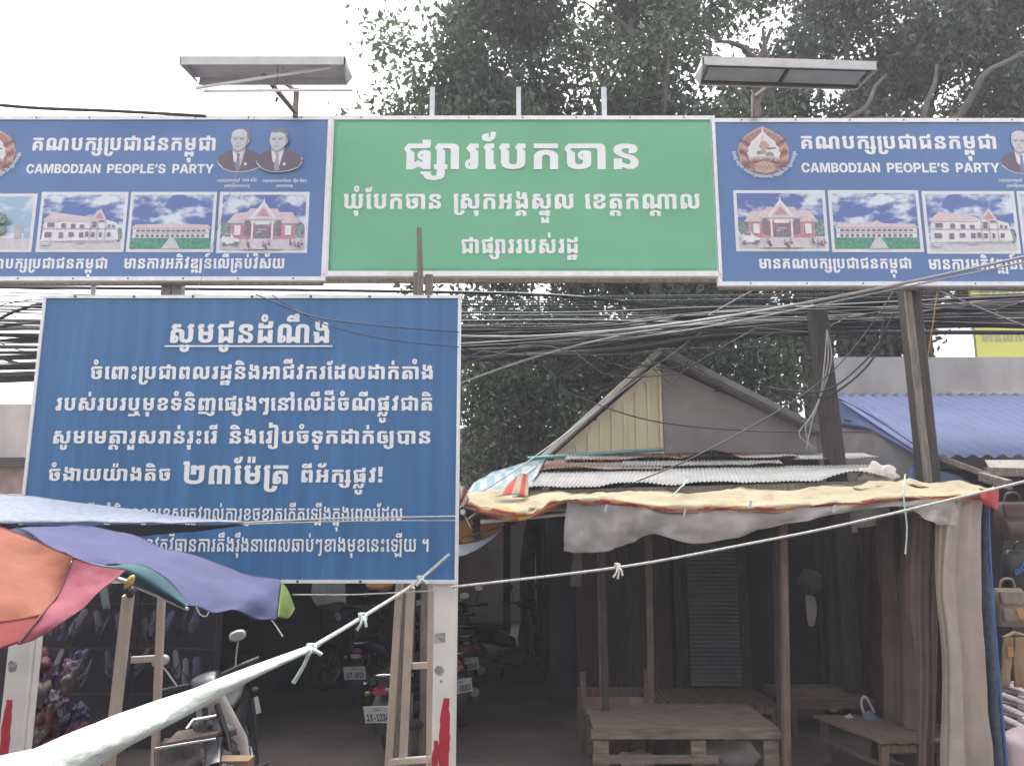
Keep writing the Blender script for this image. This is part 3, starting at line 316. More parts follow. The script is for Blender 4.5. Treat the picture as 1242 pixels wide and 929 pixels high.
1062:[[162,-4,0,32,-29,-19,-14,-6,-15,-3,-19,1,-21,7,-16,13,-6,9,-5,10,-3,10,-1,64,89,18,15,6,12,7,8,9,5,11,2,13,-1,8,-2,6,-4,4,-5,1,-8,-4,-14,-16,-8,-4,-8,4,-16,16,-8,4,-6,-2,-3,-5,-1,-14,7,-6,5,-1,0,-30,-22,1,-15,4,-12,9,-7,14,-3,18,3,18,8,14,12,11,16,6,18,0,13,-6,19,-18,14,14,14,8,17,2,16,-2,13,-9,9,-13,5,-18,-1,-25,-4,-15,-7,-12,-9,-11,-12,-10,-14,-9,-17,-7,-40,-10,-25,-5,1,-33,2,-7,8,-10,6,-3,15,1,16,6,13,7,10,9,9,13,1,6,0,15,48,0,0,-96]],
1200:[[77,150,0,-248,-49,0,-3,6,-13,9,-17,5,-34,1,0,-21,-44,0,0,46,-33,-20,-34,20,0,-26,12,0,0,-20,-56,0,1,71,3,4,11,4,24,-1,16,-8,23,-16,22,16,16,8,31,0,4,-3,3,-5,1,-26,28,0,18,-2,15,-5,6,-3,0,214],[28,143,0,17,-22,33,0,5,24,36,53,0,0,-34,-37,0,31,-36,0,-21]],
1213:[[-212,-98,0,88,44,0,35,-20,35,20,44,0,0,-88,-44,0,0,54,-35,-20,-35,20,0,-28,14,0,0,-26]],
117:[[-118,-104,-21,1,-17,4,-14,7,-10,9,-6,12,-2,14,0,43,56,0,0,-38,3,-8,6,-4,5,-1,5,1,5,4,2,5,1,41,55,0,0,-43,-2,-14,-6,-12,-10,-9,-13,-7,-17,-4]],
111:[[-109,352,5,7,13,11,15,6,8,0,12,-1,10,-4,8,-6,6,-8,4,-9,1,-10,-2,-14,-7,-12,-4,-4],[-79,342,16,-11,3,3,0,7,-4,5,-8,0],[-174,274,-10,0,-9,3,-7,4,-5,5,-3,8,-1,9,1,11,4,10,5,9,7,8,8,6,10,5,11,4,24,2,21,-1,19,-6,19,-8,18,-11,18,-14,18,-15,0,-29],[-161,305,66,0,-8,5,-10,4,-12,3,-12,1,-11,0,-7,-3,-5,-5]],
54:[[249,80,0,-17,-3,-19,-8,-16,-15,-12,-21,-9,-26,-5,-32,-2,-32,2,-26,5,-20,9,-15,12,-9,16,-3,19,0,91,-18,27,-1,5,2,9,6,9,26,30,195,0,0,-44,-175,0,-4,-4,0,-2,2,-4,6,-7,18,-14,14,-9,0,-76,1,-11,3,-7,4,-6,6,-3,9,-2,11,-1,11,1,9,2,6,3,5,6,3,7,0,17],[249,79,-71,0,0,6,-16,2,-7,3,-12,9,-7,11,-3,15,2,13,6,12,10,10,13,8,18,4,21,2,13,-1,11,-3,10,-4,7,-6,4,-7,1,-7],[178,115,0,23,-4,-1,-4,-4,-2,-6,1,-6,3,-3]],
284:[[34,100,0,90,5,17,5,7,5,7,8,6,9,4,10,3,13,0,18,-2,8,-4,9,-4,15,-14,16,14,17,8,18,2,12,0,11,-3,9,-4,7,-6,6,-7,4,-7,5,-17,0,-10,0,-180,-70,0,0,180,-2,6,-4,2,-4,-1,-13,-16,-8,-7,-4,0,-5,0,-7,7,-14,16,-5,1,-3,-4,0,-84],[34,104,71,0,0,-8,19,-2,14,-6,6,-6,4,-6,4,-8,2,-19,-2,-14,-5,-12,-9,-10,-11,-7,-14,-4,-17,-2,-37,1,-10,2,-7,3,-4,6,-3,7,-1,9],[105,32,5,2,4,6,2,9,-1,7,-2,5,-4,3,-4,1],[294,0,0,166,-1,8,-2,7,-3,4,-4,3,-16,2,-44,0,0,44,91,0,13,-2,10,-4,8,-4,7,-6,5,-7,4,-8,2,-20,0,-183]],
139:[[74,140,-8,3,-16,9,-11,13,-4,8,-3,17,3,18,4,8,11,13,16,9,8,2,18,0,8,-2,16,-9,11,-13,6,-16,1,-10,-1,-9,-6,-16,-11,-13,-16,-9,-8,-3],[83,176,5,2,5,2,3,5,1,5,-1,6,-3,4,-5,3,-5,1,-5,-1,-5,-3,-3,-4,-1,-6,1,-5,3,-5,5,-2],[74,-6,-8,2,-16,9,-11,13,-4,8,-3,18,3,18,4,8,11,13,16,9,8,2,18,0,8,-2,16,-9,11,-13,6,-17,1,-9,-1,-9,-6,-17,-11,-13,-16,-9,-8,-2],[83,30,5,1,5,3,3,5,1,5,-1,5,-3,5,-5,3,-5,1,-5,-1,-5,-3,-3,-5,-1,-5,1,-5,3,-5,5,-3]],
74:[[34,100,0,90,5,17,5,7,5,7,8,6,9,4,10,3,13,0,18,-2,8,-4,9,-4,15,-14,16,14,17,8,18,2,12,0,11,-3,9,-4,7,-6,6,-7,4,-7,5,-17,0,-10,0,-180,-70,0,0,180,-2,6,-4,2,-4,-1,-13,-16,-8,-7,-4,0,-5,0,-7,7,-14,16,-5,1,-3,-4,0,-84],[34,104,71,0,0,-8,19,-2,14,-6,6,-6,4,-6,4,-8,2,-19,-2,-14,-5,-12,-9,-10,-11,-7,-14,-4,-17,-2,-37,1,-10,2,-7,3,-4,6,-3,7,-1,9],[105,32,5,2,4,6,2,9,-1,7,-2,5,-4,3,-4,1]],
308:[[251,150,0,-130,-1,-6,-4,-5,-7,-4,-20,-5,-56,0,0,44,8,1,5,2,3,3,1,5,0,40,-67,0,0,-75,-1,-6,-4,-5,-7,-4,-21,-5,-56,0,0,44,7,1,6,2,4,3,1,5,0,95,71,0,0,-11,67,0,0,11],[180,142,0,28,-15,20,-2,5,1,5,24,34,66,0,0,-44,-28,0,25,-26,0,-22],[42,142,0,28,-15,20,-2,5,1,5,5,9,19,25,66,0,0,-44,-28,0,25,-26,0,-22],[300,0,0,166,-2,15,-3,4,-5,3,-15,2,-44,0,0,44,91,0,12,-2,10,-4,9,-4,7,-6,5,-7,3,-8,3,-20,0,-183]],
258:[[36,178,0,66,71,0,0,-22,56,0,7,2,4,3,1,4,0,39,71,0,0,-50,-4,-18,-4,-8,-5,-6,-6,-4,-8,-4,-19,-2],[36,0,0,161,71,0,0,-97,34,25,34,-24,0,96,71,0,0,-161,-60,0,-45,31,-45,-31],[296,0,0,166,-3,15,-3,4,-4,3,-16,2,-44,0,0,44,91,0,12,-2,11,-4,8,-4,7,-6,5,-7,4,-8,2,-20,0,-183]],
268:[[36,190,0,44,210,0,0,-44],[36,104,71,0,0,-8,19,-2,14,-6,6,-6,4,-6,4,-8,2,-19,-1,-14,-5,-12,-9,-10,-12,-7,-14,-4,-17,-2,-37,1,-10,2,-7,3,-4,6,-3,7,-1,9],[107,32,5,2,5,6,1,9,0,7,-3,5,-4,3,-4,1],[36,101,0,6,12,35,35,21,58,7,59,-7,35,-21,12,-35,0,-107,-71,0,0,107,-2,8,-7,6,-16,5,-20,0,-15,-5,-7,-6,-2,-8,0,-6],[36,104,71,0,0,-8,19,-2,14,-6,6,-6,4,-6,4,-8,2,-19,-1,-14,-5,-12,-9,-10,-12,-7,-14,-4,-17,-2,-37,1,-10,2,-7,3,-4,6,-3,7,-1,9],[107,32,5,2,5,6,1,9,0,7,-3,5,-4,3,-4,1],[296,0,0,166,-2,15,-3,4,-5,3,-16,2,-43,0,0,44,90,0,13,-2,10,-4,9,-4,7,-6,4,-7,4,-8,3,-20,0,-183]],
96:[[108,150,0,-83,1,-6,3,-5,4,-5,7,-4,9,-2,10,-1,10,1,9,2,7,4,4,5,3,5,1,6,0,82,71,0,0,-86,-12,-35,-35,-21,-58,-7,-58,7,-36,21,-11,35,0,87],[176,142,0,28,-15,20,-2,5,1,5,24,34,66,0,0,-44,-28,0,25,-26,0,-22],[37,142,0,28,-15,20,-2,5,0,5,25,34,66,0,0,-44,-29,0,26,-26,0,-22],[225,-75,21,27,4,-4,6,-3,8,-3,20,0,0,-40,-22,1,-9,3,-9,3,-13,11],[42,-102,0,40,95,1,15,1,12,3,9,4,6,3,2,4,-22,0,0,36,93,0,-2,-28,-5,-16,-8,-12,-12,-11,-15,-9,-18,-7,-22,-5,-24,-2,-29,-2]],
67:[[128,0,-29,2,-23,5,-18,9,-13,12,-8,16,-2,19,0,25,71,0,0,-25,1,-8,4,-6,7,-4,10,-1,10,1,7,4,5,6,1,8,0,24,-26,5,-43,14,-17,8,-14,9,-12,10,-8,11,-5,12,-2,14,2,14,4,12,6,10,10,9,12,7,14,6,17,3,19,3,21,0,42,-2,17,-3,14,-5,12,-6,9,-8,6,-10,4,-11,1,-23,-70,0,-1,12,-3,5,-13,6,-18,1,-9,0,-16,-5,-6,-6,-3,-8,1,-6,3,-6,10,-9,15,-8,30,-11,9,11,13,9,17,3,7,0,14,-5,6,-4,10,-10,5,-12,1,-7,-1,-12,-3,-8,-4,-6,-6,-6,0,-21,-3,-19,-8,-16,-13,-12,-18,-9,-23,-5]],
58:[[280,-97,-19,3,-16,6,-31,17,-14,5,-19,4,-44,4,-99,0,0,40,102,0,28,-2,26,-4,22,-5,54,-25,9,-2,8,-1,7,1,5,3,3,4,2,4,-12,0,0,33,82,0,-1,-26,-3,-14,-7,-12,-8,-10,-10,-9,-12,-6,-13,-5,-14,-3],[236,213,16,12,18,8,26,3,30,-3,13,-4,11,-5,9,-7,7,-9,5,-10,3,-13,1,-14,0,-171,-71,0,0,171,-2,9,-5,6,-6,3,-15,3,-11,-2,-8,-3,-11,-9],[36,100,0,80,2,18,4,9,4,7,6,7,7,6,9,4,11,3,12,0,18,-2,9,-4,8,-4,8,-6,7,-8,17,14,16,8,18,2,13,0,11,-3,8,-4,8,-6,5,-7,5,-7,4,-17,1,-10,0,-180,-71,0,0,180,-2,6,-4,2,-4,-1,-13,-16,-7,-7,-5,0,-4,0,-8,7,-13,16,-6,1,-2,-4,-1,-84],[36,104,71,0,0,-8,19,-2,14,-6,6,-6,4,-6,4,-8,2,-19,-1,-14,-5,-12,-9,-10,-12,-7,-14,-4,-17,-2,-37,1,-10,2,-7,3,-4,6,-3,7,-1,9],[107,32,5,2,5,6,1,9,0,7,-3,5,-4,3,-4,1]],
165:[[108,-78,0,51,14,1,8,2,5,2,4,4,2,5,1,5,0,185,-8,-7,-6,-3,-8,-1,-8,1,-6,3,-9,8,-7,8,-5,3,-7,1,-8,-2,-2,-3,0,-8,4,-3,4,-2,10,0,0,-45,-32,1,-16,6,-11,9,-8,11,-5,14,-1,15,1,11,2,10,5,8,6,7,7,5,16,8,19,2,11,0,9,-3,13,-7,11,-8,8,-3,7,1,6,6,5,6,3,8,71,0,0,-255,-2,-22,-3,-9,-4,-7,-5,-5,-6,-5,-19,-5,-26,-3]],
277:[[36,0,0,98,71,0,0,-36,9,-2,32,-13,12,-3,10,3,4,3,5,12,0,14,-3,6,-4,5,-12,7,-50,15,-26,11,-22,11,-16,15,-6,8,-3,10,-1,10,2,13,4,11,6,10,10,8,11,7,15,5,16,4,41,2,22,0,36,-5,14,-4,11,-5,9,-7,6,-8,3,-9,2,-12,-2,-9,-3,-9,-3,-6,-6,-5,-8,-4,-11,-4,-13,-2,-33,0,0,29,5,1,2,3,2,2,-2,4,-6,4,-13,2,-19,0,-16,-5,-6,-4,-4,-5,-1,-6,1,-5,3,-5,11,-10,16,-6,45,-13,16,-5,13,-7,12,-7,9,-8,7,-9,6,-9,3,-11,1,-12,-1,-13,-4,-11,-6,-11,-7,-8,-10,-7,-10,-6,-11,-4,-11,-2,-21,-1,-17,3,-41,16,-4,1,0,-20],[356,242,-71,0,0,48,-3,4,-4,3,-14,1,0,44,54,-1,18,-4,12,-8,4,-5,4,-15],[298,0,0,166,0,8,-2,7,-3,4,-5,3,-15,2,-44,0,0,44,91,0,12,-2,10,-4,9,-4,7,-6,5,-7,3,-8,3,-20,0,-183]],
222:[[-232,-98,2,25,6,21,4,10,11,15,7,7,9,4,9,4,21,3,17,-3,12,-7,10,-11,10,-18,5,-6,7,-2,4,1,5,3,3,7,4,9,2,26,62,0,-1,-15,-3,-15,-4,-14,-7,-12,-8,-11,-10,-9,-11,-6,-13,-4,-14,-2,-11,1,-8,2,-7,4,-11,10,-8,11,-5,11,-7,7,-5,2,-4,-2,-3,-2,-5,-10,-2,-16,-1,-18]],
292:[[63,142,0,8,-25,25,-8,9,-1,3,3,9,30,38,76,0,0,-44,-32,0,28,-29,0,-19],[134,150,0,-107,-1,-12,-3,-11,-4,-8,-7,-7,-11,-4,-14,-1,-37,0,-15,4,-7,4,-5,5,-8,13,-3,20,3,17,8,14,6,5,13,7,14,3,0,58],[63,31,0,29,-7,-3,-4,-4,-1,-7,1,-8,4,-4],[183,0,0,166,-2,15,-3,4,-5,3,-15,2,-44,0,0,44,90,0,13,-2,10,-4,9,-4,6,-6,6,-7,3,-8,3,-20,0,-183]],
110:[[-5,274,-45,0,0,90,45,0],[-143,274,-9,1,-8,4,-3,5,-2,7,-1,9,1,11,3,10,5,9,6,7,8,6,9,5,10,4,23,2,17,-2,17,-5,17,-8,16,-10,15,-13,14,-13,0,-29],[-117,305,47,0,-8,7,-10,5,-10,1,-9,-1,-5,-3,-3,-4]],
127:[[88,228,0,-279,-2,-10,-3,-8,-6,-8,-8,-6,-10,-5,-13,-4,-32,-5,-39,0,-32,5,-13,4,-10,5,-8,7,-6,7,-3,9,-1,10,0,30,76,0,0,-28,-5,0,1,-6,4,-3,7,-2,19,0,7,2,4,3,1,4,0,278],[16,225,0,48,-2,9,-4,7,-6,5,-6,2,-7,2,-11,-3,-7,-6,-71,0,0,98,71,0,0,-48,14,7,13,3,24,-1,14,-3,13,-6,11,-8,9,-10,7,-11,5,-13,3,-14,2,-15,0,-43]],
102:[[133,0,-41,3,-16,3,-15,6,-11,6,-10,9,-6,10,-4,12,-2,14,0,108,1,14,4,13,6,10,9,8,11,7,13,5,16,4,40,2,34,-2,15,-2,25,-8,9,-6,-15,-40,-10,6,-14,4,-16,3,-36,1,-8,-2,-6,-2,-4,-4,-2,-5,-1,-6,0,-107,2,-7,7,-6,7,-3,8,-2,10,-1,11,1,10,2,6,4,6,4,2,5,1,10,-3,4,-10,-9,-28,27,31,25,-31,0,0,44,78,0,22,-28,3,-6,-1,-8,-5,-8,-10,-12,11,-9,8,-13,3,-16,-1,-14,-4,-11,-6,-10,-10,-9,-11,-6,-15,-6,-16,-3]],
218:[[82,148,0,-183,-2,-12,-3,-11,-5,-9,-8,-9,-10,-8,-13,-6,-16,-4,-18,-3,-21,-1,-20,1,-17,3,-15,4,-12,6,-10,8,-7,9,-5,10,-3,11,-1,26,66,0,0,-19,1,-8,4,-7,5,-3,6,-2,16,0,6,2,5,3,5,10,0,5,0,187],[10,142,0,28,-14,20,-2,5,0,5,25,34,66,0,0,-44,-29,0,26,-26,0,-22]],
278:[[303,0,0,166,-2,15,-3,4,-5,3,-15,2,-44,0,0,44,91,0,12,-2,11,-4,8,-4,7,-6,5,-7,3,-8,3,-20,0,-183],[254,5,0,-21,-71,0,0,21],[44,154,-19,28,-1,10,4,8,30,34,205,0,0,-44,-185,0,-4,-4,0,-3,7,-9,23,-18,10,-6,0,-87,2,-9,4,-7,5,-4,6,-2,8,-1,7,1,8,2,14,9,6,5,5,6,3,7,1,6,0,96,71,0,0,-176,-71,0,0,22,-23,-14,-14,-5,-17,-3,-22,1,-12,2,-12,5,-11,5,-9,8,-8,9,-7,11,-3,12,-1,14]],
244:[[40,0,0,84,-1,5,-3,3,-5,2,-7,0,0,44,62,-1,10,-2,7,-5,5,-6,2,-10,1,-50,34,25,35,-24,-1,69,-1,9,-3,7,-5,6,-18,-5,-18,-3,-26,0,-24,6,-11,4,-10,7,-8,8,-7,11,-3,13,-1,16,0,57,66,0,0,-67,1,-8,3,-6,5,-3,11,-2,15,5,-7,11,-2,7,0,15,1,7,7,12,6,6,15,8,9,2,12,1,19,-3,8,-4,12,-10,7,-13,2,-12,0,-11,-3,-8,-8,-14,13,-9,9,-12,5,-15,0,-16,0,-131,-60,0,-45,32,-45,-32],[300,0,0,166,-1,8,-2,7,-3,4,-4,3,-16,2,-44,0,0,44,91,0,13,-2,10,-4,8,-4,7,-6,5,-7,4,-8,3,-20,0,-183]],
141:[[-174,274,0,78,46,0,0,-78],[-110,274,0,78,46,0,0,-78]],
175:[[180,0,-43,2,-35,7,-27,11,-20,15,-11,19,-4,24,0,161,-20,0,0,44,67,0,9,-1,6,-2,4,-3,4,-8,0,-10,0,-181,2,-10,6,-9,10,-6,14,-5,17,-3,21,-1,21,1,17,3,14,4,9,7,6,9,1,10,0,106,-23,-16,-22,16,0,-23,5,0,0,-44,-78,0,0,117,73,0,22,-17,23,17,72,0,0,-156,-4,-24,-12,-19,-20,-15,-26,-11,-36,-7]],
176:[[34,0,0,166,2,21,8,17,13,14,18,9,23,5,29,2,23,-2,10,-2,17,-8,7,-5,6,5,18,8,21,4,13,0,28,-2,23,-6,18,-9,13,-14,7,-17,3,-22,0,-164,-70,0,0,169,-2,9,-4,7,-7,4,-9,1,-10,-1,-7,-4,-5,-7,-1,-9,0,-169,-70,0,0,169,-2,9,-4,7,-7,4,-9,1,-10,-1,-7,-4,-4,-7,-1,-9,0,-125,15,0,0,-44]],
4:[[93,105,-66,0,-10,181,86,0],[18,33,2,12,4,9,6,8,8,4,10,4,12,1,11,-1,10,-4,8,-4,7,-8,3,-9,2,-12,-2,-12,-3,-9,-7,-8,-8,-5,-10,-3,-11,-1,-12,1,-10,3,-8,5,-6,8,-4,9]],
1050:[[103,1,-17,2,-26,10,-10,7,-7,9,-5,10,-3,11,-1,64,89,18,14,5,11,7,8,8,5,9,2,11,-1,8,-4,7,-5,6,-8,4,-23,3,-22,-2,-8,-4,-7,-6,-2,-7,1,-5,2,-4,5,-2,7,-1,0,-29,-34,2,-10,3,-8,5,-7,8,-4,9,0,23,8,18,17,14,12,6,31,6,39,0,16,-3,27,-10,9,-7,8,-8,5,-10,3,-10,1,-12,-1,-13,-4,-12,-6,-11,-8,-9,-26,-15,-36,-13,-48,-12,1,-35,3,-6,6,-6,8,-4,22,-4,23,4,8,4,5,6,4,6,1,40,48,0,-1,-44,-3,-11,-5,-10,-8,-9,-9,-7,-27,-10]],
1194:[[-115,-94,-18,3,-49,26,-18,4,-21,0,0,40,33,-2,14,-5,13,-6,22,-17,12,-7,13,-4,12,0,8,4,4,8,1,5,-26,0,0,31,68,0,-1,-35,-3,-11,-11,-17,-15,-11,-18,-6]],
1067:[[115,0,-24,2,-19,5,-16,9,-10,12,-7,16,-2,19,0,28,48,0,1,-37,2,-7,4,-5,6,-4,17,-4,17,4,6,4,6,12,1,37,-47,11,-19,6,-15,8,-14,8,-10,10,-7,11,-4,12,-1,14,4,24,5,10,7,9,10,7,26,10,36,3,37,-3,14,-4,12,-5,9,-7,8,-8,5,-9,3,-11,1,-21,-48,0,-1,16,-4,6,-5,5,-18,6,-25,0,-11,-2,-7,-5,-6,-5,-3,-7,-1,-17,7,-13,14,-9,21,-8,29,-7,6,10,13,7,9,1,16,-4,11,-10,3,-8,0,-17,-7,-13,-5,-4,0,-25,-2,-19,-6,-16,-11,-12,-16,-9,-19,-5]],
1119:[[-180,-101,0,87,40,0,0,-52,21,19,21,-19,0,52,40,0,0,-87,-40,0,-21,19,-21,-19]],
1079:[[319,150,0,-87,-2,-19,-7,-16,-12,-12,-16,-9,-21,-5,-25,-2,-46,7,-28,21,-9,35,-1,115,-8,14,-7,4,-9,3,-22,0,-9,-3,-7,-4,-5,-6,-4,-16,0,-72,-48,0,0,73,9,35,28,21,47,7,47,-7,28,-21,9,-35,1,-114,3,-8,11,-11,20,-4,11,2,8,2,7,5,5,6,4,17,0,84],[33,102,48,0,0,-11,16,-2,13,-6,9,-11,5,-15,0,-23,-5,-12,-7,-9,-10,-7,-11,-4,-27,-2,-18,3,-5,3,-5,5,-3,15],[81,29,8,2,5,7,1,9,-1,7,-2,4,-5,4,-6,1],[271,143,0,17,-19,26,-4,7,0,5,24,36,53,0,0,-34,-37,0,31,-36,0,-21]],
1118:[[-119,-101,-17,1,-15,4,-11,7,-8,8,-5,11,-1,14,0,42,39,0,1,-43,4,-8,8,-5,13,1,6,4,3,5,1,46,40,0,0,-42,-2,-14,-5,-11,-8,-8,-10,-7,-15,-4]],
1146:[[-138,274,0,78,37,0,0,-78]],
1236:[[34,200,0,34,177,0,0,-34],[34,0,0,112,2,20,8,16,12,14,18,9,22,6,26,1,27,-1,22,-6,17,-9,13,-14,7,-16,3,-20,0,-112,-48,0,0,112,-1,10,-4,7,-6,7,-8,4,-10,3,-24,0,-10,-3,-8,-4,-6,-7,-3,-7,-1,-10,0,-112],[269,0,0,176,-2,14,-3,5,-12,4,-52,1,0,34,78,0,19,-6,12,-10,6,-15,3,-20,0,-183]],
1117:[[-119,-101,-17,1,-15,4,-11,7,-8,8,-5,11,-1,14,0,42,39,0,1,-43,4,-8,8,-5,13,1,6,4,3,5,1,46,40,0,0,-42,-2,-14,-5,-11,-8,-8,-10,-7,-15,-4]],
1238:[[103,1,-17,2,-26,10,-10,7,-7,9,-5,10,-3,11,-1,64,89,18,14,5,11,7,8,8,5,9,2,11,-1,8,-4,7,-5,6,-8,4,-23,3,-22,-2,-8,-4,-7,-6,-2,-7,1,-5,2,-4,5,-2,7,-1,0,-29,-34,2,-10,3,-8,5,-7,8,-4,9,0,23,8,18,17,14,12,6,31,6,39,0,16,-3,27,-10,9,-7,8,-8,5,-10,3,-10,1,-12,-1,-13,-4,-12,-6,-11,-8,-9,-26,-15,-36,-13,-48,-12,1,-35,3,-6,6,-6,8,-4,22,-4,23,4,8,4,5,6,4,6,1,40,48,0,-1,-44,-3,-11,-5,-10,-8,-9,-9,-7,-27,-10],[270,0,0,176,-3,14,-3,5,-12,4,-52,1,0,34,78,0,19,-6,12,-10,7,-15,2,-20,0,-183]],
1085:[[115,0,-24,2,-19,5,-16,9,-10,12,-7,16,-2,19,0,28,48,0,1,-37,2,-7,4,-5,6,-4,17,-4,17,4,6,4,6,12,1,37,-47,11,-19,6,-15,8,-14,8,-10,10,-7,11,-4,12,-1,14,4,24,5,10,7,9,10,7,26,10,36,3,37,-3,14,-4,12,-5,9,-7,8,-8,5,-9,3,-11,1,-21,-48,0,-1,16,-4,6,-5,5,-18,6,-25,0,-11,-2,-7,-5,-6,-5,-3,-7,-1,-17,7,-13,14,-9,21,-8,29,-7,6,10,13,7,9,1,16,-4,11,-10,3,-8,0,-17,-7,-13,-5,-4,0,-25,-2,-19,-6,-16,-11,-12,-16,-9,-19,-5],[302,149,0,-245,-48,0,-38,30,-38,-30,-44,0,0,36,-1,4,-9,5,-8,1,0,32,42,-1,8,-2,5,-4,4,-6,3,-14,0,-11,38,32,38,-32,0,205],[254,143,0,17,-23,33,0,5,24,36,53,0,0,-34,-37,0,31,-36,0,-21]],
1209:[[-91,-102,-11,6,-9,13,-53,-4,-19,0,-14,2,-11,5,-7,6,-5,9,0,17,6,12,11,8,17,4,21,2,54,0,0,12,44,0,0,-13,19,0,0,-24,-19,0,0,-10,9,-8,2,-5,0,-14,-6,-10,-5,-5],[-111,-58,0,11,-55,-1,-11,-3,-1,-7,6,-3,14,-1]],
1060:[[34,183,0,61,48,0,0,-26,69,0,10,5,1,5,0,42,49,0,-1,-52,-3,-15,-9,-11,-13,-6,-21,-3],[34,0,0,161,48,0,0,-115,40,38,40,-37,0,114,49,0,0,-161,-47,0,-42,36,-42,-36]],
1308:[[219,150,0,-130,-2,-9,-6,-6,-15,-5,-46,0,0,34,16,3,4,3,1,5,0,55,-80,0,0,-80,-3,-9,-6,-6,-16,-5,-45,0,0,34,16,3,4,3,1,5,0,105,49,0,0,-16,80,0,0,16],[171,143,0,17,-23,33,0,5,24,36,54,0,0,-34,-38,0,31,-36,0,-21],[42,143,0,20,-21,31,1,5,23,35,52,0,0,-34,-37,0,31,-36,0,-21],[277,0,0,176,-2,14,-3,5,-12,4,-52,1,0,34,78,0,19,-6,12,-10,6,-15,3,-20,0,-183]],
1104:[[26,0,0,176,-3,14,-7,8,-17,2,-43,0,0,34,78,0,19,-6,12,-10,7,-15,2,-20,0,-183]],
1139:[[68,145,-15,6,-12,10,-8,14,-3,15,3,16,8,14,12,10,15,6,16,0,14,-6,12,-10,8,-14,3,-8,0,-16,-6,-14,-10,-12,-13,-8],[75,173,7,2,6,3,3,6,2,6,-2,7,-3,6,-6,3,-7,2,-6,-1,-6,-4,-3,-6,-2,-7,2,-6,4,-6,5,-3],[68,-1,-15,5,-12,11,-8,13,-3,16,3,16,8,13,12,11,15,5,16,0,14,-5,12,-11,8,-13,3,-8,0,-16,-6,-15,-10,-12,-13,-8],[75,27,7,1,6,4,3,5,2,7,-2,7,-3,5,-6,4,-7,2,-6,-2,-6,-4,-3,-5,-2,-7,2,-6,4,-6,5,-4]],
1112:[[-87,348,9,14,12,8,15,3,9,-1,8,-3,6,-6,8,-15,0,-19,-8,-21],[-64,340,18,-14,3,11,-2,7,-3,2,-8,0],[-140,274,-9,1,-6,5,-5,11,0,19,6,17,12,14,16,9,20,3,15,-2,29,-13,28,-22,13,-13,0,-29],[-127,302,62,0,-10,9,-12,7,-13,4,-14,-1,-7,-3,-4,-7]],
1248:[[215,84,-1,-34,-6,-22,-12,-15,-15,-10,-19,-3,-16,3,-14,8,-23,21,-10,6,-13,3,0,-41,-48,0,-10,20,-6,18,-2,16,1,10,3,7,6,5,8,1,0,77,-17,27,-1,9,3,8,27,36,165,0,0,-34,-156,0,-4,-5,1,-7,11,-14,19,-18,0,-79,18,-3,12,-6,28,-27,9,-3,5,1,4,3,4,10,1,32],[215,80,-48,0,0,12,-15,2,-12,6,-9,10,-5,13,1,20,5,11,8,9,11,7,13,4,26,0,16,-6,8,-12],[167,120,0,24,-7,-1,-5,-4,-1,-7,4,-9],[274,0,0,176,-3,14,-3,5,-12,4,-52,1,0,34,78,0,19,-6,12,-10,7,-15,2,-20,0,-183]],
1165:[[100,-78,0,38,13,0,13,3,7,4,5,6,3,15,0,198,-14,-10,-7,-3,-15,0,-11,7,-15,17,-11,1,-5,-6,0,-10,8,-6,9,-1,0,-35,-25,1,-12,5,-10,8,-7,9,-4,12,-1,12,3,18,8,14,12,10,15,5,18,-1,8,-3,25,-22,8,0,6,3,7,7,10,16,48,0,0,-252,-2,-20,-6,-16,-10,-11,-15,-7,-21,-5]],
1162:[[139,0,0,167,-9,-10,-10,-8,-13,-5,-15,-4,-19,1,-18,5,-14,11,-10,15,-3,17,3,17,8,14,13,9,16,5,22,0,0,-37,-9,-1,-5,-5,-1,-7,3,-4,6,-3,12,0,13,6,8,8,8,12,14,31,49,0,0,-234]],
123:[[81,242,0,-293,-10,-26,-31,-15,-52,-6,-51,6,-31,15,-10,27,0,30,76,0,0,-28,-6,0,2,-6,4,-3,7,-2,19,0,7,2,4,3,1,4,0,292],[10,239,0,36,-2,5,-7,7,-6,2,-60,0,-17,1,-12,4,-9,6,-5,8,-4,10,-1,12,1,10,3,10,5,8,7,8,8,6,9,4,9,4,20,3,18,-2,17,-5,18,-8,19,-12,23,-16,10,-9,8,-9,12,-20,6,-21,1,-42],[-60,324,52,0,-12,8,-12,5,-12,1,-6,-1,-5,-3,-4,-4],[-1,359,-37,17,0,28,37,0],[43,336,-37,20,0,38,37,0]],
5073:[[151,-4,-26,2,-23,5,-22,10,-20,14,-17,17,-13,20,-10,24,-6,27,-2,30,2,31,6,27,10,23,14,21,16,17,20,14,22,10,23,6,26,2,17,-1,32,-7,28,-14,22,-18,18,-25,11,-29,3,-16,-71,0,-4,14,-7,12,-9,10,-11,6,-13,5,-15,1,-14,-1,-12,-3,-12,-6,-9,-8,-8,-11,-7,-12,-7,-30,-1,-18,4,-33,4,-14,7,-13,8,-10,9,-8,12,-6,12,-3,22,-1,14,3,12,6,10,8,8,11,7,20,71,0,-8,-30,-14,-27,-20,-22,-25,-16,-30,-11,-17,-3]],
5002:[[3,0,99,291,93,0,100,-291,-78,0,-40,128,-25,88,-13,48,19,0,-26,-93,-12,-43,-41,-128],[71,57,0,55,156,0,0,-55]],
5292:[[20,0,0,291,104,0,40,-121,28,-111,-17,0,30,118,37,114,105,0,0,-291,-69,0,0,133,3,117,7,0,-34,-124,-42,-126,-57,0,-43,126,-35,124,9,0,3,-124,0,-126]],
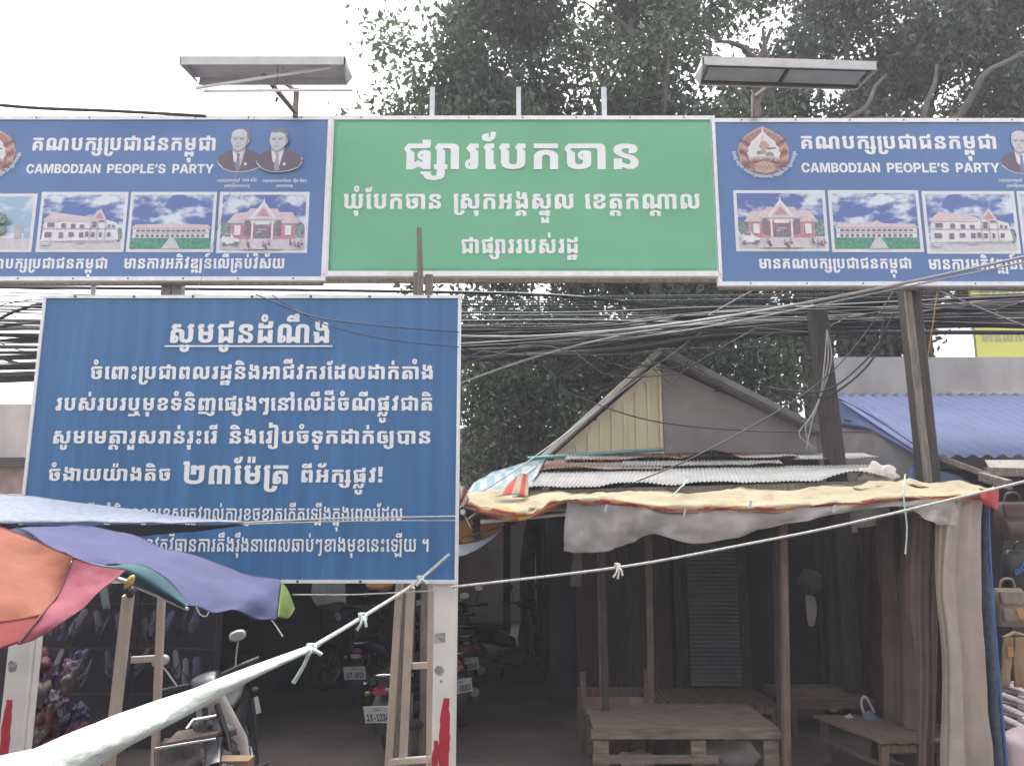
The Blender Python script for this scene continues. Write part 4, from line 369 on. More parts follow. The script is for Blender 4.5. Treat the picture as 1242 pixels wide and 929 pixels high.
5065:[[20,0,0,291,121,0,20,-1,18,-3,16,-5,14,-8,11,-8,9,-10,6,-12,4,-13,0,-25,-2,-10,-9,-17,-14,-14,-18,-9,-10,-3,23,-6,10,-5,17,-14,11,-21,4,-25,-2,-15,-3,-15,-7,-12,-9,-12,-12,-10,-14,-8,-16,-5,-18,-4,-20,-1],[88,54,61,1,11,3,8,5,6,7,4,8,0,17,-4,11,-9,9,-12,6,-15,2,-50,0],[88,172,52,1,12,3,10,7,6,10,2,12,-1,9,-3,8,-13,11,-9,3,-56,1]],
5321:[[150,-4,-25,2,-23,5,-22,10,-20,14,-16,17,-14,20,-10,24,-6,27,-2,30,2,31,6,26,10,24,14,21,16,17,20,14,22,10,23,6,25,2,26,-2,24,-6,21,-10,20,-14,17,-17,13,-21,10,-24,7,-26,2,-31,-2,-30,-7,-27,-10,-24,-13,-20,-17,-17,-20,-14,-21,-10,-24,-5],[164,58,12,3,11,6,9,8,8,10,6,12,5,15,3,16,0,35,-3,17,-5,14,-6,12,-8,10,-9,8,-11,6,-12,3,-14,1,-13,-1,-12,-3,-11,-6,-9,-8,-8,-10,-7,-12,-4,-14,-4,-35,4,-33,4,-15,7,-12,8,-10,9,-8,11,-6,12,-3]],
5084:[[128,0,-78,0,0,59,90,1,15,3,13,5,10,8,9,9,7,12,7,30,0,37,-3,16,-5,14,-7,12,-8,10,-11,7,-13,5,-14,3,-91,1,0,59,79,0,28,-2,25,-6,23,-10,20,-13,17,-17,13,-20,10,-23,6,-26,2,-28,-2,-29,-6,-26,-9,-23,-14,-20,-17,-17,-20,-13,-22,-10,-26,-6],[90,291,0,-291,-70,0,0,291]],
5234:[[12,0,0,56,39,0,0,179,-39,0,0,56,149,0,0,-56,-40,0,0,-179,40,0,0,-56]],
5300:[[20,0,0,291,73,0,82,-132,42,-77,-8,-15,-3,91,0,133,70,0,0,-291,-74,0,-75,121,-53,95,12,4,4,-92,0,-128]],
5375:[[20,0,0,291,119,0,21,-1,19,-4,18,-7,15,-9,12,-12,10,-14,8,-15,4,-18,2,-19,-2,-19,-4,-17,-8,-16,-10,-14,-13,-11,-15,-9,-17,-7,-19,-4,-100,-1,0,57,81,1,16,4,11,9,8,12,2,15,-2,16,-8,12,-11,8,-16,5,-51,0,0,-233]],
5095:[[20,0,0,291,213,0,0,-59,-143,0,0,-57,132,0,0,-57,-132,0,0,-59,143,0,0,-59]],
5281:[[20,0,0,291,70,0,0,-232,127,0,0,-59]],
6483:[[18,175,14,116,64,0,-32,-116]],
5397:[[135,-4,-25,1,-21,4,-20,6,-16,9,-14,12,-11,13,-8,16,-5,19,-2,20,67,0,4,-17,8,-13,14,-9,18,-4,20,-1,17,4,12,7,8,9,3,12,-3,10,-7,8,-12,7,-17,5,-41,9,-25,7,-21,10,-17,12,-12,16,-7,17,-3,20,2,17,5,16,8,14,11,13,13,11,16,8,18,6,20,4,22,2,22,-2,20,-4,17,-6,16,-8,13,-12,10,-12,8,-16,5,-16,2,-19,-65,0,-2,11,-5,9,-7,8,-10,5,-11,4,-21,0,-15,-3,-11,-7,-8,-8,-2,-11,2,-10,7,-8,11,-7,16,-5,64,-15,23,-10,18,-12,12,-15,8,-18,2,-21,-1,-19,-5,-16,-8,-15,-11,-13,-13,-10,-17,-9,-18,-6,-22,-3]],
5384:[[20,0,0,291,120,0,21,-1,19,-4,17,-7,15,-9,13,-11,10,-14,7,-15,5,-18,1,-19,-1,-19,-5,-17,-8,-15,-10,-13,-13,-11,-15,-9,-18,-7,-20,-3,-22,-2,-74,0,0,55,80,1,16,5,11,8,5,5,4,14,0,16,-4,14,-10,10,-14,7,-18,2,-42,0,0,-234],[182,0,-66,132,73,0,67,-132]],
5411:[[9,232,0,59,243,0,0,-59,-86,0,0,-232,-70,0,0,232]],
5472:[[111,0,0,104,-108,187,80,0,58,-109,11,-24,-13,0,14,32,52,101,80,0,-106,-187,0,-104]],
6360:[[34,0,0,55,198,0,0,-55],[174,291,0,-291,-68,0,0,229,-68,-43,0,60,71,45]],
6392:[[196,140,0,-52,-134,0,0,52]],
6367:[[129,-4,-22,1,-20,3,-19,6,-16,8,-13,10,-11,11,-8,13,-5,15,-2,15,4,25,12,20,8,8,10,7,24,10,14,3,-18,5,-15,7,-12,10,-10,12,-5,15,-2,16,1,15,5,14,7,13,10,11,13,9,15,8,16,5,19,3,20,2,20,-2,19,-3,16,-5,15,-8,13,-9,10,-11,7,-13,4,-13,2,-16,-2,-16,-6,-15,-9,-12,-12,-10,-16,-7,-17,-5,26,-7,21,-13,16,-18,8,-22,0,-13,-1,-15,-5,-15,-8,-13,-11,-11,-13,-10,-17,-8,-18,-6,-20,-3],[137,45,15,4,12,9,7,12,3,14,-3,14,-7,12,-12,9,-15,4,-17,0,-14,-4,-12,-9,-7,-12,-3,-14,3,-14,7,-12,12,-9,14,-4],[136,174,13,4,10,8,7,10,2,14,-2,13,-7,10,-10,8,-13,3,-15,0,-13,-3,-10,-8,-6,-10,-2,-13,2,-14,6,-10,10,-8,13,-4]],
6374:[[127,295,21,-1,19,-4,18,-8,16,-9,13,-11,11,-14,8,-16,5,-18,2,-19,-1,-16,-9,-31,-16,-32,-11,-16,-68,-100,-73,0,89,130,17,0,-6,-8,-10,-9,-13,-7,-17,-4,-28,1,-16,4,-15,6,-13,9,-11,10,-9,13,-7,15,-4,16,-1,18,2,20,4,17,8,16,10,14,13,12,16,9,17,8,19,4],[120,241,-14,-5,-12,-10,-8,-14,-3,-17,3,-17,8,-14,12,-10,14,-5,17,0,15,5,12,10,8,14,2,17,-2,17,-8,14,-12,10,-15,5]],
6361:[[22,0,0,50,108,90,26,25,9,13,5,14,0,16,-4,14,-9,10,-13,6,-15,3,-16,-3,-13,-8,-10,-12,-5,-17,0,-10,-65,0,2,20,4,19,8,16,10,15,12,12,15,10,18,7,19,4,21,2,20,-2,19,-4,17,-6,15,-8,12,-10,11,-13,7,-15,5,-16,1,-17,0,-13,-7,-24,-14,-22,-20,-22,-77,-68,120,-1,0,-55]],
6359:[[129,-4,-24,2,-22,6,-19,10,-16,14,-13,17,-10,20,-7,24,-5,27,-1,29,1,30,5,27,7,24,10,20,13,18,16,13,19,11,22,6,24,2,24,-2,22,-6,19,-11,16,-13,13,-18,10,-20,7,-24,5,-27,1,-30,-1,-29,-5,-27,-7,-24,-10,-21,-13,-17,-16,-13,-19,-10,-22,-6],[129,51,11,1,9,4,9,6,6,8,10,24,5,32,0,38,-5,33,-10,23,-6,9,-9,6,-9,4,-11,1,-11,-1,-9,-4,-9,-6,-6,-9,-10,-23,-5,-33,0,-38,5,-32,10,-24,6,-8,9,-6,9,-4]],
5466:[[3,0,123,174,0,-52,-112,169,79,0,41,-65,22,-40,-20,0,32,54,33,51,77,0,-109,-165,0,49,119,-175,-82,0,-66,104,10,0,-26,-42,-42,-62]],
6371:[[127,-4,-23,1,-21,5,-18,7,-15,10,-13,12,-11,14,-7,16,-4,17,-2,17,67,0,3,-17,8,-13,12,-10,15,-5,18,0,14,5,12,9,8,13,2,16,-3,15,-8,13,-12,8,-17,5,-50,0,0,41,64,60,-118,0,0,56,199,0,0,-52,-93,-85,0,15,22,1,20,-2,17,-5,15,-7,11,-10,10,-12,6,-13,5,-15,1,-16,-2,-18,-5,-16,-8,-15,-10,-13,-14,-12,-15,-8,-18,-7,-20,-4]],
6372:[[7,57,0,54,119,180,69,0,-119,-180,175,-1,0,-53],[150,0,0,97,0,85,64,0,0,-182]],
5137:[[20,0,0,291,207,0,0,-59,-137,0,0,-64,127,0,0,-58,-127,0,0,-110]],
5141:[[152,-4,-27,2,-25,6,-22,10,-19,14,-17,17,-13,21,-10,24,-5,26,-2,29,2,31,6,26,10,24,14,21,16,17,20,14,22,10,24,6,25,2,33,-4,29,-10,26,-15,20,-20,8,-12,11,-27,2,-15,-71,0,-4,12,-6,10,-9,8,-10,6,-12,4,-15,1,-14,-1,-13,-3,-11,-6,-10,-8,-8,-10,-7,-13,-4,-14,-4,-33,4,-34,4,-14,7,-13,8,-10,10,-8,11,-6,13,-3,27,-1,20,6,16,11,9,16,3,18,16,-1,-74,0,0,51,127,0,0,-39,-2,-23,-6,-22,-9,-20,-12,-17,-16,-15,-18,-11,-21,-9,-22,-5]],
6364:[[128,-4,-20,1,-19,4,-18,6,-15,9,-13,11,-11,13,-8,15,-5,17,-2,18,65,0,4,-15,8,-12,11,-9,15,-5,17,0,15,6,12,10,8,14,2,18,-2,18,-8,14,-12,11,-15,5,-19,0,-17,-6,-13,-11,-4,-8,-63,2,10,169,192,0,0,-56,-131,0,-6,-61,16,12,19,8,23,3,25,-3,23,-10,20,-15,15,-20,10,-24,3,-26,-1,-19,-5,-18,-8,-16,-10,-15,-13,-12,-16,-10,-18,-7,-19,-5]],
5456:[[103,0,-100,291,77,0,40,-128,26,-88,13,-48,-19,0,24,93,12,43,40,128,76,0,-98,-291]],
5689:[[20,0,0,209,67,0,0,-209],[53,230,-10,1,-9,3,-7,6,-6,7,-3,8,-2,9,2,9,3,8,6,7,7,5,9,3,10,2,10,-2,9,-3,13,-12,4,-8,1,-9,-1,-9,-4,-8,-13,-13,-9,-3]],
5980:[[78,0,-76,209,70,0,35,-111,18,-68,-15,0,14,54,37,125,70,0,-76,-209]],
5507:[[69,-3,-12,2,-21,9,-9,7,-7,9,-5,10,-4,24,3,21,8,16,13,12,16,9,19,5,58,8,9,4,5,5,0,10,-3,7,-6,5,-9,4,-11,1,-11,-1,-9,-4,-7,-6,-5,-12,-63,2,8,26,6,11,9,9,11,8,13,7,15,4,35,4,27,-2,24,-7,18,-10,14,-14,8,-18,3,-21,0,-141,-65,0,0,29,-10,-13,-12,-10,-14,-6,-16,-3],[110,41,13,4,11,7,6,10,3,13,0,19,-48,-11,-9,-4,-7,-6,-3,-7,0,-9,3,-7,5,-5,9,-3]],
5597:[[100,-4,-17,1,-15,5,-14,7,-13,10,-10,13,-9,15,-6,17,-4,19,-1,22,1,21,4,19,6,17,9,15,11,13,12,10,14,7,15,5,16,1,18,-2,15,-5,13,-9,14,-18,1,112,67,0,0,-291,-67,0,0,33,-9,-14,-11,-11,-14,-8],[128,50,14,6,11,12,7,16,2,21,-2,20,-7,16,-11,12,-14,6,-16,0,-8,-2,-11,-9,-9,-14,-4,-18,0,-22,4,-19,9,-14,12,-9,7,-2]],
5871:[[93,-4,-17,3,-16,5,-13,6,-12,8,-10,10,-7,11,-6,13,-2,13,66,3,5,-14,5,-6,15,-6,18,0,13,5,8,7,0,10,-6,7,-11,5,-45,8,-20,5,-15,7,-13,9,-8,12,-6,13,-1,15,1,13,4,12,6,11,8,9,11,8,13,7,15,4,17,3,36,0,16,-3,15,-5,13,-6,11,-8,9,-9,7,-11,4,-12,2,-14,-61,-2,-5,13,-11,9,-16,3,-15,-3,-10,-6,-3,-9,2,-8,8,-6,13,-4,61,-12,16,-7,12,-8,8,-10,5,-13,2,-14,-1,-14,-5,-13,-7,-11,-9,-10,-11,-8,-14,-7,-32,-8]],
1075:[[36,200,0,34,177,0,0,-34],[42,-1,-18,9,-6,8,-6,11,-4,14,24,11,8,-13,4,-1,4,2,2,6,-11,48,-2,18,1,12,4,12,5,10,8,9,9,8,12,7,14,4,35,4,27,-2,22,-5,17,-9,12,-13,7,-17,3,-20,0,-112,-48,0,-1,120,-4,9,-5,6,-7,5,-10,3,-24,0,-10,-3,-8,-5,-6,-7,-4,-8,-1,-9,10,-47,1,-19,-2,-18,-7,-14,-11,-10,-15,-5]],
1058:[[248,-97,-17,3,-56,28,-35,6,-106,2,0,30,90,0,24,-2,22,-4,19,-5,51,-25,16,-3,14,3,5,4,5,7,2,9,-20,0,0,28,67,0,-1,-24,-3,-13,-5,-12,-16,-18,-21,-11,-12,-3],[199,212,15,12,18,9,25,3,16,-1,14,-3,12,-4,9,-6,8,-8,6,-8,6,-22,1,-13,0,-171,-49,0,0,171,0,9,-3,7,-5,6,-7,5,-9,3,-19,0,-13,-5,-16,-12],[34,97,0,93,4,17,8,14,14,10,20,3,15,-2,14,-8,13,-14,15,14,14,8,16,2,19,-3,13,-10,8,-14,4,-17,0,-10,0,-180,-48,0,0,180,-1,8,-2,5,-3,3,-4,2,-8,-4,-15,-17,-8,-4,-8,4,-15,17,-7,4,-5,-2,-5,-8,0,-91],[34,102,48,0,0,-11,16,-2,12,-6,10,-11,5,-15,1,-10,-2,-13,-4,-12,-8,-9,-9,-7,-11,-4,-28,-2,-17,3,-6,3,-4,5,-3,15],[82,29,7,2,5,7,2,9,-1,7,-3,4,-4,4,-6,1]],
}
PLACED = [
[2073,73,0,0,334,290,0,78,527,0,132,689,0,70,819,0,49,1103,0,246,1385,0,69,1792,0],
[1786,52,0,0,115,369,-10,137,367,-12,132,402,0,70,532,0,49,816,0,246,1099,0,69,1506,0],
[2157,220,0,0,83,104,0,116,532,-10,49,504,0,86,786,0,53,1074,0,185,1328,-10,83,1360,0,209,1740,-10,119,1740,-115,79,1760,0],
[2026,131,0,0,50,130,0,65,412,0,204,666,-10,49,695,0,64,978,0,204,1352,-10,104,1502,0,79,1628,0],
[2386,250,0,0,73,408,0,334,698,0,78,935,0,78,1096,0,70,1258,0,83,1542,0,146,1900,-12,78,1942,0,60,2103,0,198,2356,-10],
[3834,51,0,0,64,282,0,70,806,0,49,1090,0,227,1372,0,220,1494,0,70,1598,0,250,1882,0,56,2290,0,69,2580,0,49,2860,0,76,3142,0,213,3396,-10,115,3387,-118,250,3426,0],
[4519,288,0,0,69,405,0,51,685,0,64,967,0,70,1491,0,49,1775,0,227,2058,0,220,2179,0,70,2283,0,250,2567,0,56,2974,0,69,3264,0,49,3545,0,76,3827,0,213,4080,-10,115,4072,-118,250,4111,0],
[4838,288,0,0,69,405,0,236,685,0,78,1085,0,86,1247,0,75,1534,0,105,1779,-12,80,1810,0,62,1983,0,200,2264,0,69,2386,0,150,2625,-12,131,2666,0,79,2796,0,109,3153,-12,220,3193,0,51,3297,0,70,3580,0,146,3815,-12,80,3864,0,106,4020,16,83,4037,0,156,4395,-12,77,4436,0],
[3480,1083,0,0,1131,355,0,1076,467,0,1204,720,-10,1054,717,0,1086,962,0,1051,1216,0,1185,1470,-10,1076,1460,0,1304,1711,0,1074,2174,0,1254,2418,0,1054,2885,0,1220,3130,0,1049,3235,0,1109,3480,-12],
[1548,1131,0,0,1084,112,0,1053,468,0,1003,715,0,1083,819,0,1137,1178,-12,1078,1174,0,1106,1320,-12,1069,1304,0],
[3482,1220,0,0,1070,105,0,1274,355,0,1069,709,0,1049,954,0,1105,1199,-12,1065,1198,0,1204,1452,-10,1105,1444,-12,1077,1443,0,1083,1806,0,1051,2160,0,1064,2405,0,1070,2874,0,1049,3124,0,1227,3368,0],
[4311,1083,0,0,1131,355,0,1076,467,0,1204,720,-10,1054,717,0,1086,962,0,1051,1216,0,1185,1470,-10,1076,1460,0,1304,1711,0,1131,2174,0,1083,2286,0,1276,2641,0,1070,2992,0,1065,3243,0,1109,3489,-12,1131,3487,0,1065,3599,0,1131,3844,0,1250,3956,0],
[1417,1084,0,0,1144,367,-12,1115,371,-10,1069,357,0,1003,601,0,1132,705,0,1083,817,0,1069,1172,0],
[2275,1220,0,0,1070,105,0,1274,355,0,1069,709,0,1051,954,0,1064,1198,0,1070,1667,0,1049,1917,0,1227,2162,0],
[1094,1099,0,0,1049,246,0,1292,490,0,1056,734,0,1218,983,0],
[1196,1083,0,0,1069,355,0,1204,608,-10,1105,594,-12,1286,600,0,1074,952,0],
[1192,1131,0,0,1083,112,0,1078,467,0,1110,612,-12,1286,596,0,1074,949,0],
[2038,1220,0,0,1070,105,0,1250,355,0,1068,710,0,1105,946,-12,1070,958,0,1131,1208,0,1065,1320,0,1077,1565,0,1218,1928,0],
[1306,1086,0,0,1074,254,0,1326,498,0,1220,712,0,1049,817,0,1111,1062,-12,1065,1062,0],
[491,1069,0,0,1105,240,-12,1053,245,0],
[2186,1080,0,0,1062,138,0,1200,382,0,1069,494,0,1286,739,0,1074,1091,0,1083,1335,0,1053,1690,0,1185,1944,-10,1076,1936,0],
[3376,1051,0,0,1064,244,0,1070,713,0,1049,964,0,1227,1208,0,1220,1322,0,1070,1426,0,1250,1677,0,1056,2032,0,1069,2281,0,1049,2526,0,1076,2770,0,1213,3024,-10,1115,3016,-118,1250,3020,0],
[2346,83,0,0,117,369,-10,76,400,0,56,684,0,117,930,-10,69,974,0,60,1254,0,137,1493,-16,64,1536,0,111,1902,-12,53,2060,0],
[6953,54,0,0,137,233,-12,131,286,0,284,416,0,139,814,0,220,980,0,70,1084,0,250,1368,0,74,1775,0,79,2054,0,78,2451,0,60,2612,0,198,2865,-10,69,2895,0,105,3134,-12,53,3175,0,308,3461,0,56,3866,0,109,4106,12,80,4156,0,49,4330,0,78,4612,0,132,4774,0,60,4904,0,79,5186,0,258,5583,0,49,5984,0,146,6229,-12,268,6266,0,137,6666,0,53,6666,0],
[7640,78,0,0,70,162,0,83,446,0,146,804,-12,78,845,0,70,1006,0,78,1290,0,96,1452,0,76,1749,0,115,1995,-10,50,2033,0,67,2316,0,137,2551,-12,69,2581,0,105,2821,-12,58,2861,0,131,3272,0,73,3402,0,227,3692,0,53,3813,0,165,4100,0,131,4334,0,277,4464,0,131,4868,0,79,4998,0,109,5354,-12,60,5395,0,109,5634,12,54,5677,0,137,5910,-12,64,5963,0,109,6328,-12,73,6487,0,222,6740,-10,117,6734,-118,80,6776,0,250,6950,0,65,7358,0,105,7604,-12],
[3255,83,0,0,117,369,-10,76,400,0,131,684,0,76,814,0,65,1098,0,204,1351,-10,104,1380,0,78,1507,0,119,1685,-10,83,1668,0,292,2068,0,69,2356,0,146,2596,-12,78,2636,0,115,2814,-10,139,2798,0,131,2963,0,78,3093,0,110,3239,-12],
[3842,69,0,0,105,240,-12,53,280,0,131,567,0,78,697,0,127,858,0,70,982,0,54,1266,0,137,1499,-12,67,1551,0,115,1790,-10,49,1817,0,258,2099,0,49,2500,0,146,2745,-12,102,2782,0,218,3036,0,278,3154,0,69,3561,0],
[2476,54,0,0,137,233,-12,244,286,0,77,690,0,77,1092,0,141,1459,-12,104,1494,0,53,1621,0,65,1908,0,105,2154,-12,54,2190,0],
[1522,175,0,0,176,353,0,132,721,0,76,851,0,141,1087,-12,220,1135,0,65,1239,0],
[1552,74,0,0,109,245,-12,86,278,0,156,523,-12,49,566,0,227,848,0,73,970,0,222,1223,-10,117,1216,-118,80,1259,0,4,1432,0],
[8745,1131,0,0,1077,112,0,1109,479,-12,1053,475,0,1050,721,0,1194,974,-10,1115,971,-113,1137,967,-12,1076,966,0,1105,1202,-12,1069,1216,0,1067,1461,0,1067,1696,0,1119,1934,-10,1079,1930,0,1050,2285,0,1115,2530,-10,1083,2530,0,1220,2884,0,1065,2989,0,1118,3265,-10,1080,3234,0,1292,3372,0,1079,3615,0,1146,3972,-12,1236,3970,0,1078,4320,0,1050,4450,0,1117,4696,-10,1054,4695,0,1238,4940,0,1065,5291,0,1131,5536,0,1049,5647,0,1109,5892,-12,1065,5892,0,1131,6137,0,1085,6249,0,1109,6591,-12,1053,6586,0,1049,6833,0,1209,7089,-10,1115,7089,-115,1053,7077,0,1131,7324,0,1074,7436,0,1079,7680,0,1132,8034,0,1060,8146,0,1079,8390,0],
[9076,1308,0,0,1056,358,0,1194,611,-10,1104,608,0,1068,714,0,1078,963,0,1054,1092,0,1115,1330,-10,1139,1338,0,1086,1488,0,1069,1743,0,1115,1988,-10,1080,1987,0,1065,2125,0,1204,2379,-10,1080,2370,0,1106,2526,16,1274,2508,0,1069,2862,0,1236,3106,0,1078,3456,0,1065,3586,0,1111,3832,-12,1053,3831,0,1078,4078,0,1115,4256,-10,1112,4223,-12,1053,4208,0,1276,4454,0,1131,4806,0,1074,4918,0,1079,5161,0,1248,5516,0,1070,5870,0,1146,6106,-12,1165,6120,0,1238,6344,0,1053,6695,0,1076,6941,0,1115,7187,-10,1050,7192,0,1131,7436,0,1069,7548,0,1139,7793,0,1131,7944,0,1085,8056,0,1109,8398,-12,1077,8393,0,1003,8756,0,1162,8860,0],
[2285,288,0,0,69,405,0,79,685,0,49,1082,0,146,1327,-12,131,1364,0,220,1495,0,51,1599,0,123,1881,0,53,1998,0],
[2568,5073,0,0,5002,292,0,5292,590,0,5065,957,0,5321,1217,0,5084,1518,0,5234,1802,0,5002,1974,0,5300,2272,0],
[1906,5375,0,0,5095,257,0,5321,504,0,5375,805,0,5281,1062,0,5095,1288,0,6483,1535,0,5397,1639,0],
[1367,5375,0,0,5002,257,0,5384,555,0,5411,818,0,5472,1079,0],
[2101,6360,0,0,5073,258,0,5411,550,0,6392,811,0,6367,1069,0,6374,1327,0,6361,1585,0,6359,1843,0],
[1838,6360,0,0,5466,258,0,6392,549,0,6360,807,0,6361,1065,0,6371,1323,0,6372,1580,0],
[2010,6360,0,0,5137,258,0,5281,494,0,6392,720,0,6359,978,0,6359,1236,0,6367,1494,0,6371,1752,0],
[2080,6360,0,0,5137,258,0,5141,494,0,6392,791,0,6361,1049,0,6360,1307,0,6372,1564,0,6364,1822,0],
[862,5456,0,0,5689,294,0,5980,401,0,5507,634,0],
[1276,5507,0,0,5597,229,0,5689,476,0,5597,582,0,5507,829,0,5871,1058,0],
[965,1075,0,0,1209,255,-10,1137,245,-12,1131,247,0,1074,358,0,1058,602,0],
]
LINES = [
'k|ផ្សារបែកចាន', 'k|ឃុំបែកចាន', 'k|ស្រុកអង្គស្នួល', 'k|ខេត្តកណ្តាល',
'k|ជាផ្សាររបស់រដ្ឋ', 'k|គណបក្សប្រជាជនកម្ពុជា', 'k|មានគណបក្សប្រជាជនកម្ពុជា', 'k|មានការអភិវឌ្ឍន៍លើគ្រប់វិស័យ',
'c|សម្តេចអគ្គមហាពញាចក្រី', 'c|ហេង សំរិន', 'c|ប្រធានកិត្តិយសគណបក្ស', 'c|សម្តេចអគ្គមហាសេនាបតីតេជោ',
'c|ហ៊ុន សែន', 'c|ប្រធានគណបក្ស', 'c|ឯករាជ្យ', 'c|សន្តិភាព',
'c|សេរីភាព', 'c|ប្រជាធិបតេយ្យ', 'c|អព្យាក្រឹត', 'c|និង',
'c|វឌ្ឍនភាពសង្គម', 'c|គណបក្សប្រជាជនកម្ពុជា', 'k|សូមជូនដំណឹង', 'k|ចំពោះប្រជាពលរដ្ឋនិងអាជីវករដែលដាក់តាំង',
'k|របស់របរឬមុខទំនិញផ្សេងៗនៅលើដីចំណីផ្លូវជាតិ', 'k|សូមមេត្តារួសរាន់រុះរើ', 'k|និងរៀបចំទុកដាក់ឲ្យបាន', 'k|ចំងាយយ៉ាងតិច',
'k|២៣ម៉ែត្រ', 'k|ពីអ័ក្សផ្លូវ!', 'c|យើងខ្ញុំមិនទទួលខុសត្រូវរាល់ការខូចខាតកើតឡើងក្នុងពេលដែល', 'c|អាជ្ញាធរចុះអនុវត្តវិធានការតឹងរ៉ឹងនាពេលឆាប់ៗខាងមុខនេះឡើយ ។',
'k|មានលក់គ្រឿង', 'i|CAMBODIAN', 'i|PEOPLE’S', 'i|PARTY',
'i|1CT-8920', 'i|1X-1234', 'i|1FL-0083', 'i|1FG-2145',
'i|Viva', 'i|adidas', 'c|ភ្នំពេញ']
TEXT = dict(zip(LINES, PLACED))

TRI = {}
def glyph_tris(k):
    if k in TRI: return TRI[k]
    cs = []
    for c in OUTLINES[k]:
        px = py = 0; pts = []
        for i in range(0, len(c), 2): px += c[i]; py += c[i+1]; pts.append((px, py))
        cs.append(pts)
    if not cs: TRI[k] = ([], []); return TRI[k]
    vs = []; es = []
    for pts in cs:
        o = len(vs); vs += [Vector(p) for p in pts]; es += [(o+i, o+(i+1) % len(pts)) for i in range(len(pts))]
    v2, _, f2, *_ = delaunay_2d_cdt(vs, es, [], 0, 1e-3)
    keep = []
    for f in f2:
        cx = sum(v2[i].x for i in f)/len(f); cy = sum(v2[i].y for i in f)/len(f); wn = 0
        for pts in cs:
            for (x0, y0), (x1, y1) in zip(pts, pts[1:]+pts[:1]):
                if (y0 <= cy) != (y1 <= cy):
                    if x0+(cy-y0)*(x1-x0)/(y1-y0) > cx: wn += 1 if y1 > y0 else -1
        if wn: keep.append(tuple(f))
    TRI[k] = ([(v.x, v.y) for v in v2], keep)
    return TRI[k]
def text_mb(key, fn, mb=None, mi=0):
    "fn(x, y, level) maps letter units (base letter height 1, total width 1) to a point"
    T = TEXT[key]; wd = T[0]; P = list(zip(T[1::3], T[2::3], T[3::3])); H = 288 if key[0] == 'i' else 256
    mb = mb or MB()
    for i, (k, x, y) in enumerate(P):
        v, f = glyph_tris(k)
        mb.add([fn((x+a)/wd, (y+b)/H, i % 3) for a, b in v], f, mi)
    return mb
def line(key, x0, x1, base, top, Y, m, parent, name='lettering', lift=.0015, slant=0):
    "one printed line between photo pixels x0..x1 on the sign plane at depth Y"
    A = at(x0, base, Y); B = at(x1, base, Y); h = at(x0, top, Y).z-A.z
    mb = text_mb(key, lambda u, v, k: Vector((A.x+(B.x-A.x)*u+v*h*slant, Y-lift-.0003*k, A.z+(B.z-A.z)*u+v*h)))
    return mb.build(name, m, parent)
# ------------------------------------------------------------ materials
m_ground = mat('packed_earth', (.115, .092, .082), .95, var=.25, scale=1.3, bump=.5, bscale=18, dirt=(.05, .042, .038), dscale=.9, damt=.42)
m_asphalt = mat('asphalt', (.06, .058, .056), .9, var=.2, scale=9, bump=.4, bscale=90)
m_blue = mat('printed_blue', (.095, .182, .39), .45, var=.10, scale=1.2, streak=(1.5, 1, .35))
m_board = mat('faded_blue_board', (.045, .150, .335), .42, var=.16, scale=2.2, streak=(6, 1, .25), dirt=(.11, .21, .39), dscale=2.4, damt=.40)
m_green = mat('green_vinyl', (.145, .42, .245), .5, var=.07, scale=1.1, bump=.05, bscale=3)
m_white = mat('white_letter', (.78, .79, .81), .6, var=.04)
m_alu = mat('aluminium_trim', (.74, .74, .75), .45, .15, var=.08, scale=14, dirt=(.42, .41, .40), dscale=5, damt=.34)
m_whitepost = mat('white_painted_steel', (.70, .67, .64), .55, var=.09, scale=5, dirt=(.22, .14, .10), dscale=16, damt=.335, bump=.08)
m_cream = mat('cream_painted_steel', (.52, .43, .36), .6, var=.12, scale=5, dirt=(.12, .06, .04), dscale=18, damt=.36, bump=.08)
m_red = mat('red_spray_paint', (.45, .02, .04), .6, var=.2, scale=20)
m_grime = mat('torn_paper_grime', (.30, .29, .29), .8, var=.45, scale=40)
m_galv = mat('galvanised_pipe', (.52, .53, .56), .45, .5, var=.12, scale=12)
m_lampbox = mat('grey_sheet_metal', (.52, .51, .53), .6, .05, var=.10, scale=7, dirt=(.33, .31, .30), dscale=4, damt=.36)
m_diffuser = mat('dull_diffuser', (.34, .35, .35), .5, var=.10, scale=5)
m_tube = mat('glass_lamp_tube', (.80, .80, .82), .3, var=.03)
m_oldwood = mat('weathered_wood', (.19, .165, .145), .85, var=.35, scale=9, streak=(6, 6, .6), bump=.3, bscale=30)
m_darkwood = mat('dark_timber', (.055, .047, .044), .8, var=.35, scale=8, streak=(6, 6, .6), bump=.3, bscale=30)
m_stallwood = mat('stall_timber', (.145, .105, .085), .8, var=.3, scale=7, streak=(5, 5, 1), bump=.25, bscale=30, dirt=(.08, .06, .05), dscale=4, damt=.42)
m_leaf = mat('ficus_leaf', (.075, .105, .062), .5, var=.45, scale=.7, trans=.38, island=.45)
m_leaf2 = mat('ficus_leaf_far', (.068, .09, .06), .5, var=.4, scale=.6, trans=.36, island=.4)
m_bark = mat('ficus_bark', (.14, .125, .115), .9, var=.3, scale=5, bump=.5, bscale=14)
m_cement = mat('stained_cement', (.27, .25, .24), .9, var=.14, scale=2.5, bump=.15, bscale=22, dirt=(.40, .38, .35), dscale=1.6, damt=.36)
m_concrete = mat('weathered_concrete', (.45, .42, .40), .9, var=.16, scale=2.2, bump=.15, bscale=20, dirt=(.13, .115, .11), dscale=1.4, damt=.36, streak=(1.2, 1, .5))
m_creamtin = mat('cream_metal_sheet', (.60, .53, .36), .5, .1, var=.08, scale=3, dirt=(.36, .24, .13), dscale=1.8, damt=.35, streak=(2, 1, .6))
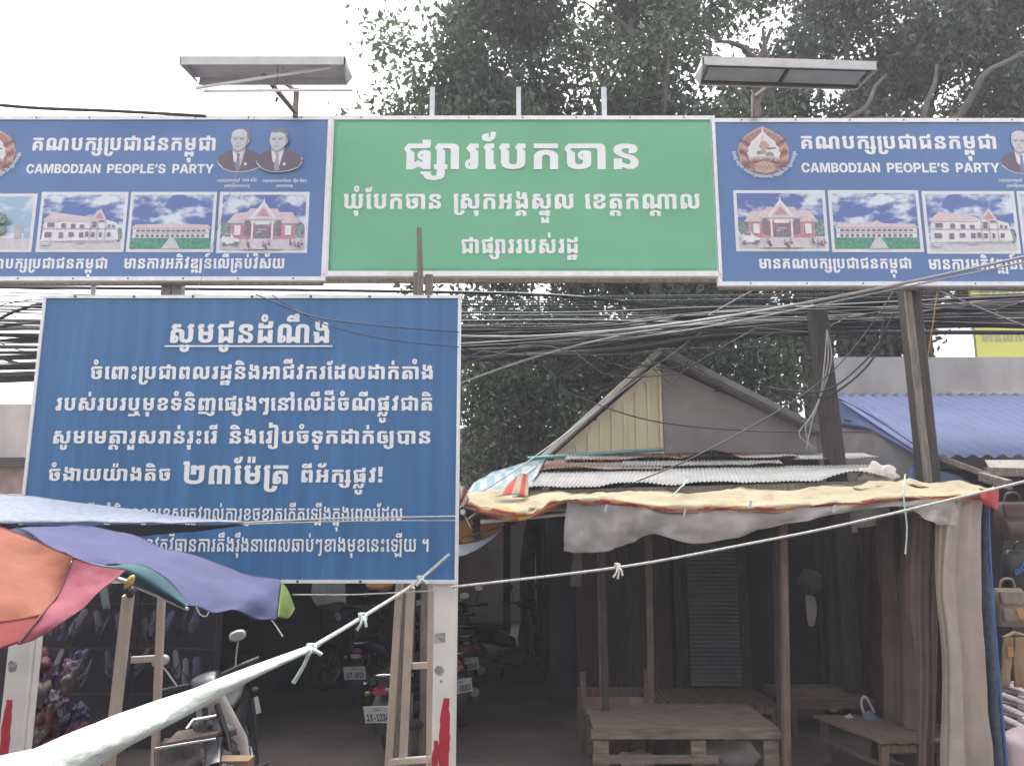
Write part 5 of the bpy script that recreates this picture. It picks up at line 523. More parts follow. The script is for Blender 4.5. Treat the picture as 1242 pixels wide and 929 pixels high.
m_tin = mat('rusty_zinc_sheet', (.20, .197, .193), .8, .0, var=.14, scale=5, dirt=(.17, .08, .05), dscale=1.6, damt=.60)
m_tin2 = mat('plain_zinc_sheet', (.21, .208, .205), .8, .0, var=.13, scale=5, dirt=(.11, .065, .045), dscale=2.4, damt=.40)
m_roofedge = mat('pale_roof_edge', (.50, .47, .42), .6, .1, var=.15, scale=5, dirt=(.25, .2, .16), dscale=5, damt=.38)
m_bluetin = mat('blue_roof_sheet', (.045, .07, .17), .75, .0, var=.16, scale=2, dirt=(.16, .2, .33), dscale=2.2, damt=.37)
m_greypipe = mat('teal_pipe', (.13, .30, .31), .5, var=.2)
m_yellow = mat('yellow_billboard', (.66, .66, .17), .5, var=.06, scale=1.5)
m_yellowtext = mat('faded_grey_print', (.40, .42, .30), .5, var=.1)
m_cable = mat('black_cable', (.034, .033, .036), .6, var=.2)
m_cableg = mat('grey_cable', (.30, .29, .30), .6, var=.15)
m_rope = mat('old_white_rope', (.50, .48, .45), .9, var=.25, scale=60, bump=.5, bscale=200)
m_greenrope = mat('pale_green_cord', (.42, .52, .47), .9, var=.2, scale=40)
m_orange = mat('orange_canvas', (.25, .078, .046), .85, var=.08, scale=3, trans=.25, bump=.25, bscale=16)
m_redcloth = mat('red_canvas', (.22, .032, .036), .85, var=.10, scale=3, trans=.25, bump=.25, bscale=16)
m_pink = mat('faded_crimson_canvas', (.26, .065, .09), .85, var=.08, scale=3, trans=.25, bump=.25, bscale=16)
m_purple = mat('purple_canvas', (.048, .050, .130), .85, var=.08, scale=3, trans=.2, bump=.25, bscale=16)
m_teal = mat('teal_canvas', (.03, .085, .11), .85, var=.12, scale=3, trans=.2)
m_lime = mat('lime_canvas', (.14, .19, .055), .85, var=.10, scale=3, trans=.2)
m_seam = mat('dark_stitching', (.13, .03, .03), .9)
m_navy = mat('navy_poly_tarp', (.10, .125, .175), .5, var=.30, scale=26, streak=(1, 1, 4), bump=.25, bscale=50)
m_navyu = mat('dark_tarp_underside', (.025, .03, .055), .7)  # darker tone for the underside of the navy tarp
m_tarp = mat('cream_yellow_tarp', (.38, .315, .205), .75, var=.14, scale=5, bump=.45, bscale=16, dirt=(.23, .15, .09), dscale=3.5, damt=.44)
m_tarpred = mat('red_tarp_check', (.45, .055, .06), .75, var=.2, scale=9)
m_tarpamb = mat('amber_tarp_check', (.50, .30, .07), .75, var=.2, scale=9)
m_plastic = mat('milky_plastic_sheet', (.80, .76, .74), .35, var=.12, scale=5, trans=.7, bump=.5, bscale=14, dirt=(.45, .39, .35), dscale=2.5, damt=.36)
m_checkblue = mat('faded_blue_tarp', (.085, .165, .195), .75, var=.15, scale=8)
m_checkwhite = mat('pale_tarp_stripe', (.21, .235, .24), .75, var=.12, scale=8)
m_brown = mat('brown_tarp_curtain', (.34, .275, .235), .7, var=.16, scale=4, bump=.6, bscale=9, dirt=(.16, .105, .085), dscale=2, damt=.42)
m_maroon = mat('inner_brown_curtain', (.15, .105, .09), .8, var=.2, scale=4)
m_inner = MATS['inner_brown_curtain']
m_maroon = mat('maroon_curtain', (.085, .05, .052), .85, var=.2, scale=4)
m_denim = mat('blue_grey_cloth', (.06, .085, .125), .85, var=.25, scale=30, bump=.2, bscale=80)
m_pallet = mat('rough_pallet_wood', (.19, .15, .122), .85, var=.35, scale=7, streak=(.8, 6, 6), bump=.3, bscale=30, dirt=(.10, .08, .07), dscale=4, damt=.42)
m_shutter = mat('grey_roller_shutter', (.16, .18, .185), .45, .4, var=.15, scale=3)
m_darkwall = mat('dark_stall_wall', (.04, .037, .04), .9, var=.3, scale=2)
m_roofin = mat('old_brown_sheet', (.15, .10, .08), .8, var=.25, scale=3, dirt=(.08, .05, .04), dscale=1.5, damt=.45)
m_whitetarp = mat('white_twisted_tarp', (.47, .51, .48), .55, var=.08, scale=6, bump=.5, bscale=14, dirt=(.35, .40, .37), dscale=3, damt=.37, streak=(1, 1, 3))
m_black = mat('black_plastic', (.022, .022, .024), .4, var=.2)
m_bikeblack = mat('black_bike_paint', (.018, .018, .022), .25, var=.2)
m_bikered = mat('red_bike_paint', (.12, .008, .012), .3, var=.2)
m_bikeblue = mat('dark_blue_bike_paint', (.02, .025, .06), .3, var=.2)
m_bikegrey = mat('pale_bike_panel', (.42, .39, .37), .4, var=.12)
m_rubber = mat('tyre_rubber', (.025, .024, .023), .85, var=.25, scale=12)
m_chrome = mat('chrome', (.6, .6, .62), .18, 1, var=.05)
m_seat = mat('seat_vinyl', (.02, .02, .02), .55)
m_tail = mat('red_tail_lens', (.13, .006, .01), .2)
m_amber = mat('amber_lens', (.18, .09, .02), .25)
m_plate = mat('white_plate', (.50, .50, .50), .45, var=.06, scale=20)
m_ink = mat('dark_print', (.03, .03, .045), .6)
m_skin = mat('printed_face', (.55, .56, .60), .6, var=.05)
m_skin2 = mat('printed_face_shadow', (.36, .36, .41), .6)
m_hair = mat('printed_grey_hair', (.22, .22, .26), .6, var=.25, scale=40)
m_suit = mat('printed_dark_suit', (.15, .125, .16), .6, var=.05)
m_tie = mat('printed_tie', (.20, .23, .33), .6)
m_tie2 = mat('printed_grey_tie', (.35, .34, .40), .6)
m_emb = mat('emblem_brown', (.40, .22, .20), .6, var=.2, scale=30)
m_embd = mat('emblem_dark_brown', (.25, .12, .135), .6, var=.15, scale=30)
m_embl = mat('emblem_tan', (.52, .36, .30), .6, var=.25, scale=50)
m_embg = mat('emblem_green', (.25, .33, .28), .6)
m_phwhite = mat('photo_white', (.70, .70, .73), .6, var=.06, scale=15)
m_phgrey = mat('photo_grey', (.44, .42, .47), .6, var=.15, scale=30)
m_phdark = mat('photo_dark', (.22, .19, .24), .6, var=.2, scale=40)
m_phpink = mat('photo_pink', (.52, .27, .31), .6, var=.15, scale=30)
m_phpale = mat('photo_pale_pink', (.62, .52, .55), .6, var=.08, scale=30)
m_phgreen = mat('photo_green', (.10, .28, .21), .6, var=.3, scale=30)
m_phtree = mat('photo_tree', (.20, .27, .26), .6, var=.5, scale=40)
m_phgroundc = mat('photo_ground', (.56, .55, .59), .6, var=.1, scale=18)
def photo_sky(name, a, b, z0):
    m = mat(name, a, .6); n = m.node_tree
    ns = [x for x in n.nodes if x.type == 'TEX_NOISE'][0]; ns.inputs['Scale'].default_value = 4.5; ns.inputs['Detail'].default_value = 8
    [x for x in n.nodes if x.type == 'MAPPING'][0].inputs['Scale'].default_value = (1, 1, 1.8)
    r = [x for x in n.nodes if x.type == 'VALTORGB'][0].color_ramp
    r.elements[0].position = .46; r.elements[1].position = .60
    r.elements[0].color = (*a, 1); r.elements[1].color = (*b, 1)
    return m
m_phsky = photo_sky('photo_cloudy_sky', (.12, .18, .42), (.64, .70, .78), 0)
m_phsky2 = photo_sky('photo_pale_sky', (.32, .46, .60), (.60, .66, .74), 0)
m_bagbrown = mat('brown_leather', (.075, .045, .04), .55, var=.2)
m_bagkhaki = mat('khaki_canvas', (.22, .185, .145), .85, var=.15, scale=20)
m_tagorange = mat('orange_card_tag', (.50, .22, .09), .7)
m_tan = mat('tan_cloth', (.30, .20, .12), .85, var=.2)
m_sole = mat('slipper_grey', (.21, .20, .22), .8, var=.3, island=.4)
m_stripe = mat('striped_pink_cloth', (.45, .36, .38), .85, var=.3, scale=30)
GOODS = [mat('goods_'+n, c, .55, var=.45, scale=14, dirt=d, dscale=9, damt=.5) for n, c, d in
         (('magenta', (.09, .02, .08), (.17, .12, .17)), ('blue', (.045, .055, .11), (.13, .14, .18)), ('red', (.09, .012, .018), (.13, .05, .05)),
          ('grey', (.08, .075, .085), (.18, .18, .19)), ('violet', (.045, .03, .07), (.1, .06, .12)), ('dusty', (.09, .07, .065), (.15, .13, .12)))]
# ------------------------------------------------------------ ground
def sheet(name, x0, x1, y0, y1, z, m, n=1):
    mb = MB(); vs = []; 
    for j in range(n+1):
        for i in range(n+1):
            x = x0+(x1-x0)*i/n; y = y0+(y1-y0)*j/n
            vs.append((x, y, z+(0.012*noise.fractal(Vector((x*.8, y*.8, 0)), 1, 2, 4) if n > 1 else 0)))
    mb.add(vs, [(j*(n+1)+i, j*(n+1)+i+1, (j+1)*(n+1)+i+1, (j+1)*(n+1)+i) for j in range(n) for i in range(n)], 0, n > 1)
    return tag(mb.build(name, m, loc=(0, 0, z)), kind='structure')
sheet('ground', -60, 60, -60, 60, -.03, m_ground)
hz = bpy.data.materials.new('glare_veil_volume'); hz.use_nodes = True; hn = hz.node_tree  # added volume imitating lens glare that lifts the darks, not real air
hn.nodes.remove(hn.nodes['Principled BSDF']); pv = hn.nodes.new('ShaderNodeVolumePrincipled'); pv.inputs['Color'].default_value = (.86, .85, .92, 1); pv.inputs['Density'].default_value = .0031
hn.links.new(pv.outputs[0], hn.nodes['Material Output'].inputs['Volume'])
MB().box((0, 0, 9.0), (124, 124, 20.2)).build('glare_veil', hz)['kind'] = 'stuff'
sheet('market_floor', -12, 14, 4.4, 24, 0, m_ground, 90)
sheet('road', -58, 58, -9, 4.2, -.01, m_asphalt)
MB().box((0, 4.31, .03), (60, .2, .16)).build('kerb', m_concrete)['kind'] = 'structure'

# ------------------------------------------------------------ market hall: low sheet roof and dark walls behind the notice board
hall = empty('market_hall', (-4, 14, 0), 'dark covered market hall with a low old sheet roof behind the blue notice board', 'market hall')
def corrugated(mb, a, b, c, d, pitch, amp, mi=0, ragged=0, nv=6, seed=0, mi_fn=None):
    "a-b lower edge, d-c upper edge; ridges run up the slope"
    a, b, c, d = map(Vector, (a, b, c, d)); W = (b-a).length; n = max(4, int(W/pitch*6)); nrm = (b-a).cross(d-a).normalized()
    o = len(mb.v)
    for j in range(nv+1):
        for i in range(n+1):
            u = i/n; v = j/nv; p = a.lerp(b, u).lerp(d.lerp(c, u), v)
            p = p+nrm*(amp*math.sin(2*math.pi*u*W/pitch))
            e = (1-v)**3
            if ragged:
                q = noise.noise(Vector((u*W*1.5, seed, 3))); p = p+nrm*(ragged*1.2*e*max(0, q)*1.6)+(a-d).normalized()*(ragged*.8*e*noise.noise(Vector((u*W*4, seed+5, 0))))
            mb.v.append(p)
    for j in range(nv):
        for i in range(n):
            q = o+j*(n+1)+i; mb.f.append([q, q+1, q+n+2, q+n+1]); mb.m.append(mi); mb.s.append(True)
    return mb
corrugated(MB(), (-11, 7.55, 2.30), (.35, 7.55, 2.30), (.35, 22, 2.72), (-11, 22, 2.72), .2, .018, nv=2, ragged=.03).build('roof', m_roofin, hall)
mb = MB()
for y in (8.2, 10.5, 13, 15.5, 18): mb.beam((-11, y, 2.25+(y-7.6)*.029-.02), (.35, y, 2.25+(y-7.6)*.029-.02), .06, .09)
mb.build('rafter', m_darkwood, hall)
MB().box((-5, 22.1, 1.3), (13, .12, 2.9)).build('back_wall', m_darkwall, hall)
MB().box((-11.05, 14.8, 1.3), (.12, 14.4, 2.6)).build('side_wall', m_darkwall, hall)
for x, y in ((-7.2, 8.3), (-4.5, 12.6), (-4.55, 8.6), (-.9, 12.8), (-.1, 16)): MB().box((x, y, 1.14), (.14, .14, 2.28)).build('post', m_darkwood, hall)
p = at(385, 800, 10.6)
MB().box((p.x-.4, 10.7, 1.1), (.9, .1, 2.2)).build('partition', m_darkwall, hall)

# ------------------------------------------------------------ buildings behind, left edge and between the signs
bl = empty('concrete_shophouse', (-10.5, 16, 0), 'weathered grey concrete shophouse with a pinkish band, at the left edge beyond the notice board', 'building')
a = at(-60, 490, 15.5); b = at(42, 560, 15.5); c_ = at(42, 592, 15.5)
MB().box(((a.x+b.x)/2-2, 17, (a.z+b.z)/2), (b.x-a.x+4, 3, a.z-b.z)).build('upper_wall', m_concrete, bl)
MB().box(((a.x+b.x)/2-2, 17, b.z/2), (b.x-a.x+3.8, 2.9, b.z)).build('lower_wall', mat('pinkish_plaster', (.36, .25, .23), .8, dirt=(.25, .2, .19)), bl)
MB().box(((a.x+b.x)/2-2, 15.42, b.z-.02), (b.x-a.x+4.1, .2, .18)).build('ledge', m_darkwood, bl)
lh = empty('louvred_house', (-.9, 19, 0), 'grey house with louvred vents half hidden under the tree beside the notice board', 'house')
a = at(540, 540, 18); b = at(650, 640, 18)
MB().box(((a.x+b.x)/2, 19.2, a.z/2+.2), (b.x-a.x+1.2, 2.2, a.z+.4)).build('wall', m_concrete, lh)
for i, z in enumerate((548, 558, 571)):
    for x0, x1 in ((553, 571), (575, 596)):
        p = at(x0, z, 18.02); q = at(x1, z+8, 18.02)
        mb = MB()
        for k in range(4): mb.box(((p.x+q.x)/2, 18.04, p.z+(q.z-p.z)*(k+.5)/4), (q.x-p.x, .08, .02))
        mb.box(((p.x+q.x)/2, 18.085, (p.z+q.z)/2), (q.x-p.x, .01, p.z-q.z), mi=1)
        mb.build('louvre', [m_roofedge, m_darkwall], lh)

# gable house behind the stall
gh = empty('gable_house', (2, 11.5, 0), 'small gabled house, half cream metal sheet and half grey cement, above the rusty porch roof', 'house')
GY = 9.6
ap = at(800, 440, GY); L0 = at(672, 552, GY); R0 = at(990, 528, GY); mid = at(803, 560, GY)
zl = 2.55
mb = MB(); mb.prism([(ap.x+.02, GY, ap.z-.02), (ap.x+.02, GY, zl), (R0.x, GY, zl), (R0.x, GY, R0.z)], (0, 1, 0), .12); mb.build('cement_wall', m_cement, gh)
# cream sheet with standing ribs
mb = MB(); n = 9; 
for i in range(n):
    xa = L0.x+(ap.x-L0.x)*i/n; xb = L0.x+(ap.x-L0.x)*(i+1)/n
    za = L0.z+(ap.z-L0.z)*i/n; zb = L0.z+(ap.z-L0.z)*(i+1)/n
    mb.prism([(xa, GY-.02-.012*(i % 2), za), (xa, GY-.02-.012*(i % 2), zl), (xb, GY-.02-.012*(i % 2), zl), (xb, GY-.02-.012*(i % 2), zb)], (0, 1, 0), .02)
    mb.box((xb-.015, GY-.04, (zl+zb)/2-.06), (.035, .03, zb-zl-.12))
mb.build('cream_sheet_wall', m_creamtin, gh)
# roof: two slopes with overhang, pale edges
ax, az = ap.x-.01, at(800, 424, GY-.22).z
el = at(656, 556, GY-.22); er = at(998, 522, GY-.22)
def slope(name, ex, ez):
    mb = MB(); t = .05; d = (Vector((ax, 0, az))-Vector((ex, 0, ez))).normalized(); nrm = Vector((-d.z, 0, d.x)); 
    if nrm.z < 0: nrm = -nrm
    pts = [Vector((ex, GY-.22, ez)), Vector((ax, GY-.22, az)), Vector((ax, GY-.22, az))-nrm*t, Vector((ex, GY-.22, ez))-nrm*t]
    mb.prism(pts, (0, 1, 0), 5.2)
    return mb.build(name, m_tin2, gh)
slope('left_roof', el.x, el.z); slope('right_roof', er.x, er.z)
mb = MB(); mb.beam((el.x-.03, GY-.24, el.z-.03), (ax, GY-.24, az+.005), .03, .06); mb.build('barge_board', m_roofedge, gh)
mb = MB(); mb.beam((ax, GY-.245, az+.005), (er.x+.02, GY-.24, er.z-.02), .03, .07); mb.build('barge_board', m_tin2, gh)
mb = MB()
for xx in (1.0, 2.5): 
    zz = az-(az-(el.z if xx < ax else er.z))*abs(xx-ax)/abs((el.x if xx < ax else er.x)-ax)-.09
    mb.beam((xx, GY-.1, zz), (xx, GY+4, zz), .04, .05)
mb.build('purlin', m_darkwood, gh)
MB().box((2.1, 12.4, 1.3), (3.3, 5.2, 2.6)).build('back_room', m_darkwall, gh)
# porch roof of rusty corrugated zinc
po = empty('porch_roof', (2, 8.4, 2.3), 'rusty corrugated zinc porch roof with ragged edges under the gable', 'roof')
fl = at(641, 592, 7.25); fr = at(1098, 580, 7.25); bl_ = at(668, 552, GY-.03); br_ = at(1040, 552, GY-.03)
def lerp4(u, v): return fl.lerp(fr, u).lerp(bl_.lerp(br_, u), v)
up = Vector((0, 0, .012))
corrugated(MB(), lerp4(-.01, 0), lerp4(.99, 0), lerp4(.99, .52), lerp4(0, .52), .038, .006, ragged=.075, seed=1).build('lower_sheet', m_tin2, po)
corrugated(MB(), lerp4(.0, .40)+up*2, lerp4(.36, .40)+up*2, lerp4(.36, .75)+up, lerp4(.0, .75)+up, .038, .006, ragged=.045, seed=2).build('rusty_sheet', m_tin, po)
corrugated(MB(), lerp4(.24, .47)+up*2.6, lerp4(.72, .47)+up*2.6, lerp4(.72, .8)+up*2, lerp4(.24, .8)+up*2, .038, .006, ragged=.05, seed=4).build('middle_sheet', m_tin2, po)
corrugated(MB(), lerp4(.06, .66)+up*4, lerp4(.43, .66)+up*4, lerp4(.43, 1)+up*2, lerp4(.06, 1)+up*2, .038, .006, ragged=.045, seed=6).build('upper_sheet', m_tin, po)
corrugated(MB(), lerp4(.42, .64)+up*5, lerp4(.78, .64)+up*5, lerp4(.78, 1)+up*3, lerp4(.42, 1)+up*3, .038, .006, ragged=.06, seed=8).build('rusty_sheet', m_tin, po)
corrugated(MB(), lerp4(.76, .6)+up*4, lerp4(1.02, .6)+up*4, lerp4(1.02, 1)+up*2, lerp4(.76, 1)+up*2, .038, .006, ragged=.05, seed=9).build('upper_sheet', m_tin2, po)
MB().beam(fl+Vector((-.02, .06, -.07)), fr+Vector((0, .06, -.06)), .04, .10).build('front_beam', m_oldwood, po)
g0 = at(640, 556, GY-.3); g1 = at(805, 545, GY-.3)
MB().tube([g0, g1], .022, 8).build('edge_pipe', m_greypipe, po)
for x, y in ((.82, 7.4), (fr.x-.1, 7.3), (1.2, 9.4), (3.5, 9.4)): MB().box((x, y, 1.15), (.055, .055, 2.3 if y < 8 else 2.6)).build('post', m_darkwood, po)

# concrete building on the right and the blue roof
cb = empty('concrete_building', (8, 13, 0), 'low grey concrete building with a stained parapet behind the blue tin roof', 'building')
a = at(1003, 433, 11.3); b = at(1003, 482, 11.3)
MB().box((a.x+4.5, 11.5, a.z/2), (9, .4, a.z)).build('wall', m_concrete, cb)
MB().box((a.x+5.3, 11.26, at(1003, 477, 11.25).z), (7.2, .07, .05)).build('flashing', m_roofedge, cb)
bs = empty('blue_roofed_shed', (6.5, 9.8, 0), 'market shed with a blue corrugated tin roof at the right edge', 'shed')
A = at(1120, 553, 8.45); B = at(1400, 565, 8.45); Cc = at(1400, 479, 11.2); Dd = at(1006, 478, 11.2)
corrugated(MB(), A, (8.2, 8.45, A.z), (8.2, 11.2, Dd.z), (Dd.x, 11.2, Dd.z), .16, .020, nv=4).build('roof', m_bluetin, bs)
cloth([[(1003, 476, 11.2), (1060, 505, 9.9), (1122, 548, 8.5)], [(1003, 520, 11.1), (1050, 520, 9.9), (1116, 556, 8.5)]], 8, 4, .02, 3).build('roof_cover', m_bluetin, bs)
cloth([[(1012, 506, 10.9), (1060, 518, 9.8), (1112, 553, 8.75)], [(1012, 560, 10.8), (1055, 575, 9.6), (1110, 592, 8.7)], [(1010, 640, 10.7), (1050, 660, 9.5), (1108, 660, 8.6)]], 8, 6, .05, 2.5).build('side_tarp', mat('faded_side_tarp', (.12, .11, .11), .8, var=.2, scale=2, dirt=(.08, .12, .24), dscale=1.1, damt=.45), bs)
cloth([[(1104, 565, 8.4), (1150, 572, 8.35), (1190, 590, 8.3)], [(1100, 600, 8.3), (1150, 610, 8.3), (1192, 640, 8.3)]], 8, 8, .06, 4).build('blue_tarp', mat('blue_tarp_bundle', (.10, .15, .27), .7, var=.3, scale=4), bs)
mb = MB(); mb.beam(at(1120, 548, 8.4), at(1200, 577, 8.0), .05, .06); mb.beam(at(1195, 572, 8.1), at(1330, 575, 8.1), .05, .09); mb.beam(at(1190, 578, 8.0), at(1225, 588, 7.6), .06, .09)
mb.build('eave_timber', m_oldwood, bs)
MB().prism([at(1195, 560, 8.3), at(1340, 560, 8.3), at(1340, 577, 8.2), at(1205, 577, 8.2)], (0, .2, 1), .02).build('under_sheet', m_roofedge, bs)
MB().box((7.2, 11.1, 1.4), (5.4, .1, 2.8)).build('back_wall', m_darkwall, bs)
MB().box((4.35, 9.8, 1.2), (.08, 2.5, 2.3)).build('side_wall', m_darkwall, bs)
yb = empty('yellow_billboard', (9.5, 14.5, 0), 'yellow advertising board with faded grey print rising behind the concrete parapet', 'billboard')
p = at(1172, 300, 14.4); q = at(1420, 436, 14.4)
MB().box(((p.x+q.x)/2, 14.45, (p.z+q.z)/2), (q.x-p.x, .08, p.z-q.z)).build('panel', m_yellow, yb)
line('k|មានលក់គ្រឿង', 1191, 1275, 414, 404, 14.4, m_yellowtext, yb)
MB().prism([at(1228, 382, 14.395), at(1243, 382, 14.395), at(1238, 392, 14.395), at(1233, 392, 14.395)], (0, 1, 0), .003).build('printed_mark', m_phwhite, yb)
line('k|មានលក់គ្រឿង', 1186, 1320, 358, 350, 14.4, m_yellowtext, yb)
for xx in (p.x+1, q.x-.5): MB().box((xx, 14.6, 3.6), (.12, .12, 7.2)).build('support', m_galv, yb)

# ------------------------------------------------------------ unseen light blockers behind the viewer: house row and tarp
ow = empty('sky_block_shophouse', (0, -13, 0), 'unseen row of two storey shophouses behind the viewer, added to block low sky light', 'building')  # row added out of view to keep low sky light off the stalls
MB().box((0, -14, 3.6), (44, 4, 7.2)).build('wall', m_concrete, ow)
MB().box((0, -11.4, 3.0), (44, 1.6, .12)).build('canopy', m_roofin, ow)
for i in range(10): MB().box((-19.8+4.4*i, -11.97, 1.4), (3.4, .08, 2.8)).build('shutter', m_shutter, ow); MB().box((-19.8+4.4*i, -11.97, 5.0), (1.6, .08, 1.5)).build('window', m_darkwall, ow)
tc_ = empty('sky_block_tarp', (0, -2.5, 0), 'broad dark tarp on poles, unseen behind the viewer, added to block sky light', 'tarp')  # added overhead sheet, cuts the sky light reaching the stall interiors
cloth([[(-9, -6, 2.9), (0, -6, 3.1), (9, -6, 2.9)], [(-9, -2.5, 2.65), (0, -2.5, 2.8), (9, -2.5, 2.6)], [(-9, .6, 2.75), (0, .6, 2.8), (9, .6, 2.75)]], 10, 10, .04, 1, .004, pix=False).build('sheet', m_roofin, tc_)
for x in (-9, -3, 3, 9):
    for y in (-5.9, .5): MB().box((x, y, 1.4), (.05, .05, 2.8)).build('pole', m_oldwood, tc_)

# ------------------------------------------------------------ the green market sign
SY = 8.0
def quad(x0, y0, x1, y1, Y):
    a = at(x0, y0, Y); b = at(x1, y1, Y); c = at(x0, y1, Y); d = at(x1, y0, Y)
    return (a.x+c.x)/2, (b.x+d.x)/2, b.z, a.z
def frame_bars(par, x0, x1, z0, z1, Y, w, m, d=.05, name='frame'):
    mb = MB(); mb.box(((x0+x1)/2, Y, z1+w/2), (x1-x0+2*w, d, w)); mb.box(((x0+x1)/2, Y, z0-w/2), (x1-x0+2*w, d, w))
    mb.box((x0-w/2, Y+.003, (z0+z1)/2), (w, d, z1-z0)); mb.box((x1+w/2, Y+.003, (z0+z1)/2), (w, d, z1-z0))
    n = 7
    for i in range(n): 
        for z in (z1+w*.5, z0-w*.5): mb.disc((x0+(x1-x0)*(i+.5)/n, Y-d/2-.002, z), .009, (0, 1, 0), .006, 8, 1)
    return mb.build(name, [m, m_darkwood], par)
gs = empty('market_sign', (.1, 8.1, 0), 'wide green vinyl market sign with large white lettering between the two blue party signs', 'sign')
x0, x1, z0, z1 = quad(402, 146, 866, 329, SY)
def pull(u, v): return .004*math.sin(9*u+2*v)*(1-v)**2*v*4+.02*math.exp(-((u-.97)**2+(v-.25)**2)*60)+.012*math.sin(u*31+v*5)*v**6+.012*math.exp(-((u-.06)**2+(v-.12)**2)*90)
cloth([[(x0, SY, z1), ((x0+x1)/2, SY, z1), (x1, SY, z1)], [(x0, SY, z0), ((x0+x1)/2, SY, z0), (x1, SY, z0)]], 36, 40, .004, 2, .003, linear=True, pix=False, fold=lambda u, v: -pull(u, v)*.5).build('banner', m_green, gs)
frame_bars(gs, x0, x1, z0-.02, z1, SY+.01, .045, m_alu)
MB().box(((x0+x1)/2, SY-.02, z0-.035), (x1-x0, .02, .055)).build('lower_rail', m_alu, gs)
MB().box(((x0+x1)/2-.02, SY+.1, z0-.07), (x1-x0+.2, .05, .05)).build('carrier_bar', m_oldwood, gs)
for args in (('k|ផ្សារបែកចាន', 487, 779, 206, 172), ('k|ឃុំបែកចាន', 415, 537, 254, 234), ('k|ស្រុកអង្គស្នួល', 549, 698, 254, 234), ('k|ខេត្តកណ្តាល', 708, 851, 254, 234), ('k|ជាផ្សាររបស់រដ្ឋ', 558, 703, 308, 289)):
    line(*args, SY, m_white, gs, lift=.009)
for xa, xb in ((394, 402), (866, 871)):
    qa = quad(xa, 146, xb, 329, SY); MB().box(((qa[0]+qa[1])/2, SY-.004, (z0+z1)/2), (.034, .045, z1-z0+.07)).build('joint_strip', m_alu, gs)
for px in (525, 629, 732):
    t = at(px, 109, 8.15); MB().box((t.x, 8.12, t.z-1.0), (.05, .05, 2.0)).build('upright', m_galv, gs)

# ------------------------------------------------------------ printed pictures on the party signs
class Pic:
    "flat print: polygons in picture units (0..1, y down) stacked in thin layers"
    def __init__(s, x0, x1, z0, z1, Y): s.b = (x0, x1, z0, z1); s.Y = Y; s.mb = MB(); s.ms = []; s.k = 0
    def mi(s, m):
        if m not in s.ms: s.ms.append(m)
        return s.ms.index(m)
    def P(s, u, v): x0, x1, z0, z1 = s.b; return Vector((x0+(x1-x0)*u, s.Y-.0012*s.k, z1+(z0-z1)*v))
    def poly(s, m, pts, same=False):
        if not same: s.k += 1
        s.mb.add([s.P(*p) for p in pts], [tuple(range(len(pts)))], s.mi(m)); return s
    def rect(s, m, a, b, c, d, same=False): return s.poly(m, [(a, b), (c, b), (c, d), (a, d)], same)
    def rects(s, m, rs):
        s.k += 1
        for r in rs: s.rect(m, *r, same=True)
    def ell(s, m, cx, cy, rx, ry, n=20, a0=0, a1=2*math.pi, same=False): return s.poly(m, [(cx+rx*math.cos(a0+(a1-a0)*i/n), cy+ry*math.sin(a0+(a1-a0)*i/n)) for i in range(n if a1-a0 > 6.2 else n+1)], same)
    def build(s, name, par): return s.mb.build(name, s.ms, par)
def pic_base(x0, y0, x1, y1, Y, sky):
    p = Pic(*quad(x0, y0, x1, y1, Y), Y); p.rect(m_phwhite, 0, 0, 1, 1); p.rect(sky, .035, .05, .965, .95); return p
def pic_hall(*a):
    p = pic_base(*a, m_phsky)
    p.ell(m_phtree, .09, .62, .055, .12); p.ell(m_phtree, .91, .62, .055, .12)
    p.rect(m_phgroundc, .035, .76, .965, .95)
    p.rect(m_phpink, .14, .50, .86, .78)
    p.poly(m_phpale, [(.1, .52), (.18, .36), (.30, .34), (.82, .34), (.90, .52)])
    p.poly(m_phpale, [(.26, .46), (.35, .28), (.65, .28), (.74, .46)])
    p.rects(m_phgrey, [(.36, .27, .365, .33), (.635, .27, .64, .33), (.12, .515, .88, .53), (.26, .455, .74, .47)])
    p.poly(m_phwhite, [(.35, .45), (.49, .17), (.50, .08), (.51, .17), (.65, .45)])
    p.poly(m_phpale, [(.39, .43), (.5, .22), (.61, .43)])
    p.poly(m_phpink, [(.43, .41), (.5, .27), (.57, .41)])
    p.rects(m_phdark, [(.30, .48, .36, .72), (.64, .48, .70, .72)])
    p.rects(m_phwhite, [(.19, .56, .26, .72), (.75, .56, .82, .72), (.38, .48, .40, .78), (.60, .48, .62, .78), (.42, .49, .58, .55)])
    p.rect(m_phdark, .42, .58, .58, .78)
    p.rects(m_phgrey, [(.45, .62, .55, .64), (.44, .66, .49, .68)])
    p.poly(m_phgroundc, [(.38, .78), (.62, .78), (.72, .95), (.28, .95)])
    p.poly(m_phwhite, [(.06, .76), (.10, .70), (.17, .70), (.20, .77), (.26, .79), (.25, .86), (.07, .87)])
    p.rects(m_phdark, [(.09, .71, .16, .75), (.20, .83, .25, .87)])
    p.ell(m_phdark, .09, .87, .02, .035); p.ell(m_phdark, .21, .87, .02, .035, same=True)
    for i, (x, y) in enumerate(((.34, .84), (.36, .88), (.52, .86), (.55, .90), (.58, .84), (.82, .84), (.87, .86), (.91, .88), (.94, .84))):
        p.ell(m_phdark if i % 2 else m_phpink, x, y, .012, .05, 8); 
        p.ell(m_phdark, x+.012, y+.035, .014, .018, 8, same=True)
    return p
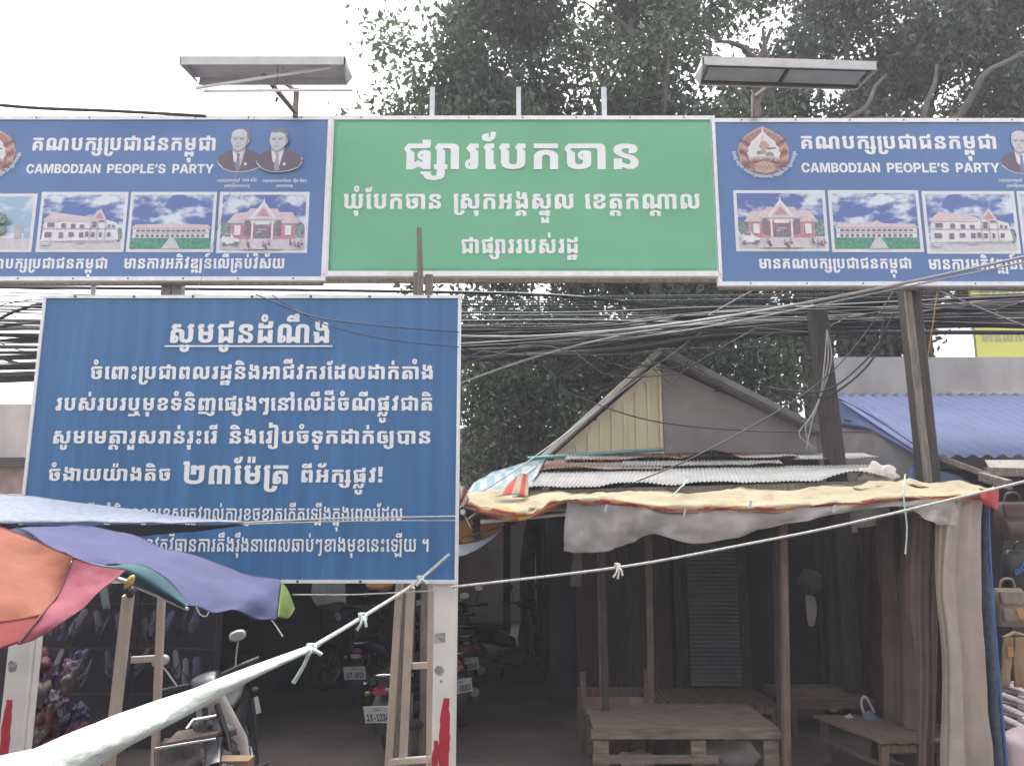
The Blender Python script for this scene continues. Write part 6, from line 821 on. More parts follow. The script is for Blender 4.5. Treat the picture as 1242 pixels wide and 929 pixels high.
def pic_school(*a):
    p = pic_base(*a, m_phsky)
    p.rect(m_phgreen, .035, .76, .965, .95)
    p.rect(m_phwhite, .06, .60, .94, .77); p.poly(m_phpale, [(.04, .61), (.08, .55), (.44, .54), (.51, .49), (.58, .54), (.92, .55), (.96, .61)])
    p.rects(m_phgrey, [(.05, .605, .95, .62), (.06, .685, .94, .70)])
    p.rects(m_phdark, [(.10+.058*i, .635, .145+.058*i, .67) for i in range(14)]+[(.10+.058*i, .715, .135+.058*i, .76) for i in range(14)])
    p.poly(m_phgroundc, [(.49, .77), (.54, .77), (.62, .95), (.40, .95)])
    return p
def pic_villa(*a):
    p = pic_base(*a, m_phsky)
    p.rect(m_phgroundc, .035, .80, .965, .95); p.ell(m_phtree, .93, .72, .04, .12)
    p.poly(m_phwhite, [(.05, .82), (.07, .45), (.14, .40), (.60, .46), (.72, .44), (.90, .52), (.93, .80)])
    p.poly(m_phpale, [(.05, .47), (.16, .34), (.55, .42), (.62, .47), (.06, .48)])
    p.poly(m_phpale, [(.58, .47), (.70, .28), (.78, .46)]); p.poly(m_phpink, [(.64, .45), (.70, .34), (.74, .45)])
    p.rects(m_phgrey, [(.06, .49, .58, .50), (.05, .61, .90, .625), (.60, .46, .61, .80), (.68, .46, .69, .80), (.77, .46, .78, .80)])
    p.rects(m_phdark, [(.11, .52, .19, .59), (.27, .53, .32, .60), (.38, .54, .43, .61), (.48, .55, .53, .61), (.62, .50, .67, .60), (.70, .48, .76, .51), (.80, .55, .83, .60), (.85, .56, .88, .60), (.09, .68, .17, .76), (.25, .68, .30, .77), (.36, .68, .42, .75), (.48, .68, .53, .76), (.55, .67, .59, .75), (.62, .68, .66, .76), (.71, .68, .74, .76), (.80, .68, .84, .75)])
    p.rects(m_phgrey, [(.06, .83, .16, .90), (.20, .82, .90, .835), (.44, .84, .56, .86)])
    p.rects(m_phwhite, [(.07, .845, .15, .86), (.07, .875, .15, .89)])
    return p
def pic_tree(*a):
    p = pic_base(*a, m_phsky2)
    p.rect(m_phgroundc, .035, .76, .965, .95); p.rects(m_phwhite, [(.4, .68, .9, .77)]); p.rects(m_phgrey, [(.80, .55, .88, .78), (.45, .70, .75, .72), (.58, .68, .60, .76)])
    rr = random.Random(3)
    p.rect(m_phdark, .44, .58, .47, .80)
    for i in range(26): p.ell(m_phtree, .46+rr.uniform(-.22, .24), .53+rr.uniform(-.16, .12), rr.uniform(.05, .09), rr.uniform(.05, .08), 9)
    return p
def portrait(cx, cy, k, Y, par, bald, m_t):
    "k: photo pixels per head width unit"
    c = at(cx, cy, Y); s = at(cx+1, cy, Y).x-c.x; p = Pic(c.x-40*s, c.x+40*s, c.z-40*s, c.z+40*s, Y); U = lambda x, y: (.5+x/80, .5+y/80)
    E = lambda m, x, y, rx, ry, **q: p.ell(m, *U(x, y), rx/80, ry/80, **q)
    p.poly(m_phwhite, [U(*q) for q in ((-26, 12), (-24, 17), (-17, 23), (-8, 26.4), (2, 26.8), (14, 25.6), (26, 21), (30, 15), (30, 8))])
    p.poly(m_suit, [U(*q) for q in ((-25, 14), (-24, 7), (-19, 2), (-8, -2), (10, -3), (22, 2), (27, 6), (30, 12), (26, 20), (14, 24.6), (2, 26), (-8, 25.5), (-17, 22))])
    p.poly(m_phwhite, [U(*q) for q in ((-8, -3), (-2, 2), (8, -4), (3, 18), (0, 20), (-6, 12))])
    p.poly(m_t, [U(*q) for q in ((-3, 3), (2, 3), (1, 7), (3, 24), (-2, 25.4), (-4, 20), (-1.5, 7))])
    p.poly(m_skin2, [U(*q) for q in ((-8, -8), (8, -8), (8, -3), (-2, 3), (-8, -2))])
    E(m_hair, 2 if bald else 1, -17, 11.4, 12.5 if bald else 13.5)
    p.poly(m_skin, [U(*q) for q in ((-10, -20), (-9, -25), (-4, -28.5 if bald else -24), (3, -29 if bald else -25), (8, -25 if bald else -22), (9.5, -16), (9, -8), (4, -3), (-2, -1), (-7, -4), (-9.5, -10), (-10.6, -14))])
    E(m_skin2, 10.4, -13, 1.8, 3.4)
    E(m_hair, -5.2, -15.4, 2.3, .9, n=8); E(m_hair, 2.6, -15.4, 2.6, .9, n=8, same=True)
    p.rects(m_skin2, [(*U(-9.8, -17.6), *U(-1.4, -17.1)), (*U(-.6, -17.6), *U(8, -17.1)), (*U(-3.6, -11), *U(-.6, -9.6)), (*U(-6, -6.6), *U(2, -5.6))])
    p.ell(m_phwhite, *U(9, 17), 2/80, 2/80, n=10)
    return p.build('portrait', par)
def emblem(cx, cy, Y, par):
    c = at(cx, cy, Y); s = at(cx+1, cy, Y).x-c.x; h = 46*s; p = Pic(c.x-h, c.x+h, c.z-h, c.z+h, Y); U = lambda x, y: (.5+x/92, .5+y/92)
    outer = [(0, -32), (10, -27), (21, -20), (28, -11), (31.5, 0), (29, 13), (21, 23), (10, 29), (0, 31), (-10, 29), (-21, 23), (-29, 13), (-31.5, 0), (-28, -11), (-21, -20), (-10, -27)]
    p.poly(m_embl, [U(*q) for q in outer]); p.poly(m_emb, [U(x*.93, y*.93+.5) for x, y in outer])
    for sg in (-1, 1):
        for i in range(5):
            y = -13+i*7.5
            p.poly(m_embd if i % 2 == 0 else m_embl, [U(sg*17, y+3), U(sg*25, y-2), U(sg*(28+1.6*math.sin(i*.8)), y-3), U(sg*(29+math.sin(i*.8)), y+1), U(sg*24, y+3), U(sg*17, y+7)], same=i > 0)
    p.poly(m_phwhite, [U(*q) for q in ((0, -32), (1.4, -24), (6, -19), (15, -11), (15, -8), (19, -3), (18, 0), (20.5, 4), (18, 9), (17, 12), (-17, 12), (-18, 9), (-20.5, 4), (-18, 0), (-19, -3), (-15, -8), (-15, -11), (-6, -19), (-1.4, -24))])
    p.poly(m_embl, [U(*q) for q in ((0, -22), (1.2, -16), (2.2, -12), (7, -8), (7, -4), (3, -2), (3, 5), (-3, 5), (-3, -2), (-6, -6), (-2.2, -12))])
    p.poly(m_embg, [U(*q) for q in ((-9, 2), (-4, 0), (-3, 4), (-7, 6))]); p.ell(m_embg, *U(7, 6), 5/92, 4/92, same=True)
    p.poly(m_embd, [U(*q) for q in ((4, -3), (15, -4), (15, -2.6), (4, -1))])
    p.ell(m_phwhite, *U(.4, -14), 2/92, 2.6/92)
    p.poly(m_emb, [U(*q) for q in ((-22, 11), (-10, 8), (10, 8), (22, 11), (20, 17), (10, 14), (-10, 14), (-20, 17))])
    p.ell(m_embl, *U(0, 22), 13/92, 8/92)
    for i in range(-4, 5): p.ell(m_embd, *U(i*2.6, 21+(i % 2)*2.5), .9/92, .9/92, n=8, same=i > -4)
    e = p.build('emblem', par)
    # lettering on the ribbon and curved round the foot
    Yt = Y-.0012*p.k-.002; q = MB()
    text_mb('c|គណបក្សប្រជាជនកម្ពុជា', lambda u, v, k: Vector((c.x+s*(-19+38*u), Yt-.0006*k, c.z+s*(-13.5+3.4*v+3*math.sin(math.pi*u)))), q)
    words = ['ឯករាជ្យ', 'សន្តិភាព', 'សេរីភាព', 'ប្រជាធិបតេយ្យ', 'អព្យាក្រឹត', 'និង', 'វឌ្ឍនភាពសង្គម']; ws = [TEXT['c|'+t][0] for t in words]; tot = sum(ws)+104*6; a = math.radians(186); span = math.radians(168)
    for t, wd in zip(words, ws):
        da = span*wd/tot
        def fn(u, v, k, a=a, da=da):
            th = a+da*u; r = 41-4.2*v
            return Vector((c.x+s*r*.95*math.cos(th), Yt-.0006*k, c.z+s*(r*.92*math.sin(th)+2)))
        text_mb('c|'+t, fn, q); a += da+span*104/tot
    q.build('emblem_lettering', m_white, e)
def party_sign(label, X0, X1, top, bot, kh, en, em, ports, caps, photos, lower):
    r = empty('party_sign', (at((X0+X1)/2, 240, SY).x, SY+.1, 0), label, 'sign')
    x0, x1, z0, z1 = quad(X0, top, X1, bot, SY)
    MB().box(((x0+x1)/2, SY+.015, (z0+z1)/2), (x1-x0, .03, z1-z0)).build('panel', m_blue, r)
    frame_bars(r, x0, x1, z0, z1, SY+.01, .045, m_alu)
    MB().box(((x0+x1)/2, SY+.1, z0-.035), (x1-x0, .05, .05)).build('carrier_bar', m_oldwood, r)
    line('k|គណបក្សប្រជាជនកម្ពុជា', *kh, SY, m_white, r)
    for t, a, b in zip(('CAMBODIAN', 'PEOPLE’S', 'PARTY'), (0, .429, .776), (.40, .746, 1)):
        line('i|'+t, en[0]+(en[1]-en[0])*a, en[0]+(en[1]-en[0])*b, en[2], en[3], SY, m_white, r)
    emblem(*em, SY-.002, r)
    for i, (cx, cy) in enumerate(ports): portrait(cx, cy, 1, SY-.002-.02*i, r, i == 0, (m_tie, m_tie2)[i])
    for (t, a, b, y, h) in caps: line('c|'+t, a, b, y, y-h, SY, m_white, r, 'caption')
    for f, q in photos: f(*q, SY-.002).build('printed_photo', r)
    for t, a, b, y, h in lower: line('k|'+t, a, b, y, y-h, SY, m_white, r)
    return r
T3, T4 = 'មានគណបក្សប្រជាជនកម្ពុជា', 'មានការអភិវឌ្ឍន៍លើគ្រប់វិស័យ'
def caps(dx): return [('សម្តេចអគ្គមហាពញាចក្រី', 263+dx, 291+dx, 220.5, 3), ('ហេង សំរិន', 294+dx, 312+dx, 220.5, 3.6), ('ប្រធានកិត្តិយសគណបក្ស', 272+dx, 303+dx, 227, 3), ('សម្តេចអគ្គមហាសេនាបតីតេជោ', 318+dx, 353+dx, 221, 3), ('ហ៊ុន សែន', 355+dx, 372+dx, 221, 3.6), ('ប្រធានគណបក្ស', 335+dx, 355+dx, 227, 3)]
ls = party_sign('long blue party sign on the left with two portraits, under the bare broken lamp', -64, 394, 146, 336,
    (37, 263, 183, 166), (31, 259, 210.5, 199.5), (-12, 184), [(290, 184), (337, 184)], caps(0),
    [(pic_tree, (-72, 235, 42, 306)), (pic_villa, (47, 233, 153, 306)), (pic_school, (156, 233, 261, 306)), (pic_hall, (264.5, 233, 374, 307))],
    [(T3, -57, 131, 326, 13), (T4, 149, 346, 326, 13.5)])
rs_ = party_sign('long blue party sign on the right with its round emblem in full view', 871, 1338, 149, 342,
    (970, 1211, 181, 164), (972, 1213, 209.5, 198), (926, 183), [(1238, 186), (1284, 186)], caps(949),
    [(pic_hall, (891, 231, 1003, 305)), (pic_school, (1006.5, 231, 1117, 306)), (pic_villa, (1121, 232, 1234, 308)), (pic_tree, (1237, 232, 1350, 309))],
    [(T3, 920, 1107, 326, 13), (T4, 1126, 1325, 327, 13.5)])
for px, wd in ((204, .10), (217, .10)):
    t = at(px, 345, 8.2); MB().box((t.x, 8.2, t.z/2+.6), (wd, .1, t.z+1.2)).build('post', m_cement, ls)
t = at(114, 345, 8.2); MB().box((t.x, 8.2, t.z/2), (.035, .035, t.z)).build('thin_post', m_galv, ls)
a = at(1100, 345, 8.25); b = at(1119, 590, 8.25)
mb = MB(); mb.beam((b.x+.1, 8.25, 0), (a.x, 8.25, a.z+1.0), .19, .16); mb.build('post', m_darkwood, rs_)
mb = MB(); mb.beam((b.x+.045, 8.15, 0), (a.x-.055, 8.15, a.z+.05), .07, .05); mb.build('post_batten', m_oldwood, rs_)
t = at(1306, 345, 8.2); MB().box((t.x, 8.25, t.z/2+.5), (.18, .16, t.z+1)).build('post', m_darkwood, rs_)
# pole standing behind the notice board in front of the green sign
pl = empty('twin_pole', (at(513, 350, 7.6).x, 7.6, 0), 'grey wooden pole with a thin stick rising in front of the green sign', 'pole')
t = at(508, 345, 7.6); mb = MB(); mb.beam((t.x-.02, 7.62, 0), (t.x-.01, 7.62, t.z+.12), .09, .08); mb.build('thick_pole', m_oldwood, pl)
t = at(520, 345, 7.6); mb = MB(); mb.beam((t.x+.03, 7.62, 0), (t.x, 7.62, t.z+.1), .075, .07); mb.build('thick_pole', m_oldwood, pl)
t = at(510, 345, 7.5); t2 = at(508.5, 277, 7.5)
mb = MB(); mb.tube([(t.x, 7.52, t.z-.9), (t.x, 7.52, t.z), (t.x-.012, 7.5, t.z+.3), t2], [.03, .03, .028, .024], 7); mb.build('stick', m_oldwood, pl)

# ------------------------------------------------------------ notice board
NY = 5.5
nb = empty('notice_board', (-1.85, 5.6, 0), 'big faded blue public notice board with white lettering on white painted legs', 'notice board')
x0, x1 = -3.325, -.385; z1 = at(300, 362, NY).z; z0 = at(300, 703, NY).z
MB().box(((x0+x1)/2, NY+.02, (z0+z1)/2), (x1-x0, .03, z1-z0)).build('panel', m_board, nb)
frame_bars(nb, x0, x1, z0, z1, NY+.015, .022, m_alu, .045)
for t, a, b, base, top in (('k|សូមជូនដំណឹង', 203, 402, 416, 391), ('k|ចំពោះប្រជាពលរដ្ឋនិងអាជីវករដែលដាក់តាំង', 108, 527, 460, 443), ('k|របស់របរឬមុខទំនិញផ្សេងៗនៅលើដីចំណីផ្លូវជាតិ', 66, 526, 498, 481),
    ('k|សូមមេត្តារួសរាន់រុះរើ', 62, 264, 538, 521), ('k|និងរៀបចំទុកដាក់ឲ្យបាន', 276, 524, 538, 521), ('k|ចំងាយយ៉ាងតិច', 57, 208, 583, 567), ('k|២៣ម៉ែត្រ', 219, 352, 587, 562), ('k|ពីអ័ក្សផ្លូវ!', 363, 465, 585, 568),
    ('c|យើងខ្ញុំមិនទទួលខុសត្រូវរាល់ការខូចខាតកើតឡើងក្នុងពេលដែល', 92, 489, 631, 615), ('c|អាជ្ញាធរចុះអនុវត្តវិធានការតឹងរ៉ឹងនាពេលឆាប់ៗខាងមុខនេះឡើយ ។', 92, 521, 669, 652)):
    line(t, a, b, base, top, NY, m_white, nb)
p = at(200, 419, NY); q = at(403, 421, NY)
MB().box(((p.x+q.x)/2, NY-.001, (p.z+q.z)/2), (q.x-p.x, .008, .011)).build('underline', m_white, nb)
def leg(xc, wd):
    l = MB(); l.box((xc, NY+.09, z0/2-.002), (wd, .09, z0)); l.box((xc+wd*.5+.006, NY+.12, z0/2), (.012, .07, z0-.01)); o = l.build('leg', m_whitepost, nb)
    return o
lx = at(539, 800, NY).x-.008
o = leg(lx, .14)
pt = MB(); n = 26
for xc, top, wd in ((lx+.018, 848, .068), (lx-.042, 900, .05)):
    tz = at(540, top, NY).z; vs = []
    for i in range(n+1):
        z = tz*(1-i/n); j = .010*noise.noise(Vector((xc*9, z*14, 0))); ww = wd*(.55+.45*min(1, (i/n)*6))*(1+.25*noise.noise(Vector((i*.9, xc*5, 2))))
        vs += [(max(lx-.069, xc+j-ww/2-.02*i/n), NY+.043, z), (min(lx+.069, xc+j+ww/2-.02*i/n), NY+.043, z)]
    pt.add(vs, [(2*i, 2*i+1, 2*i+3, 2*i+2) for i in range(n)])
pt.build('red_paint_mark', m_red, o)
gm = MB(); rr = random.Random(4)
gm.prism([at(527, 768, NY+.043), at(540, 767, NY+.043), at(540, 779, NY+.043), at(526.5, 780, NY+.043)], (0, 1, 0), .001)
for cx, cy, w_, h_ in ((533, 813, 13, 14), (535, 826, 4, 4)):
    pts = [at(cx+w_/2*math.cos(a)*(.75+.3*rr.random()), cy+h_/2*math.sin(a)*(.75+.3*rr.random()), NY+.042) for a in [i*2*math.pi/16 for i in range(16)]]
    gm.add(pts, [tuple(range(16))])
gm.build('torn_sticker', m_grime, o)
lx2 = x0+.045
o = leg(lx2, .15)
pt = MB(); tz = at(10, 850, NY).z; vs = []
for i in range(n+1):
    z = tz*(1-i/n); ww = .06*(.6+.4*min(1, i/n*6)); j = .008*noise.noise(Vector((3, z*12, 1))); vs += [(lx2-.03+j-ww/2, NY+.043, z), (lx2-.03+j+ww/2, NY+.043, z)]
pt.add(vs, [(2*i, 2*i+1, 2*i+3, 2*i+2) for i in range(n)]); pt.build('red_paint_mark', m_red, o)
gm = MB(); pts = [at(15+6*math.cos(a)*(.75+.3*rr.random()), 808+8*math.sin(a)*(.75+.3*rr.random()), NY+.042) for a in [i*2*math.pi/16 for i in range(16)]]; gm.add(pts, [tuple(range(16))]); gm.build('torn_sticker', m_grime, o)
def stay(p0, p1, wd=.055, m=m_cream, name='stay'): b = MB(); b.beam(p0, p1, wd, .045); return b.build(name, m, nb)
# ladder-like stays behind each leg
stay(at(157, 722, 5.75), at(131, 935, 6.1)+Vector((0, 0, -.4)), .06); stay(at(196, 722, 5.75), at(190, 935, 6.1)+Vector((0, 0, -.4)), .048)
stay(at(160, 800, 5.88), at(193, 798, 5.88), .035, name='rung'); stay(at(152, 722, 5.8), at(128, 935, 6.2), .03)
stay(at(485, 705, 5.75), at(468, 935, 6.1)+Vector((0, 0, -.4)), .05); stay(at(498, 712, 5.75), at(487, 935, 6.0)+Vector((0, 0, -.4)), .055); stay(at(492, 705, 5.85), at(478, 935, 6.2)+Vector((0, 0, -.4)), .04, m_oldwood)
stay(at(523, 705, 5.7), at(521, 935, 5.75)+Vector((0, 0, -.4)), .04); stay(at(495, 808, 5.88), at(524, 806, 5.7), .032, name='rung'); stay(at(473, 924, 6.0), at(526, 920, 5.7), .045, name='rung')
# ------------------------------------------------------------ floodlight trays over the signs
def lamp(label, x0, x1, tilt, broken):
    r = empty('sign_floodlight', ((x0+x1)/2, 7.9, 0), label, 'floodlight')
    yf, yb_, zz = 6.87, 7.22, 6.30; h = .075
    def pt(u, y, z): return Vector((x0+(x1-x0)*u, y, z-tilt*u))
    mb = MB(); t = .012; e = .05/(x1-x0)
    # folded sheet tray: top, front lip, back lip, two slanted ends, open below
    mb.prism([pt(0, yf, zz+h), pt(1, yf, zz+h), pt(1, yb_, zz+h), pt(0, yb_, zz+h)], (0, 0, 1), t)
    mb.prism([pt(0, yf, zz), pt(1, yf, zz), pt(1, yf, zz+h), pt(0, yf, zz+h)], (0, 1, 0), t)
    mb.prism([pt(e, yb_, zz), pt(1-e, yb_, zz), pt(1-e, yb_, zz+h), pt(e, yb_, zz+h)], (0, 1, 0), t)
    for u in (0, 1): mb.prism([pt(u, yf, zz), pt(u+(e if u == 0 else -e), yb_, zz), pt(u, yb_, zz+h), pt(u, yf, zz+h)], (1, 0, 0), t if u == 0 else -t)
    mb.build('housing', m_lampbox, r)
    if not broken:
        for a, b in ((.05, .485), (.515, .95)):
            mb = MB(); mb.prism([pt(a, yf+.05, zz+.02), pt(b, yf+.05, zz+.02), pt(b, yb_-.05, zz+.02), pt(a, yb_-.05, zz+.02)], (0, 0, 1), .008); mb.build('diffuser', m_diffuser, r)
        mb = MB(); mb.beam(pt(.5, yf+.03, zz+.02), pt(.5, yb_-.02, zz+.02), .03, .03)
        for y in (yf+.035, yb_-.03): mb.beam(pt(.03, y, zz+.018), pt(.97, y, zz+.018), .028, .03)
        mb.build('inner_frame', m_darkwood, r)
    return r, pt, yb_, zz
r, pt, yb_, zz = lamp('bare sheet metal lamp tray with two tubes hanging loose, above the left blue sign', -3.14, -1.575, .0, True)
mb = MB(); mb.tube([at(240, 107, 7.05), at(400, 82, 6.98)], .016, 10); mb.build('loose_tube', m_tube, r)
mb = MB(); mb.tube([at(250, 110.5, 7.0), at(428, 109.5, 7.0)], .015, 10); mb.build('loose_tube', m_tube, r)
for s in ((240, 107, 7.05), (250, 110.5, 7.0)): 
    p = at(*s); mb = MB(); mb.disc(p, .018, (1, 0, 0), .04); mb.build('tube_cap', m_alu, r)
pa = at(358, 142, 7.95); pc = at(360, 110, 7.9)
mb = MB(); mb.beam(pa, pa+Vector((0, 0, .33)), .055, .05); mb.beam(pa+Vector((0, 0, .05)), Vector((pa.x-.10, 7.15, zz+.07)), .05, .03); mb.beam(pa+Vector((0, 0, .3)), Vector((pa.x-.02, 7.2, zz+.09)), .04, .03)
mb.build('bracket', m_oldwood, r)
q = at(333, 72, 7.0); mb = MB(); mb.tube([Vector((q.x-.04, 7.05, zz+.07)), Vector((q.x-.04, 7.05, zz+.14)), Vector((q.x, 7.05, zz+.185)), Vector((q.x+.05, 7.06, zz+.14)), Vector((q.x+.07, 7.08, zz+.07))], .022, 8); mb.build('hook', m_lampbox, r)
mb = MB(); q = at(335, 121, 7.0); mb.tube([q, q+Vector((0, 0, .5))], .003, 5); mb.tube([q+Vector((0, 0, -.02)), q+Vector((.01, 0, .02))], .014, 8); mb.build('dangling_socket', m_black, r)
r, pt, yb_, zz = lamp('sheet metal lamp tray with two dull diffuser panels, above the right blue sign', 1.80, 3.45, .055, False)
pa = at(917, 142, 7.95); mb = MB(); mb.beam(pa, Vector((pa.x, 7.92, zz+.30)), .09, .06); mb.beam(Vector((pa.x, 7.92, zz+.28)), Vector((pa.x+.02, 7.2, zz+.06)), .05, .04); mb.build('bracket', m_oldwood, r)
q = at(948, 70, 7.0); mb = MB(); mb.tube([Vector((q.x-.04, 7.05, zz+.06)), Vector((q.x, 7.05, zz+.15)), Vector((q.x+.03, 7.05, zz+.06))], .022, 8); mb.build('hook', m_roofedge, r)

# ------------------------------------------------------------ trees
def leaves(centers, spread, per, size, name, m, par):
    n = len(centers)*per
    c = np.repeat(np.array(centers), per, 0)+RNG.normal(0, 1, (n, 3))*np.array(spread)
    d = RNG.normal(0, 1, (n, 3)); d[:, 2] -= .5; d /= np.linalg.norm(d, axis=1)[:, None]
    q = RNG.normal(0, 1, (n, 3)); s = np.cross(d, q); s /= np.linalg.norm(s, axis=1)[:, None]
    L = size*RNG.uniform(.6, 1.25, n)[:, None]; W = L*RNG.uniform(.38, .55, n)[:, None]
    nn = np.cross(d, s)
    V = np.stack([c-d*L*.5, c+s*W*.5+nn*L*.06, c+d*L*.5, c-s*W*.5+nn*L*.06], 1).reshape(-1, 3)
    loc = np.array(wloc(par)); me = bpy.data.meshes.new(name)
    me.vertices.add(n*4); me.vertices.foreach_set('co', (V-loc).astype(np.float32).ravel())
    me.loops.add(n*4); me.loops.foreach_set('vertex_index', np.arange(n*4, dtype=np.int32))
    me.polygons.add(n); me.polygons.foreach_set('loop_start', np.arange(0, n*4, 4, dtype=np.int32)); me.polygons.foreach_set('loop_total', np.full(n, 4, dtype=np.int32))
    me.materials.append(m); me.update(); me.validate()
    o = bpy.data.objects.new(name, me); C.objects.link(o); o.parent = par; return o
def blob_centers(blobs, n, gap, gs, seed):
    out = []; rr = random.Random(seed)
    wts = [r[0]*r[1]*r[2] for _, r in blobs]
    while len(out) < n:
        c, r = rr.choices(blobs, wts)[0]
        v = Vector((rr.gauss(0, 1), rr.gauss(0, 1), rr.gauss(0, 1))).normalized()*rr.random()**(1/2.4)
        p = Vector((c[0]+v.x*r[0], c[1]+v.y*r[1], c[2]+v.z*r[2]))
        if noise.noise(Vector((p.x*gs, p.y*gs*.15+seed, p.z*gs)))+.45*noise.noise(Vector((p.x*gs*2.7, seed, p.z*gs*2.7))) > gap: out.append(tuple(p))
    return out
def limb(mb, a, b, r0, r1, bend=.5, n=9, seed=0):
    a = Vector(a); b = Vector(b); P = []; d = (b-a).length
    for i in range(n+1):
        t = i/n; q = a.lerp(b, t)
        q = q+Vector((noise.noise(Vector((t*2.2, seed, 0))), noise.noise(Vector((t*2.2, seed, 7))), .6*noise.noise(Vector((t*2.2, seed, 13)))+.35*math.sin(math.pi*t)))*bend*d*.22*math.sin(math.pi*t)
        P.append(q)
    mb.tube(P, [r0+(r1-r0)*(i/n)**.8 for i in range(n+1)], 8); return P
# the big banyan behind the signs
tr = empty('banyan_tree', (3.2, 16.5, 0), 'huge banyan with a dark spreading crown, trunk behind the middle of the green sign', 'tree')
mb = MB(); limb(mb, (3.2, 16.5, -.2), (3.0, 16.8, 6.5), .75, .5, .2, seed=1)
ends = []
for i, (e, r0, st) in enumerate((((-1.6, 15.6, 9.6), .20, 5.0), ((.6, 17.5, 12.5), .26, 6.2), ((2.6, 16, 13.5), .3, 6.4), ((5.6, 15.6, 12.6), .26, 6), ((6.8, 16.4, 9.8), .22, 5.2), ((-.6, 15.8, 6.6), .16, 4.4), ((5.4, 14.8, 6.9), .15, 4.6), ((1.6, 14.8, 10.8), .17, 6.2), ((3.8, 15, 10.6), .18, 6))):
    P = limb(mb, (3.05+.1*math.sin(i), 16.6, st), e, r0, .04, 1, seed=i*3+2)
    for k in range(3):
        q = P[4+k*2]; limb(mb, q, q+Vector((random.uniform(-1.6, 1.6), random.uniform(-1, .4), random.uniform(-.3, 1.5))), r0*.35, .012, 1, 6, seed=i*7+k)
for i, (a, b, r0) in enumerate((((4.0, 15.2, 6.0), (2.3, 14.3, 9.2), .13), ((2.9, 15.2, 6.2), (3.1, 14.2, 11.5), .16), ((2.6, 15.4, 7.5), (.2, 14.2, 8.3), .09), ((3.0, 15.0, 7.8), (5.2, 14.2, 10.6), .11), ((2.9, 15.2, 8.6), (1.4, 14.2, 11.4), .09), ((2.2, 15, 7), (1.3, 14, 6.6), .05))):
    limb(mb, a, b, r0, .03, .8, 9, seed=200+i)
mb.build('trunk', m_bark, tr)
bl1 = [((2.2, 16.5, 10.4), (4.6, 2.6, 4.4)), ((-1.5, 16, 9.4), (2.1, 1.8, 2.4)), ((-1.1, 16.2, 12.6), (2.1, 1.8, 2.1)), ((4.6, 16, 8), (3.6, 2.2, 2.6)), ((1.0, 16.2, 5.6), (2.9, 1.8, 1.9)), ((4.4, 16, 5.2), (2.2, 1.5, 1.7)), ((2.2, 16.5, 14.6), (3.6, 2, 1.8))]
leaves(blob_centers(bl1, 1750, -.06, .75, 5), (.27, .27, .20), 64, .18, 'crown', m_leaf, tr)
mb = MB()
for i in range(16):
    x = random.uniform(.2, 6.2); y = random.uniform(15, 16.4); zt = random.uniform(6, 9)
    mb.tube([(x, y, zt), (x+random.uniform(-.1, .1), y, zt*.6), (x+random.uniform(-.2, .2), y, random.uniform(.0, 3.5))], [.03, .022, .01], 5)
mb.build('aerial_root', m_bark, tr)
# second fig, right
t2 = empty('spreading_fig_tree', (9.2, 17.5, 0), 'tall fig tree with pale curving limbs behind the right lamp and the right blue sign', 'tree')
mb = MB(); limb(mb, (8.2, 17.5, -.2), (7.6, 17.4, 7.2), .62, .4, .2, seed=31)
for i, (e, r0, st) in enumerate((((5.6, 16.4, 12.8), .2, 6.8), ((9.4, 16.4, 13.2), .26, 6.9), ((11.6, 16.4, 11), .24, 6.4), ((7.6, 16.2, 13.8), .22, 7), ((6.2, 15.8, 9.2), .15, 6.2), ((10.6, 15.8, 8.2), .16, 5.6), ((12.5, 17, 9), .2, 5.4))):
    P = limb(mb, (7.7, 17.3, st), e, r0, .035, 1.1, seed=i*5+40)
    for k in range(3):
        q = P[4+k*2]; limb(mb, q, q+Vector((random.uniform(-1.6, 1.6), random.uniform(-1, .4), random.uniform(-.4, 1.5))), r0*.35, .012, 1, 6, seed=i*9+k+90)
for i, (a, b, r0) in enumerate((((5.6, 15.4, 7.0), (5.0, 14.4, 11.8), .17), ((5.4, 15.2, 8.8), (7.4, 14.4, 10.8), .09), ((5.3, 15, 10), (8.9, 14.6, 9.6), .08), ((8.2, 15, 7.6), (8.4, 14.4, 11), .16), ((8.3, 15, 9.6), (10.6, 14.4, 11.6), .11), ((5.2, 15, 9.4), (3.8, 14.4, 11.6), .08))):
    limb(mb, a, b, r0, .03, .8, 9, seed=230+i)
mb.build('trunk', m_bark, t2)
bl2 = [((8.6, 17, 10.6), (3.9, 2.2, 3.6)), ((11.2, 16.8, 9), (2.8, 2, 3)), ((7.4, 16.4, 6.6), (2.6, 1.6, 1.5)), ((8.8, 17, 14.2), (3.8, 2, 2)), ((11.5, 17, 13), (2.4, 1.8, 2.4))]
leaves(blob_centers(bl2, 1250, .02, .75, 9), (.27, .27, .20), 62, .18, 'crown', m_leaf2, t2)
mb = MB()
for i in range(13):
    x = 5.7+i*.24+random.uniform(-.1, .1); y = random.uniform(15.2, 16.4); r0 = random.choice((.04, .07, .11, .15))
    mb.tube([(x, y, 8.2), (x+random.uniform(-.1, .1), y, 5), (x+random.uniform(-.15, .15), y, 0)], [r0*.8, r0, r0*1.2], 7)
mb.build('aerial_root', m_bark, t2)
